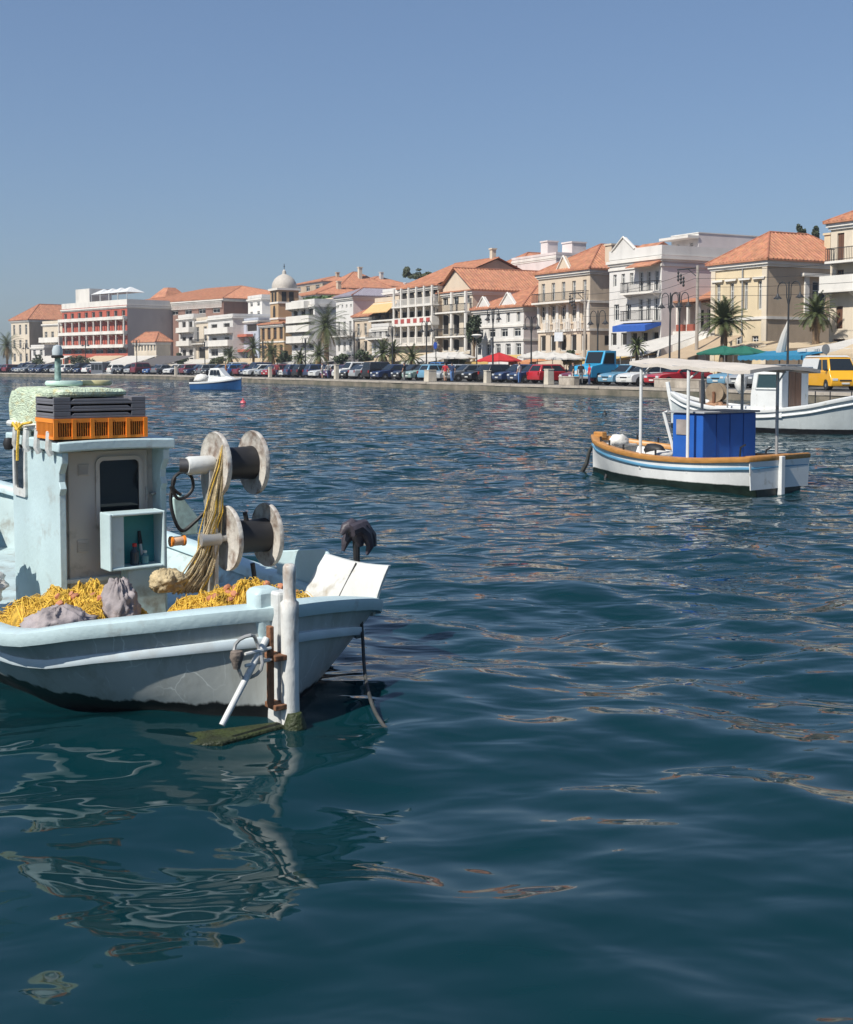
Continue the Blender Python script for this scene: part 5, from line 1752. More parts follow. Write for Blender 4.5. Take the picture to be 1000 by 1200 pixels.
building('back_house', 'orange roofed house behind the plain cream block', (588, 612), 308, [(311, 320, 1, 0.4, 'dark')], 'orange', D=44, dep=8, roof=('hip', 1.8), cor=0.1)
# yellow houses with awning
r, W, h, zz = building('ochre_house', 'ochre house with white top storey and sloping orange awning', (440, 468), 352,
    [(357, 372, 3, 0.5, 'dark'), (376, 388, 3, 0.4, 'win'), (396, 412, 3, 0.5, 'win')], 'beige', D=22, dep=12, roof=('flat', 0.6), bal=((374, 0.8, 'bars', 0, 1), (391, 0.8, 'solid', 0, 1)), side_wall='orange')
add_part(r, 'terrace_awning', M('pale_orange_awning', (0.60, 0.38, 0.17), 0.8), lambda m2: m2.loft([[(-0.4, -1.8, zz(366)), (W, -1.8, zz(366)), (W, 0, zz(353)), (-0.4, 0, zz(353))], [(-0.4, -1.8, zz(365)), (W, -1.8, zz(365)), (W, 0, zz(352)), (-0.4, 0, zz(352))]], 0))
building('white_penthouse', 'white curved penthouse above the ochre house', (449, 470), 340, [(343, 348, 2, 0.5, 'win')], 'white', D=27, dep=9, roof=('flat', 0.4))
r, W, h, zz = building('low_house', 'low beige house with hipped orange roof beside the white gabled front', (416, 441), 369,
    [(378, 392, 3, 0.4, 'win'), (399, 412, 3, 0.5, 'dark')], 'beige', D=22, dep=9, roof=('hip', 2.2), side_wall='tan', bands=(395,))
building('arched_house', 'white two storey house with arched upper windows', (436, 456), 382, [(384, 394, 3, 0.4, 'win'), (400, 414, 3, 0.4, 'win')], 'white', D=20, dep=6, roof=('flat', 0.4), bal=((396, 0.8, 'bars', 0, 1),), cor=0.15)
r, W, h, zz = building('white_gabled_block', 'tall white block with grey slate edge and pinkish long side', (394, 414), 346,
    [(356, 360, 4, 0.35, 'win'), (376, 392, 3, 0.4, 'win'), (400, 412, 3, 0.4, 'win')], 'white', D=22, dep=22, roof=('hip', 1.3, 'y', M('slate', (0.24, 0.22, 0.26), 0.7, var=0.2)), side_wall='pink', bal=((393, 0.8, 'bars', 0, 1),), side=[(352, 358, 2, 0.3, 'win')])
building('garden_block', 'beige block with a planted roof terrace behind the tall palm', (371, 395), 352, [(360, 370, 2, 0.3, 'win'), (380, 392, 2, 0.3, 'win')], 'beige', D=27, dep=10, roof=('flat', 0.5))
r, W, h, zz = building('balcony_flats', 'white flats with stacked rounded balconies beside the church tower', (342, 369), 356,
    [(361, 374, 3, 0.6, 'dark'), (380, 390, 3, 0.6, 'dark'), (396, 408, 3, 0.6, 'dark')], 'white', D=22, dep=10, roof=('flat', 0.8), bal=((359, 0.9, 'solid', 0, .8), (376, 0.9, 'solid', 0, 1), (387, 0.9, 'solid', 0, 1), (400, 0.9, 'solid', 0, 1)))
# church
r, W, h, zz = building('church', 'tan stone church with tall arched windows and domed bell tower', (305, 333), 378,
    [(382, 397, 4, 0.55, 'win'), (404, 420, 4, 0.5, 'win')], 'stone', D=22, dep=16, roof=('hip', 1.0), bands=(400,), cat='church', frame='b')
tw, th0 = 3.6, h
zt1 = zz(338)
tx0 = W * 0.30
add_part(r, 'tower', WALL['stone'], lambda m2: m2.bb(tx0, tx0 + tw, 0.6, 0.6 + tw, th0 - 0.1, zt1))
for k in range(2):
    add_part(r, 'belfry_opening', dark_in, lambda m2: m2.bb(tx0 + 0.7 + 1.3 * k, tx0 + 1.5 + 1.3 * k, 0.55, 0.59, zz(352), zz(340)))
    add_part(r, 'belfry_opening', dark_in, lambda m2: m2.bb(tx0 + tw + 0.01, tx0 + tw + 0.05, 1.2 + 1.3 * k, 2.0 + 1.3 * k, zz(352), zz(340)))
add_part(r, 'tower_window', dark_in, lambda m2: m2.prism([(tx0 + 1.3, zz(370)), (tx0 + 2.3, zz(370)), (tx0 + 2.3, zz(360)), (tx0 + 2.1, zz(357)), (tx0 + 1.8, zz(356)), (tx0 + 1.5, zz(357)), (tx0 + 1.3, zz(360))], 'Y', 0.55, 0.59))
for yy in (354, 373):
    add_part(r, 'tower_band', trim, lambda m2: m2.bb(tx0 - 0.12, tx0 + tw + 0.12, 0.48, 0.72 + tw, zz(yy), zz(yy) + 0.3))
add_part(r, 'tower_cornice', trim, lambda m2: m2.bb(tx0 - 0.3, tx0 + tw + 0.3, 0.3, 0.9 + tw, zt1, zt1 + 0.35))
m2 = MB(); c_ = (tx0 + tw / 2, 0.6 + tw / 2, zt1 + 0.35)
m2.lathe([(2.05, 0), (2.1, 0.4), (1.95, 1.0), (1.6, 1.6), (1.0, 2.1), (0.35, 2.4), (0.3, 2.9), (0.1, 3.1), (0, 3.3)], 24, 0, c_)
m2.build('dome', M('dome_stone', (0.46, 0.42, 0.37), 0.7, var=0.12), r, smooth=True)
m2 = MB(); m2.bb(c_[0] - .04, c_[0] + .04, c_[1] - .04, c_[1] + .04, c_[2] + 3.1, c_[2] + 4.1); m2.bb(c_[0] - .3, c_[0] + .3, c_[1] - .035, c_[1] + .035, c_[2] + 3.6, c_[2] + 3.7)
m2.build('cross', iron, r)
building('white_stepped_house', 'white stepped house with pale roof left of the church', (291, 307), 348, [(353, 358, 2, 0.4, 'win'), (364, 370, 2, 0.4, 'win'), (380, 390, 2, 0.4, 'win')], 'white', D=28, dep=9, roof=('flat', 0.5))
r, W, h, zz = building('grey_flats', 'blue grey flats with little red canopies beside the church', (272, 303), 374, [(379, 388, 2, 0.75, 'dark'), (394, 402, 2, 0.4, 'win')], 'bluegrey', D=23, dep=8, roof=('flat', 0.3))
add_part(r, 'red_canopy', M('red_canopy', (0.45, 0.13, 0.08), 0.7), lambda m2: m2.bb(W * 0.35, W * 0.8, -1.2, -0.002, zz(394), zz(391)))
add_part(r, 'red_canopy', M('red_canopy', (0.45, 0.13, 0.08), 0.7), lambda m2: m2.bb(W * 0.35, W * 0.8, -1.2, -0.002, zz(412), zz(409)))
r, W, h, zz = building('white_flats', 'white four storey flats with dark paired windows and balconies', (244, 273), 370,
    [(378, 385, 2, 0.5, 'dark'), (394, 401, 2, 0.4, 'dark'), (408, 417, 2, 0.6, 'win')], 'white', D=21, dep=9, roof=('flat', 0.4), bal=((389, 0.9, 'solid', 0.05, 1), (404, 0.9, 'solid', 0.05, 1)))
building('white_corner_house', 'white three storey corner house with dark bay windows', (208, 227), 371,
    [(376, 385, 2, 0.6, 'dark', 0.2, 1), (394, 402, 2, 0.6, 'dark', 0.2, 1), (409, 417, 2, 0.6, 'dark', 0.2, 1)], 'white', D=21, dep=9, roof=('flat', 0.6), bal=((388, 0.8, 'solid', .2, 1), (404, 0.8, 'solid', .2, 1)))
building('cream_town_house', 'cream house with brown door between two white buildings', (227, 245), 374, [(382, 400, 2, 0.4, 'win'), (406, 420, 1, 0.4, 'dark')], 'cream', D=21.5, dep=9, roof=('flat', 0.5), bal=((402, 0.8, 'bars', 0, 1),))
building('roof_house', 'white upper house with red chimneys behind the cream town house', (228, 290), 361, [(364, 368, 4, 0.3, 'dark')], 'white', D=33, dep=8, roof=('flat', 0.5), chim=((0.1, 0.2, 0.7, 0.8), (0.5, 0.3, 0.6, 0.8)))
building('small_white_house', 'small white house with roof balustrade', (181, 204), 381, [(386, 394, 2, 0.5, 'win'), (400, 409, 2, 0.6, 'win'), (417, 426, 2, 0.7, 'dark')], 'white', D=21, dep=8, roof=('flat', 0.8), bal=((397, 0.8, 'solid', 0, 1),))
# ---- the curved far end of the bay
r, W, h, zz = building('grand_hotel', 'long maroon hotel with orange roof and dark top loggias', (140, 262), 349, [(350, 353, 8, 0.75, 'dark'), (360, 366, 8, 0.5, 'win')], 'brown', D=34, dep=26, seg=S2, roof=('hip', 3.4), cor=0.4)
add_part(r, 'roof_lantern', TILE, lambda m2: m2.box((W * 0.18, 8, h + 2.6), (6, 6, 2.2), taper=0.3))
add_part(r, 'roof_loggia', trim, lambda m2: railing(m2, 0.2, W - 0.2, -0.35, zz(360), 1.2, 'baluster'))
building('orange_roof_house', 'house with a broad orange roof behind the white flats', (262, 300), 360, [(363, 367, 3, 0.4, 'win')], 'white', D=50, dep=16, roof=('hip', 4.2))
r, W, h, zz = building('red_hotel', 'red hotel with five tiers of white balconies and white roof tent', (73, 149), 357,
    [(363, 370, 9, 0.45, 'dark'), (378, 387, 9, 0.45, 'dark'), (395, 403, 9, 0.45, 'dark'), (408, 414, 6, 0.7, 'win')], 'red', D=24, dep=14, seg=S2, side_wall='grey', roof=('flat', 1.1, 'trim'),
    bal=((373, 0.45, 'solid', 0, 1.0), (390, 0.45, 'solid', 0, 1.0), (406, 0.45, 'solid', 0, 1.0)))
for k in range(10):
    add_part(r, 'white_pier', trim, lambda m2: m2.bb(W * k / 9 - 0.13, W * k / 9 + 0.13, -0.9, -0.65, zz(406), zz(372)))
for k in range(4):
    m2 = MB(); cx = W * (0.50 + 0.13 * k)
    m2.loft([[(cx - 2.0, 0.5, h + 2.6), (cx + 2.0, 0.5, h + 2.6), (cx + 2.0, 4.5, h + 2.6), (cx - 2.0, 4.5, h + 2.6)], [(cx - 0.1, 2.4, h + 3.7), (cx + 0.1, 2.4, h + 3.7), (cx + 0.1, 2.6, h + 3.7), (cx - 0.1, 2.6, h + 3.7)]], 0)
    for sx in (-1.9, 1.9):
        m2.bb(cx + sx - 0.05, cx + sx + 0.05, 0.6, 0.7, h, h + 2.6)
    m2.build('roof_tent', boat_white, r)
add_part(r, 'roof_pavilion', trim, lambda m2: m2.box((W * 0.3, 3, h + 2.2), (6, 5, 3.4)))
building('seaside_house', 'cream house with orange hipped roof at the end of the quay', (13, 34), 374, [(380, 392, 3, 0.35, 'win'), (398, 408, 3, 0.35, 'win'), (414, 424, 3, 0.4, 'win')], 'cream', D=24, dep=34, seg=S2, roof=('hip', 3.6, 'y'), side_wall='tan', side=[(380, 390, 1, 0.2, 'dark', 0.3, 0.6)])
r, W, h, zz = building('white_annex', 'low white annex with balconies beside the red hotel', (50, 73), 378, [(388, 398, 3, 0.4, 'win'), (404, 416, 3, 0.6, 'dark')], 'cream', D=25, dep=8, seg=S2, roof=('flat', 0.5), bal=((400, 0.9, 'solid', 0, 1),))
building('low_white_house', 'low white house in front of the orange roofed house', (36, 52), 406, [(410, 417, 2, 0.4, 'win')], 'white', D=22, dep=6, seg=S2, roof=('flat', 0.4))
building('arcade_house', 'low cream house with orange roof and row of windows', (157, 183), 400, [(403, 411, 7, 0.55, 'dark')], 'cream', D=22, dep=3, seg=S2, roof=('hip', 1.8))
# roofs rising behind the front row
for k, (xl, xr, ye, D, wl, rise, lab) in enumerate(((372, 398, 337, 48, 'cream', 3.6, 'house with a bright orange roof behind the planted block'), (345, 378, 329, 60, 'tan', 1.6, 'long low orange roof beyond the church dome'),
        (396, 428, 334, 62, 'white', 2.4, 'white house with orange roof behind the slate roof'), (420, 452, 341, 46, 'pink', 1.0, 'pinkish house with tall chimney behind the low beige house'), (455, 500, 333, 55, 'cream', 1.2, 'cream house behind the long hotel roof'),
        (340, 372, 344, 36, 'beige', 1.8, 'beige house with orange roof behind the balcony flats'), (605, 640, 330, 52, 'white', 1.4, 'white house behind the little gabled house'), (640, 700, 318, 46, 'white', 2.0, 'orange roofed house behind the classical block'))):
    building('back_house', lab, (xl, xr), ye, [(ye + 4, ye + 10, 3, 0.4, 'win')], wl, D=D, dep=12, roof=('hip', rise), cor=0.15, chim=((0.7, 0.5, rise + 0.6, 0.7),))
# ---------------------------------------------------------------- cars
def car_paint(name, col, metal=0.0):
    return M('car_' + name, col, 0.32, metal, var=0.03, coat=0.6)
CARC = {'white': (0.62, 0.62, 0.60), 'silver': (0.42, 0.44, 0.45), 'grey': (0.16, 0.17, 0.18), 'black': (0.012, 0.012, 0.014), 'navy': (0.015, 0.03, 0.085), 'red': (0.38, 0.012, 0.018),
        'dark red': (0.14, 0.012, 0.022), 'light blue': (0.17, 0.36, 0.50), 'pale green': (0.30, 0.42, 0.36), 'purple': (0.10, 0.025, 0.09), 'blue': (0.03, 0.11, 0.30), 'beige': (0.45, 0.40, 0.30)}
tyre = M('tyre_rubber', (0.015, 0.015, 0.015), 0.85)
rim = M('wheel_rim', (0.40, 0.41, 0.42), 0.35, 0.6)
carglass = glass('car_glass', (0.015, 0.02, 0.024), 0.05)
lampw = glass('headlamp_glass', (0.55, 0.57, 0.58), 0.1)
lampr = glass('tail_lamp_glass', (0.30, 0.012, 0.01), 0.15)
plate_m = M('number_plate', (0.6, 0.6, 0.56), 0.5)
def car_proto(kind):
    P = {'hatchback': dict(L=3.85, W=1.66, H=1.46, belt=0.90, hood=0.86, xf0=0.78, xf1=0.10, xr0=-1.82, xr1=-1.52),
         'saloon': dict(L=4.35, W=1.70, H=1.42, belt=0.90, hood=0.84, xf0=0.72, xf1=0.02, xr0=-1.55, xr1=-1.02),
         'off-roader': dict(L=3.95, W=1.68, H=1.70, belt=1.02, hood=0.98, xf0=0.82, xf1=0.35, xr0=-1.88, xr1=-1.74),
         'van': dict(L=4.4, W=1.72, H=1.92, belt=1.10, hood=1.02, xf0=1.85, xf1=1.30, xr0=-2.12, xr1=-2.02)}[kind]
    L, W, H, belt = P['L'], P['W'], P['H'], P['belt']
    wr = 0.30
    wx = (L / 2 - 0.78, -L / 2 + 0.70)
    prof = [(-L / 2 + 0.04, 0.28), (-L / 2, 0.46), (-L / 2 + 0.02, 0.72), (P['xr0'] - 0.02 if kind != 'saloon' else -L / 2 + 0.08, belt), (P['xf0'], belt + 0.01), (L / 2 - 0.25, P['hood'] - 0.06), (L / 2 - 0.03, 0.66), (L / 2, 0.45), (L / 2 - 0.06, 0.25)]
    for x in wx:
        prof.append((x + wr + 0.05, 0.25))
        for k in range(1, 6):
            a = math.pi * k / 6
            prof.append((x + (wr + 0.05) * math.cos(a), 0.28 + (wr + 0.05) * math.sin(a)))
        prof.append((x - wr - 0.05, 0.25))
    mb = MB()
    mb.prism(prof, 'Y', -W / 2, W / 2)
    gy0, gy1 = W / 2 - 0.03, W / 2 - 0.19
    base = [(P['xr0'], -gy0, belt - 0.02), (P['xf0'], -gy0, belt - 0.02), (P['xf0'], gy0, belt - 0.02), (P['xr0'], gy0, belt - 0.02)]
    top = [(P['xr1'], -gy1, H - 0.04), (P['xf1'], -gy1, H - 0.02), (P['xf1'], gy1, H - 0.02), (P['xr1'], gy1, H - 0.04)]
    cr = [(P['xr1'] + 0.2, -gy1 + 0.15, H), (P['xf1'] - 0.25, -gy1 + 0.15, H + 0.01), (P['xf1'] - 0.25, gy1 - 0.15, H + 0.01), (P['xr1'] + 0.2, gy1 - 0.15, H)]
    mb.loft([base, top, cr], 0)
    body = mb.build('body', CARC and car_paint('white', CARC['white']), None, smooth=True, ang=28, bevel=0.035)
    parts = []
    def face_pane(q, m0, m1, n0, n1, name='window'):
        """pane lying a little proud of the face q (4 corners: low a, low b, high b, high a)"""
        q = [Vector(p) for p in q]
        def P_(s, t):
            return q[0].lerp(q[1], s).lerp(q[3].lerp(q[2], s), t)
        c = [P_(m0, n0), P_(m1, n0), P_(m1, n1), P_(m0, n1)]
        nr = (c[1] - c[0]).cross(c[3] - c[0]).normalized()
        cen = Vector(((P['xr0'] + P['xf0']) / 2, 0, belt))
        if nr.dot(c[0] - cen) < 0:
            nr = -nr
        m2 = MB(); m2.loft([[p - nr * 0.01 for p in c], [p + nr * 0.012 for p in c]], 0)
        o = m2.build(name, carglass, None)
        parts.append((name, o.data)); bpy.data.objects.remove(o)
    for s in (-1, 1):
        q = [(P['xr0'], s * gy0, belt), (P['xf0'], s * gy0, belt), (P['xf1'], s * gy1, H - 0.03), (P['xr1'], s * gy1, H - 0.03)]
        if kind == 'van':
            face_pane(q, 0.56, 0.74, 0.1, 0.85, 'side_window'); face_pane(q, 0.77, 0.95, 0.1, 0.85, 'side_window')
        else:
            face_pane(q, 0.07, 0.46, 0.10, 0.86, 'side_window'); face_pane(q, 0.50, 0.93, 0.10, 0.86, 'side_window')
    face_pane([(P['xf0'], -gy0, belt), (P['xf0'], gy0, belt), (P['xf1'], gy1, H - 0.03), (P['xf1'], -gy1, H - 0.03)], 0.05, 0.95, 0.08, 0.92, 'windscreen')
    face_pane([(P['xr0'], -gy0, belt), (P['xr0'], gy0, belt), (P['xr1'], gy1, H - 0.04), (P['xr1'], -gy1, H - 0.04)], 0.10, 0.90, 0.12, 0.86, 'rear_window')
    def small(name, mat, fn):
        m2 = MB(); fn(m2); o = m2.build(name, mat, None, smooth=True, ang=40)
        parts.append((name, o.data)); bpy.data.objects.remove(o)
    for s in (-1, 1):
        small('headlight', lampw, lambda m2: m2.box((L / 2 - 0.07, s * (W / 2 - 0.24), 0.64), (0.16, 0.30, 0.13)))
        small('tail_light', lampr, lambda m2: m2.box((-L / 2 + 0.03, s * (W / 2 - 0.11), 0.76), (0.12, 0.15, 0.24)))
        small('mirror', rubber, lambda m2: m2.box((P['xf0'] - 0.25, s * (W / 2 + 0.06), belt + 0.08), (0.14, 0.16, 0.11)))
    small('number_plate', plate_m, lambda m2: m2.box((L / 2 + 0.002, 0, 0.42), (0.02, 0.46, 0.10)))
    small('grille', rubber, lambda m2: m2.box((L / 2 - 0.015, 0, 0.58), (0.05, 0.7, 0.08)))
    wm = MB(); wm.lathe([(0.14, -0.10), (wr - 0.03, -0.10), (wr, -0.07), (wr, 0.07), (wr - 0.03, 0.10), (0.14, 0.10)], 18, 0, (0, 0, 0), 'Y')
    wo = wm.build('wheel', tyre, None, smooth=True, ang=40)
    hm = MB(); hm.lathe([(0.02, -0.105), (0.19, -0.095), (0.2, -0.08), (0.2, 0.08), (0.19, 0.095), (0.02, 0.105)], 14, 0, (0, 0, 0), 'Y')
    ho = hm.build('rim', rim, None, smooth=True, ang=40)
    wd, hd = wo.data, ho.data
    bpy.data.objects.remove(wo); bpy.data.objects.remove(ho)
    bm_, mods = body.data, body
    r = dict(body=body, parts=parts, wheel=wd, rim=hd, wx=wx, W=W, wr=wr)
    COL.objects.unlink(body)
    return r
CARP = {k: car_proto(k) for k in ('hatchback', 'saloon', 'off-roader', 'van')}
def place_car(seg, s, D, head, kind, colname, label, detail=True, mat=None):
    """head: direction of the nose in the quay frame (radians from the along-quay axis)"""
    p = CARP[kind]
    root = thing('parked_car' if kind != 'van' else 'parked_van', label, 'car' if kind != 'van' else 'van', (s, D, 0.006), head, 'cars parked along the quay', seg.fr)
    k_ = 1.09
    root.scale = (k_, k_, k_)
    b = p['body'].copy(); COL.objects.link(b); b.parent = root
    b.matrix_parent_inverse.identity(); b.location = (0, 0, 0)
    b.material_slots[0].link = 'OBJECT'
    b.material_slots[0].material = mat or car_paint(colname, CARC[colname], 0.25 if colname in ('silver', 'light blue', 'pale green', 'grey') else 0.0)
    for nm, me in p['parts']:
        child(me, nm, root)
    for x in p['wx']:
        for sd_ in (-1, 1):
            w = child(p['wheel'], 'wheel', root, (x, sd_ * (p['W'] / 2 - 0.11), p['wr']))
            if detail:
                child(p['rim'], 'rim', w)
    return root

rd = random.Random(21)
NOSE_IN = -math.pi / 2          # nose to the water
row = []                        # (seg, s, D, kind, colour, heading)
def s_at(px, D, seg=S1):
    return seg.at(px, 440, D)[0]
fixed = [(795, 'saloon', 'red', 5.4), (757, 'hatchback', 'white', 4.6), (735, 'hatchback', 'light blue', 5.0), (866, 'hatchback', 'light blue', 6.5), (893, 'saloon', 'silver', 6.5), (915, 'hatchback', 'grey', 6.5)]
for px, kind, c, D in fixed:
    row.append((S1, s_at(px, D), D, kind, c, NOSE_IN + rd.uniform(-0.06, 0.06)))
seq = ['dark red', 'red', 'navy', 'navy', 'black', 'black', 'grey', 'silver', 'light blue', 'pale green', 'black', 'navy', 'black', 'silver', 'black', 'white', 'purple', 'white', 'navy', 'black', 'navy', 'white', 'dark red',
       'red', 'silver', 'white', 'navy', 'dark red', 'blue', 'silver', 'navy', 'black', 'grey', 'black', 'navy', 'dark red', 'grey', 'black', 'navy', 'blue', 'silver', 'grey', 'white', 'blue', 'black', 'navy']
kinds = ['hatchback', 'hatchback', 'saloon', 'hatchback', 'hatchback', 'off-roader', 'hatchback', 'saloon']
s = s_at(684, 5.2)
i = 0
while s > 1.5:
    c = seq[i % len(seq)]
    k = 'hatchback' if i < 4 else 'off-roader' if i in (15, 26) else kinds[(i * 5 + i // 7) % len(kinds)]
    row.append((S1, s, 5.3 + rd.uniform(-0.35, 0.35), k, c, NOSE_IN + rd.uniform(-0.08, 0.08) + (math.pi if rd.random() < 0.25 else 0)))
    s -= 2.62 + rd.uniform(-0.12, 0.4) + (1.6 if rd.random() < 0.06 else 0)
    i += 1
s = S2.len - 2.2
while s > -14:
    c = seq[(i * 7 + 3) % len(seq)]
    row.append((S2, s, 5.3 + rd.uniform(-0.35, 0.35), kinds[(i * 3) % len(kinds)], c, NOSE_IN + rd.uniform(-0.08, 0.08) + (math.pi if rd.random() < 0.25 else 0)))
    s -= 2.65 + rd.uniform(-0.1, 0.5)
    i += 1
# second row across the road
s = s_at(880, 12.6)
while s > -2:
    if rd.random() < 0.62:
        row.append((S1, s, 12.9, kinds[i % len(kinds)], seq[(i * 11 + 5) % len(seq)], (0 if rd.random() < 0.8 else math.pi) + rd.uniform(-0.03, 0.03)))
    s -= 5.3
    i += 1
front = [r_ for r_ in row if r_[2] < 10]
back = [r_ for r_ in row if r_[2] >= 10]
ordn = [('S1' if r_[0] is S1 else 'S2', -r_[1]) for r_ in front]
front = [r_ for _, r_ in sorted(zip(ordn, front), key=lambda q: q[0])]
used = {}
for lst, where in ((front, 'with its nose to the water'), (back, 'on the far side of the road')):
    for n, (sg, s, D, kind, c, hd) in enumerate(lst):
        nbp = lst[n - 1] if n else None
        nbn = lst[n + 1] if n + 1 < len(lst) else None
        desc = lambda q: '%s %s' % (q[4], q[3])
        if where.startswith('on'):
            lab = '%s %s parked along the far kerb of the road' % (c, kind)
            if nbp: lab = '%s %s at the far kerb next to the %s' % (c, kind, desc(nbp))
        elif nbp and nbn:
            lab = '%s %s parked between the %s and the %s' % (c, kind, desc(nbp), desc(nbn))
        else:
            lab = '%s %s at the end of the row parked beside the %s' % (c, kind, desc(nbp or nbn))
        place_car(sg, s, D, hd, kind, c, lab)

# yellow and white van, parked along the quay
vy = M('car_yellow', (0.72, 0.36, 0.012), 0.35, var=0.03, coat=0.5)
sv = s_at(972, 5.2)
v = place_car(S1, sv, 5.2, R(-22), 'van', 'white', 'yellow van with white roof and dark windows parked along the quay', mat=vy)
v.scale = (1.05, 1.05, 1.05)
m2 = MB(); m2.loft([[(-2.05, -0.665, 1.93), (1.32, -0.665, 1.93), (1.32, 0.665, 1.93), (-2.05, 0.665, 1.93)], [(-1.9, -0.55, 2.02), (1.1, -0.55, 2.02), (1.1, 0.55, 2.02), (-1.9, 0.55, 2.02)]], 0)
m2.build('white_roof', car_paint('white', CARC['white']), v, bevel=0.02)
m2 = MB(); m2.loft([[(-2.11, -0.84, 1.14), (0.2, -0.84, 1.14), (0.2, -0.70, 1.86), (-2.02, -0.70, 1.86)], [(-2.11, -0.80, 1.14), (0.2, -0.80, 1.14), (0.2, -0.66, 1.86), (-2.02, -0.66, 1.86)]], 0)
m2.build('white_panel', car_paint('white', CARC['white']), v)

# light blue lorry
tb = M('lorry_blue', (0.03, 0.30, 0.52), 0.4, var=0.06, coat=0.3)
stl = s_at(713, 5.8)
t = thing('lorry', 'bright blue old flat-nosed lorry parked nose to the water', 'lorry', (stl, 5.8, 0.006), NOSE_IN + 0.12, None, S1.fr)
t.scale = (1.12, 1.12, 1.12)
def tp(name, mat, fn, par=None, bev=0.03):
    m2 = MB(); fn(m2); return m2.build(name, mat, par or t, smooth=True, ang=35, bevel=bev)
cabp = tp('cab', tb, lambda m2: m2.prism([(0.1, 0.55), (0.1, 2.35), (1.15, 2.35), (1.45, 1.45), (2.35, 1.30), (2.45, 1.1), (2.45, 0.5), (1.95, 0.5), (1.85, 0.8), (1.35, 0.8), (1.25, 0.5)], 'Y', -0.9, 0.9))
tp('windscreen', carglass, lambda m2: m2.loft([[(1.46, -0.75, 1.5), (1.46, 0.75, 1.5), (1.18, 0.75, 2.26), (1.18, -0.75, 2.26)], [(1.485, -0.75, 1.51), (1.485, 0.75, 1.51), (1.205, 0.75, 2.27), (1.205, -0.75, 2.27)]], 0), cabp, 0)
for sy in (-1, 1):
    tp('side_window', carglass, lambda m2: m2.prism([(0.3, 1.45), (0.3, 2.2), (1.1, 2.2), (1.33, 1.45)], 'Y', sy * 0.9 - 0.012, sy * 0.9 + 0.012), cabp, 0)
    tp('headlight', lampw, lambda m2: m2.cyl((2.44, sy * 0.62, 0.85), (2.49, sy * 0.62, 0.85), 0.14, n=14), cabp, 0)
tp('grille', M('grille_pale', (0.5, 0.55, 0.56), 0.5), lambda m2: m2.bb(2.44, 2.475, -0.42, 0.42, 0.7, 1.05), cabp, 0)
tp('bumper', galv, lambda m2: m2.bb(2.46, 2.6, -0.9, 0.9, 0.42, 0.58), cabp)
tp('chassis', rubber, lambda m2: m2.bb(-2.6, 1.2, -0.4, 0.4, 0.5, 0.7))
bed = tp('load_bed', tb, lambda m2: (m2.bb(-2.7, 0.0, -0.95, 0.95, 0.85, 0.98), m2.bb(-2.7, 0.0, -0.95, -0.90, 0.981, 1.4), m2.bb(-2.7, 0.0, 0.90, 0.95, 0.981, 1.4), m2.bb(-2.7, -2.65, -0.899, 0.899, 0.981, 1.4)), None, 0.01)
for x in (1.6, -1.7):
    for sy in (-1, 1):
        w = child(CARP['van']['wheel'], 'wheel', t, (x, sy * 0.78, 0.38)); w.scale = (1.25, 1.3, 1.25)
        child(CARP['van']['rim'], 'rim', w)

# ---------------------------------------------------------------- street lamps
lampm = M('lamp_iron', (0.035, 0.036, 0.038), 0.5, 0.3)
lglass = glass('lamp_bowl', (0.5, 0.48, 0.42), 0.3)
LAMP = None
def make_lamp(h, loc, seg, label, group):
    root = thing('street_lamp', label, 'street lamp', loc, 0.0, group, seg.fr)
    m2 = MB(); m2.lathe([(0.16, 0), (0.16, 0.4), (0.11, 0.5), (0.085, 1.2), (0.06, h - 1.2), (0.05, h)], 10)
    m2.build('pole', lampm, root, smooth=True)
    for sg in (-1, 1):
        m2 = MB()
        pts = [(0, 0, h - 1.3)] + [(sg * (0.62 - 0.42 * math.cos(a)) if True else 0, 0, h - 0.42 + 0.42 * math.sin(a)) for a in [math.pi * k / 8 for k in range(9)]] + [(sg * 1.04, 0, h - 0.75)]
        pts[0] = (sg * 0.02, 0, h - 1.3)
        m2.tube([(sg * 0.03, 0, h - 1.6), (sg * 0.20, 0, h - 1.0)] + pts[1:], 0.035, 6)
        ar = m2.build('lamp_arm', lampm, root, smooth=True)
        m2 = MB(); m2.lathe([(0.05, 0.30), (0.09, 0.16), (0.22, 0.02), (0.30, -0.06), (0.28, -0.08), (0.05, 0.0)], 14, 0, (sg * 1.04, 0, h - 1.05))
        m2.build('lamp_shade', lampm, ar, smooth=True)
        m2 = MB(); m2.lathe([(0.0, -0.16), (0.12, -0.13), (0.17, -0.05), (0.05, 0.0)], 10, 0, (sg * 1.04, 0, h - 1.05))
        m2.build('lamp_bowl', lglass, ar, smooth=True)
    return root
lamps = [(578, 361, 9.2), (623, 371, 9.2), (701, 364, 9.2), (786, 343, 9.2), (797, 343, 11.0), (925, 330, 9.2), (460, 382, 9.2), (358, 397, 9.2), (308, 402, 9.2), (415, 388, 9.2), (240, 400, 9.2), (500, 376, 9.2)]
LW = ['before the little white gabled house', 'at the corner of the beige classical block', 'before the white pedimented house', 'at the veranda house, nearer the road', 'at the veranda house, nearer the steps', 'beside the yellow neoclassical house',
      'before the ochre house', 'before the balcony flats', 'before the stone church', 'before the low beige house', 'before the cream town house', 'before the hotel galleries']
for k, (px, py, D) in enumerate(lamps):
    s, z = S1.at(px, py, D)
    make_lamp(max(5.0, z), (s, D, 0.006), S1, 'black twin-armed street lamp with bell shades ' + LW[k], 'twin-armed street lamps along the quay')
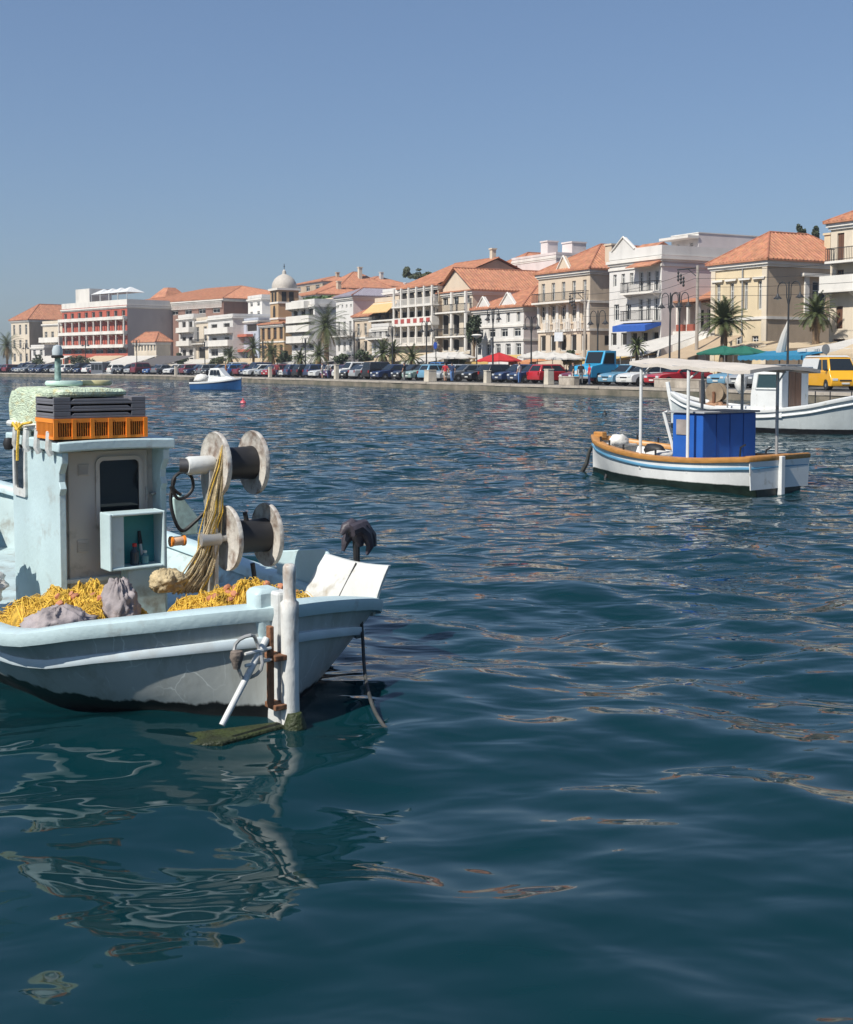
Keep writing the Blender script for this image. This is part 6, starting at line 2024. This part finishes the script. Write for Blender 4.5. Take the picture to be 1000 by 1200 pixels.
for px, py, wl_ in ((30, 402, 'seaside house'), (100, 398, 'red hotel'), (160, 398, 'low arcade house')):
    s, z = S2.at(px, py, 9.2)
    make_lamp(max(5.0, z), (s, 9.2, 0.006), S2, 'black twin-armed street lamp in front of the ' + wl_, 'twin-armed street lamps at the far bend')
# flat-topped lamp and blue sign
def pole_thing(name, label, cat, px, ytop, D, r, mat, seg=S1):
    s, z = seg.at(px, ytop, D)
    root = thing(name, label, cat, (s, D, 0.006), 0, None, seg.fr)
    m2 = MB(); m2.cyl((0, 0, 0), (0, 0, z), r, r * 0.75, 8)
    m2.build('pole', mat, root, smooth=True)
    return root, z
r_, z = pole_thing('street_lamp', 'modern lamp post with a flat disc head beside the gabled house', 'street lamp', 559, 393, 9.0, 0.07, lampm)
m2 = MB(); m2.lathe([(0.05, z - 0.3), (0.5, z - 0.05), (0.55, z), (0.4, z + 0.1), (0, z + 0.14)], 14)
m2.build('lamp_head', trim, r_, smooth=True)
r_, z = pole_thing('road_sign', 'round blue road sign on a dark post in front of the hotel', 'road sign', 511, 401, 8.6, 0.05, lampm)
m2 = MB(); m2.cyl((0, -0.08, z - 0.35), (0, -0.05, z - 0.35), 0.38, n=18)
m2.build('sign_plate', M('sign_blue', (0.02, 0.06, 0.3), 0.4), r_)
r_, z = pole_thing('road_sign', 'round grey sign on a post beside the cream awning', 'road sign', 969, 404, 10.0, 0.04, galv)
m2 = MB(); m2.cyl((0, -0.08, z - 0.3), (0, -0.05, z - 0.3), 0.34, n=18)
m2.build('sign_plate', M('sign_grey', (0.12, 0.13, 0.14), 0.5), r_)
# wooden power pole with bracket, transformer gear and wires
concr = M('pole_concrete', (0.34, 0.30, 0.26), 0.85, var=0.15, scale=2)
def power_pole(px, ytop, D, label):
    r_, z = pole_thing('power_pole', label, 'power pole', px, ytop, D, 0.16, concr)
    m2 = MB(); m2.tube([(0.05, 0, z - 0.2), (-2.6, 0, z - 0.2)], 0.06, 6); m2.tube([(0, 0, z - 1.0), (-1.2, 0, z - 0.25)], 0.04, 6)
    br = m2.build('bracket', lampm, r_)
    for k in range(3):
        m2 = MB(); m2.lathe([(0.05, -0.9), (0.12, -0.75), (0.05, -0.6), (0.12, -0.45), (0.05, -0.3), (0.1, -0.15), (0.03, 0)], 8, 0, (-2.5 + 0.35 * k, 0, z - 0.3 - 0.25 * k))
        m2.build('insulator', lampm, br)
    return r_, z, S1.fr.inverted() @ r_.matrix_world.translation
p1, z1, l1 = power_pole(818, 311, 17, 'tall concrete power pole with side bracket and insulators')
p2, z2, l2 = power_pole(686, 340, 17, 'concrete power pole in front of the beige classical block')
for k in range(4):
    a = Vector((l1.x, l1.y - 0.3, z1 - 0.4 - 0.7 * k)); b = Vector((l2.x, l2.y - 0.3, z2 - 0.4 - 0.7 * k)); c_ = Vector((l1.x + 40, l1.y - 0.3, z1 - 0.2 - 0.7 * k))
    m2 = MB()
    m2.tube([b + Vector((0, 0, 0))] + rope_pts(b, a, 0.5, 10) + rope_pts(a, c_, 0.7, 10), 0.016, 4)
    tag(m2.build('power_line', lampm, None, frame=S1.fr, at=a), 'thin overhead power line strung between the concrete power poles', 'cable', 'overhead power lines')

# ---------------------------------------------------------------- palms, trees
bark = M('palm_bark', (0.17, 0.115, 0.07), 0.95, var=0.4, scale=5, bump=0.8, bscale=14)
frond_m = M('palm_leaf', (0.075, 0.095, 0.028), 0.65, var=0.5, scale=0.9)
frond_d = M('dry_palm_leaf', (0.24, 0.17, 0.075), 0.8, var=0.4, scale=1.5)
leaf_m = M('dark_leaf', (0.035, 0.055, 0.02), 0.7, var=0.5, scale=1.2)
def frond(mb, az, el, ln, droop, m, wl=0.55, rd=random):
    prev = Vector((0, 0, 0)); e = el
    d = Vector((math.cos(az), math.sin(az), 0)); sdv = Vector((-d.y, d.x, 0))
    n = 9
    pts = []
    for i in range(n + 1):
        pts.append(prev.copy())
        prev = prev + (d * math.cos(e) + Vector((0, 0, math.sin(e)))) * (ln / n)
        e -= droop / n
    for i in range(n):
        p, q = pts[i], pts[i + 1]
        for h in (0.0, 0.33, 0.66):
            b = p.lerp(q, h)
            t = (i + h) / n
            w = wl * (0.35 + 1.1 * t - 1.25 * t * t) * ln / 2.2
            fw = (q - p).normalized()
            for s in (-1, 1):
                tip = b + sdv * s * w + fw * w * 0.75 + Vector((0, 0, -0.18 * w - rd.uniform(0, 0.15) * w))
                mb.add([b - fw * 0.035, b + fw * 0.035, tip], [(0, 1, 2)], m)
    mb.tube(pts, [0.035] * 3 + [0.02] * (n - 2), 3, m, False)
def make_palm(px, ytop_trunk, D, ln, label, n=46, seg=S1, r=0.24, lean=0.0, seed=1, shag=True, up=0.2, windy=0.0):
    rd = random.Random(seed)
    s, z = seg.at(px, ytop_trunk, D)
    z = max(z, 1.0)
    root = thing('palm_tree', label, 'palm tree', (s, D, 0.0), 0, None, seg.fr)
    m2 = MB()
    k = max(4, int(z / 0.45))
    m2.tube([(lean * (i / k) ** 2, 0, z * i / k) for i in range(k + 1)], [r * (1.25 if i == 0 else 1.0 + 0.10 * (i % 2) - 0.2 * i / k) for i in range(k + 1)], 9)
    m2.build('trunk', bark, root, smooth=True, ang=25)
    m2 = MB()
    for i in range(n):
        t = i / n
        az = i * 2.39996 + rd.uniform(-0.2, 0.2)
        el = lerp(1.45, -0.55, t ** 0.85) + rd.uniform(-0.1, 0.1) + up
        if windy:
            az += -windy * math.sin(az) * 0.5
        frond(m2, az, el, ln * rd.uniform(0.8, 1.05), rd.uniform(0.9, 1.5), 0, rd=rd)
    if shag:
        for i in range(n // 3):
            frond(m2, rd.uniform(0, 6.28), rd.uniform(-1.1, -0.7), ln * rd.uniform(0.5, 0.8), 0.6, 1, rd=rd)
    m2.v = [(p[0] + lean, p[1], p[2] + z) for p in m2.v]
    m2.build('crown', [frond_m, frond_d], root, fix=False)
    return root
make_palm(849, 379, 15, 2.45, 'date palm with thick trunk in front of the yellow house', 95, seed=2, shag=False, up=0.5, r=0.3)
make_palm(383, 383, 17, 4.4, 'tall windswept palm with shaggy dry skirt before the white block', 54, seed=5, r=0.35, lean=-0.4, windy=0.8)
for k, (px, py, D, ln, lab) in enumerate(((318, 414, 13, 2.7, 'young palm standing in front of the stone church'), (374, 416, 13, 2.6, 'low palm growing beneath the tall windswept palm'), (297, 408, 15, 2.6, 'palm beside the red canopies of the grey flats'),
        (352, 420, 13, 1.8, 'short palm between the church and the balcony flats'), (270, 418, 15, 2.2, 'short palm with yellowish fronds before the white flats'), (449, 414, 13, 2.2, 'dark palm in front of the ochre house'), (461, 413, 14, 2.0, 'dark palm before the hotel corner'), (483, 420, 13.5, 1.9, 'low palm beside the cafe umbrellas of the hotel'),
        (747, 407, 14, 1.2, 'little palm poking up before the white marquee'))):
    make_palm(px, py, D, ln, lab, 34, seed=10 + k, r=0.2)
make_palm(8, 405, 12, 4.0, 'tall palm at the far end of the quay', 36, seg=S2, seed=30)

def leafy(name, label, loc, frame, rx, rz_, trunk, n, mat, seed, leaf=0.22, cat='tree', clumps=9, group=None):
    rd = random.Random(seed)
    root = thing(name, label, cat, loc, 0, group, frame)
    if trunk:
        m2 = MB(); m2.tube([(0, 0, 0), (0.05, 0.02, trunk * 0.6), (0, 0, trunk + rz_ * 0.6)], [0.14, 0.10, 0.05], 7)
        for k in range(4):
            a = k * 1.7 + 0.3
            m2.tube([(0.03, 0, trunk * 0.8), (math.cos(a) * rx * 0.5, math.sin(a) * rx * 0.5, trunk + rz_ * 0.7)], [0.06, 0.02], 5)
        m2.build('trunk', bark, root, smooth=True)
    m2 = MB()
    cl = [Vector((rd.gauss(0, 0.42) * rx, rd.gauss(0, 0.42) * rx, trunk + rz_ + rd.gauss(0, 0.42) * rz_)) for _ in range(clumps)]
    for i in range(n):
        c = cl[i % clumps]
        d = Vector((rd.gauss(0, 1), rd.gauss(0, 1), rd.gauss(0, 1))).normalized()
        p = c + Vector((d.x * rx * 0.42, d.y * rx * 0.42, d.z * rz_ * 0.42)) * rd.uniform(0.55, 1.0)
        a = Vector((rd.uniform(-1, 1), rd.uniform(-1, 1), rd.uniform(-1, 1))).normalized() * leaf
        b = a.orthogonal().normalized() * leaf * 0.6
        m2.add([p - a, p + b, p + a, p - b], [(0, 1, 2, 3)])
    m2.build('crown', mat, root, fix=False)
    return root
lf2 = M('olive_leaf', (0.07, 0.085, 0.035), 0.7, var=0.5, scale=1.2)
def tree_px(px, py, D, rx, rz_, lab, mat, seed, n=900, seg=S1, cat='tree', trunk=None, name='tree', leaf=0.2):
    s, z = seg.at(px, py, D)
    leafy(name, lab, (s, D, 0), seg.fr, rx, rz_, max(0.1, z - rz_) if trunk is None else trunk, n, mat, seed, cat=cat, leaf=leaf)
make_palm(957, 368, 19, 2.0, 'shaggy palm between the yellow house and the cream balconies', 50, seed=44, r=0.3)
tree_px(556, 382, 20, 1.2, 2.2, 'climbing green tree against the gabled house side', leaf_m, 2, 1300)
tree_px(535, 421, 16, 1.1, 0.9, 'round bush between the hotel umbrellas', lf2, 3, 500)
tree_px(400, 420, 15, 1.3, 1.0, 'dark bush before the tall white block', leaf_m, 4, 600)
tree_px(425, 420, 15, 1.2, 0.9, 'dark bush in front of the low beige house', leaf_m, 5, 600)
tree_px(333, 420, 16, 1.2, 1.0, 'dark bush at the foot of the church', leaf_m, 6, 600)
tree_px(255, 423, 15, 1.6, 0.9, 'olive bush before the white flats', lf2, 7, 600)
tree_px(210, 423, 15, 1.2, 0.9, 'small bush before the white corner house', leaf_m, 8, 500)
tree_px(95, 424, 15, 2.4, 1.4, 'dark clump of shrubs in front of the red hotel', leaf_m, 9, 900, seg=S2)
tree_px(45, 425, 15, 1.6, 1.2, 'dark bush beside the low white house', leaf_m, 10, 600, seg=S2)
tree_px(668, 420, 15, 0.7, 0.9, 'slim potted tree beside the yellow awning', leaf_m, 11, 400)
def roof_tree(px, py, D, rx, rz_, lab, seed, mat=lf2, n=700):
    s, z = S1.at(px, py, D)
    leafy('roof_tree', lab, (s, D, z - rz_), S1.fr, rx, rz_, 0.0, n * 2, mat, seed, cat='tree', leaf=0.12, clumps=14)
roof_tree(476, 320, 40, 0.9, 1.0, 'dark roof garden tree at the end of the hotel roof', 21)
for k, (px, lab) in enumerate(((490, 'low roof garden shrub beside the tall one'), (500, 'olive shrub in the middle of the roof garden'), (510, 'olive shrub near the hotel ridge'))):
    roof_tree(px, 323, 40, 1.3, 0.6, lab, 22 + k, lf2, 600)
s_, z_ = S1.at(382, 351, 27.8)
leafy('hedge', 'clipped green hedge on the planted roof terrace', (s_, 28.2, z_ - 0.4), S1.fr, 2.6, 0.55, 0.0, 900, M('hedge_leaf', (0.06, 0.11, 0.03), 0.7, var=0.4), 33, cat='hedge', clumps=14)
for px, py, sd_ in ((939, 263, 41), (957, 264, 42)):
    s_, z_ = S1.at(px, py, 70)
    leafy('cypress', 'dark pointed cypress top behind the yellow house roof', (s_, 70, z_ - 2.6), S1.fr, 0.55, 1.3, 0.0, 700, leaf_m, sd_, group='cypresses behind the yellow house')

# ---------------------------------------------------------------- awnings and umbrellas
def cloth(name, col):
    return canvas('cloth_' + name, col, 0.08, 1.0, 0.25)
CL = {'white': cloth('white', (0.66, 0.63, 0.58)), 'cream': cloth('cream', (0.62, 0.50, 0.34)), 'beige': cloth('beige', (0.52, 0.40, 0.27)), 'red': cloth('red', (0.55, 0.03, 0.035)), 'green': cloth('green', (0.02, 0.16, 0.11)),
      'blue': cloth('blue', (0.03, 0.24, 0.42)), 'yellow': cloth('yellow', (0.66, 0.46, 0.16)), 'orange': cloth('orange', (0.66, 0.30, 0.14)), 'grey': cloth('grey', (0.13, 0.12, 0.12))}
steelp = M('awning_steel', (0.25, 0.24, 0.23), 0.5, 0.4)
def awning(px0, px1, yf, yb, D0, D1, col, label, seg=S1, sag=0.12):
    """sloping cloth roof: front edge at photo row yf on line D0, back edge at row yb on line D1"""
    s0, _ = seg.at(px0, yf, D0); s1, zf = seg.at(px1, yf, D0)
    _, zb = seg.at((px0 + px1) / 2, yb, D1)
    root = thing('awning', label, 'awning', (s0, D0, 0.125), 0, None, seg.fr)
    W, dp = s1 - s0, D1 - D0
    zf -= 0.125; zb -= 0.125
    m2 = MB()
    rows = []
    for i in range(13):
        x = W * i / 12
        rows.append([Vector((x, dp * j / 6, lerp(zf, zb, j / 6) - sag * math.sin(math.pi * j / 6) - 0.03 * (i % 2))) for j in range(7)])
    m2.loft([r_ + [p - Vector((0, 0, 0.04)) for p in r_[::-1]] for r_ in rows], 0)
    cv = m2.build('cloth_roof', CL[col], root, smooth=True, ang=60)
    m2 = MB()
    val = [[(W * i / 24, -0.015, zf - 0.03), (W * i / 24, -0.015, zf - 0.30 - 0.06 * (i % 2)), (W * i / 24, 0.015, zf - 0.30 - 0.06 * (i % 2)), (W * i / 24, 0.015, zf - 0.03)] for i in range(25)]
    m2.loft(val, 0)
    m2.build('valance', CL[col], cv)
    n = max(2, int(W / 3.5) + 1)
    for k in range(n):
        m2 = MB(); x = lerp(0.1, W - 0.1, k / (n - 1))
        m2.cyl((x, 0.06, 0), (x, 0.06, zf - 0.05), 0.04, n=6)
        m2.build('post', steelp, root)
    return root
def umbrella(px, ytop, D, rad, col, label, seg=S1, group=None, hgt=0.55, n=8):
    s, z = seg.at(px, ytop, D)
    root = thing('umbrella', label, 'umbrella', (s, D, 0.0), random.uniform(0, 0.6), group, seg.fr)
    m2 = MB()
    def ring(r, zz_):
        return [(r * math.cos(2 * math.pi * k / (2 * n)) * (1 if k % 2 == 0 else 0.93), r * math.sin(2 * math.pi * k / (2 * n)) * (1 if k % 2 == 0 else 0.93), zz_ - (0 if k % 2 == 0 else 0.05)) for k in range(2 * n)]
    m2.loft([ring(rad, z - hgt - 0.12), ring(rad, z - hgt), ring(rad * 0.5, z - hgt * 0.42), ring(0.06, z)], 0)
    m2.build('canopy', CL[col], root)
    m2 = MB(); m2.cyl((0, 0, 0), (0, 0, z + 0.12), 0.035, n=8)
    m2.build('pole', steelp, root)
# the big white marquee rising to the right
s0, zA = S1.at(690, 419, 14.0); s1_, zB = S1.at(790, 391, 21.0)
sE, _ = S1.at(752, 416, 14.0)
mq = thing('marquee', 'large white sloping marquee between the blue lorry and the veranda house', 'marquee', (s0, 14.0, 0.125), 0, None, S1.fr)
m2 = MB()
Wm = sE - s0
m2.loft([[(0, 0, zA), (0.5, 7.5, zB - 0.5), (0.5, 7.5, zB - 0.55), (0, 0, zA - 0.05)], [(Wm * 0.6, 0, zA), (Wm * 0.6, 7.5, zB), (Wm * 0.6, 7.5, zB - 0.05), (Wm * 0.6, 0, zA - 0.05)], [(Wm, 0, zA), (Wm, 7.5, zB), (Wm, 7.5, zB - 0.05), (Wm, 0, zA - 0.05)]], 0)
m2.build('cloth_roof', CL['white'], mq)
for k in range(6):
    m2 = MB(); m2.cyl((Wm * k / 5, 0.1, 0), (Wm * k / 5, 0.1, zA), 0.05, n=6)
    m2.build('post', steelp, mq)
awning(768, 806, 419, 395, 14.5, 20.5, 'beige', 'sand coloured awning beside the white marquee')
awning(660, 712, 423, 415, 14.5, 20, 'yellow', 'yellow awning in front of the classical block')
awning(596, 628, 424, 415, 14.5, 20, 'orange', 'orange awning beside the red umbrella')
awning(545, 572, 424, 416, 14.5, 20, 'yellow', 'pale yellow awning left of the red umbrella')
awning(415, 470, 424, 414, 14.8, 20.5, 'cream', 'cream cafe awning in front of the ochre house')
awning(380, 413, 424, 416, 14.8, 20.5, 'grey', 'dark grey awning before the tall white block')
awning(470, 502, 424, 413, 14.8, 20, 'white', 'white awning under the hotel galleries')
awning(322, 372, 425, 418, 14.8, 20.5, 'white', 'white awning at the foot of the church and flats')
awning(240, 285, 427, 420, 14.8, 20.5, 'cream', 'cream awning in front of the white flats')
awning(182, 228, 427, 421, 14.8, 20.5, 'white', 'white awning before the small white house')
awning(935, 1003, 408, 393, 13.0, 20.0, 'white', 'broad white awning in front of the cream balconies')
awning(962, 1040, 414, 403, 11.0, 14.0, 'cream', 'cream awning beyond the yellow van')
awning(818, 850, 410, 401, 14.5, 20.0, 'cream', 'cream awning at the foot of the steps')
awning(865, 945, 416, 411, 11.0, 13.5, 'blue', 'flat blue awning behind the white wheelhouse', sag=0.02)
awning(858, 925, 408, 402, 15.0, 20.0, 'cream', 'pale awning along the yellow house front')
for px0, px1, col, lab in ((76, 110, 'cream', 'cream awning under the red hotel'), (112, 148, 'white', 'white awning under the red hotel'), (20, 50, 'white', 'white awning before the seaside house'), (150, 190, 'grey', 'grey awning beside the low arcade house')):
    awning(px0, px1, 427, 417, 14.5, 21, col, lab, seg=S2)
umbrella(585, 413, 13.5, 2.3, 'red', 'large red cafe umbrella beside the parked cars', hgt=0.8)
umbrella(848, 405, 12.0, 2.0, 'green', 'dark green cafe umbrella beside the date palm', hgt=0.55)
umbrella(872, 405, 12.5, 2.0, 'green', 'dark green cafe umbrella next to the blue awning', hgt=0.55)
for px, py in ((630, 411), (648, 412), (664, 413)):
    umbrella(px, py, 14.0, 2.0, 'white', 'white cafe umbrella before the classical block', group='white umbrellas before the classical block')
for px, py in ((512, 412), (525, 412), (538, 413)):
    umbrella(px, py, 14.0, 2.0, 'white', 'white cafe umbrella in front of the hotel and gabled house', group='white umbrellas before the hotel')
# furled white umbrella
s_, z_ = S1.at(923, 376, 13.0)
_, zb_ = S1.at(923, 413, 13.0)
fu = thing('furled_umbrella', 'tall furled white umbrella behind the blue awning', 'umbrella', (s_, 13.0, 0.125), 0, None, S1.fr)
m2 = MB(); m2.tube([(-0.7, 0, zb_ - 0.4), (-0.6, 0, zb_), (-0.25, 0, zb_ + 1.2), (0.05, 0, z_ - 0.4), (0.1, 0, z_)], [0.25, 0.36, 0.24, 0.14, 0.03], 9)
m2.build('cloth', CL['white'], fu, smooth=True)
m2 = MB(); m2.cyl((-0.7, 0, 0), (-0.7, 0, zb_ - 0.3), 0.05, n=6)
m2.build('pole', steelp, fu)

# ---------------------------------------------------------------- bollards, blocks
def block(px0, px1, D, h, mat, label, dd=0.5, taper=0.92, seg=S1, cat='stone block', name='stone_block'):
    s0, _ = seg.at(px0, 450, D); s1, _ = seg.at(px1, 450, D)
    if px1 - px0 < 10:
        c0 = (s0 + s1) / 2; s0, s1 = c0 - dd / 2, c0 + dd / 2
    m2 = MB(); m2.box(((s1 - s0) / 2, 0, h / 2), (s1 - s0, dd, h), taper=taper); m2.box(((s1 - s0) / 2, 0, h + 0.04), ((s1 - s0) * taper + 0.06, dd * taper + 0.06, 0.08))
    o = m2.build(name, mat, None, frame=seg.fr @ Matrix.Translation((s0, D, 0.0)), bevel=0.03)
    tag(o, label, cat)
stw = M('pale_stone', (0.50, 0.45, 0.37), 0.85, var=0.15, scale=2)
block(500, 509, 1.3, 1.0, stw, 'wide pale stone plinth at the quay edge before the hotel', 0.9)
block(392, 397, 1.2, 1.5, stw, 'slim pale stone post at the quay edge beside a navy car', 0.45)
block(568, 574.5, 1.2, 1.0, stw, 'pale stone post at the quay edge near the red umbrella', 0.5)
block(640, 647, 1.2, 1.15, stw, 'white rounded stone post at the quay edge before the classical block', 0.6)
block(315, 318.5, 1.2, 1.2, stw, 'pale stone post at the quay edge before the church', 0.4)
block(658, 676, 1.4, 0.6, stone_edge, 'low grey concrete block near the standing couple', 0.5, 1.0)
block(770, 825, 1.3, 0.55, stone_edge, 'long low concrete barrier beside the red saloon', 0.5, 1.0)
block(205, 208, 1.2, 1.3, stw, 'slim pale post at the quay edge near the white corner house', 0.4)

# ---------------------------------------------------------------- people on the quay
def skin_body(joints, edges, sub=2):
    me = bpy.data.meshes.new('person')
    me.from_pydata([j[0] for j in joints], edges, [])
    o = bpy.data.objects.new('person', me); COL.objects.link(o)
    md = o.modifiers.new('skin', 'SKIN')
    md.use_smooth_shade = True
    if not me.skin_vertices:
        bpy.context.view_layer.objects.active = o
        with bpy.context.temp_override(object=o, active_object=o):
            bpy.ops.mesh.customdata_skin_add()
    for i, j in enumerate(joints):
        me.skin_vertices[0].data[i].radius = (j[1], j[2] if len(j) > 2 else j[1])
    me.skin_vertices[0].data[0].use_root = True
    ss = o.modifiers.new('sub', 'SUBSURF'); ss.levels = sub; ss.render_levels = sub
    dg = bpy.context.evaluated_depsgraph_get()
    m2 = bpy.data.meshes.new_from_object(o.evaluated_get(dg))
    bpy.data.objects.remove(o)
    return m2
def person_mesh(pose):
    st = {'stand': 0.10, 'walk': 0.30, 'lean': 0.14}[pose]
    ax = {'stand': 0.02, 'walk': 0.22, 'lean': -0.05}[pose]
    J = [((0, 0, 0.95), 0.15, 0.11), ((0, 0.0, 1.15), 0.14, 0.10), ((0, 0.0, 1.36), 0.18, 0.11), ((0, 0, 1.47), 0.07), ((0, 0.01, 1.52), 0.055), ((0, 0.02, 1.60), 0.085, 0.095), ((0, 0.02, 1.68), 0.085, 0.10), ((0, 0.01, 1.74), 0.05)]
    E_ = [(0, 1), (1, 2), (2, 3), (3, 4), (4, 5), (5, 6), (6, 7)]
    for s in (-1, 1):
        b = len(J)
        f = s * st / 2 if pose != 'stand' else 0
        J += [((s * 0.10, 0, 0.88), 0.095), ((s * 0.11, f * 0.7 + 0.02, 0.50), 0.062), ((s * 0.12, f * 1.2, 0.10), 0.042), ((s * 0.13, f * 1.2 + 0.12, 0.035), 0.04)]
        E_ += [(0, b), (b, b + 1), (b + 1, b + 2), (b + 2, b + 3)]
        b = len(J)
        J += [((s * 0.20, 0, 1.40), 0.06), ((s * 0.26, -s * ax * 0.5, 1.13), 0.045), ((s * 0.26, 0.08 - s * ax * 0.5, 0.90), 0.035), ((s * 0.25, 0.11 - s * ax * 0.5, 0.80), 0.036)]
        E_ += [(2, b), (b, b + 1), (b + 1, b + 2), (b + 2, b + 3)]
    return skin_body(J, E_)
PM = {p: person_mesh(p) for p in ('stand', 'walk', 'lean')}
skin_m = M('skin', (0.42, 0.24, 0.16), 0.6, var=0.05)
hair_m = M('hair_dark', (0.03, 0.02, 0.015), 0.7)
def person(px, D, pose, top, legs, short, label, seg=S1, rz=0.0, sc=1.0, hair=hair_m):
    s, _ = seg.at(px, 445, D)
    me = PM[pose].copy()
    me.materials.clear()
    cm = lambda n, c: M('garment_' + n, c, 0.85, var=0.1, scale=4)
    for m_ in (skin_m, cm(*top), cm(*legs), hair_m if hair is None else hair, rubber):
        me.materials.append(m_)
    idx = []
    for p in me.polygons:
        c = p.center
        if c.z > 1.655 or (c.z > 1.56 and c.y < -0.01): i_ = 3
        elif c.z > 1.48: i_ = 0
        elif abs(c.x) > 0.20 and c.z < 1.22: i_ = 0
        elif c.z > 0.93: i_ = 1
        elif c.z > (0.52 if short else 0.09): i_ = 2
        elif c.z > 0.09: i_ = 0
        else: i_ = 4
        idx.append(i_)
    me.polygons.foreach_set('material_index', idx)
    o = bpy.data.objects.new('person', me); COL.objects.link(o)
    o.matrix_world = seg.fr @ Matrix.Translation((s, D, 0.012)) @ Matrix.Rotation(rz, 4, 'Z') @ Matrix.Scale(sc, 4)
    tag(o, label, 'person')
red, blk, wht, bge, nvy, blu, gry = ('red', (0.5, 0.03, 0.04)), ('black', (0.02, 0.02, 0.022)), ('white', (0.6, 0.6, 0.58)), ('beige', (0.45, 0.38, 0.27)), ('navy', (0.03, 0.05, 0.12)), ('blue', (0.08, 0.18, 0.4)), ('grey', (0.2, 0.2, 0.2))
person(522, 2.0, 'walk', red, bge, True, 'person in red shirt and beige shorts walking along the quay', rz=1.3)
person(530, 2.4, 'walk', nvy, blu, False, 'person in navy top walking beside the red shirt', rz=1.3)
person(672, 1.9, 'stand', blk, wht, False, 'person in dark top and white trousers standing by the concrete block', rz=2.6)
person(681, 2.0, 'lean', blk, gry, False, 'person all in dark clothes next to the white trousers', rz=1.2)
person(691, 2.6, 'stand', red, nvy, False, 'person in red top and navy trousers beside the blue lorry', rz=2.9, sc=0.93)
person(474, 2.2, 'stand', blk, gry, False, 'person in black standing beside the white off-roader', rz=2.2)
person(385, 2.2, 'walk', gry, nvy, False, 'person in grey walking past the navy car', rz=1.4)
person(378, 2.5, 'stand', wht, gry, True, 'person in white shirt waiting near the low palm', rz=2.4)
person(325, 2.2, 'walk', ('dark red', (0.22, 0.03, 0.04)), nvy, False, 'person in dark red top walking below the church', rz=1.2)
person(609, 2.6, 'stand', wht, blu, False, 'person in white top standing by the black hatchback', rz=2.0)
person(265, 2.2, 'stand', ('orange', (0.5, 0.2, 0.05)), bge, False, 'person in orange top behind the blue motor boat', rz=2.5)
person(560, 16.8, 'stand', blu, bge, True, 'person in blue shirt by the pale yellow awning', rz=2.5)
# ---------------------------------------------------------------- sea haze
hz = MB(); hz.bb(-420, 420, -60, 640, -2.0, 40.0)
hm_ = bpy.data.materials.new('sea_haze'); hm_.use_nodes = True
hn = hm_.node_tree; hn.nodes.clear()
ho_ = hn.nodes.new('ShaderNodeOutputMaterial'); hv = hn.nodes.new('ShaderNodeVolumePrincipled')
hv.inputs['Color'].default_value = (0.86, 0.90, 0.96, 1)
hv.inputs['Density'].default_value = 0.00038
hv.inputs['Anisotropy'].default_value = 0.3
hn.links.new(hv.outputs[0], ho_.inputs['Volume'])
o = hz.build('haze', hm_)
o['kind'] = 'stuff'
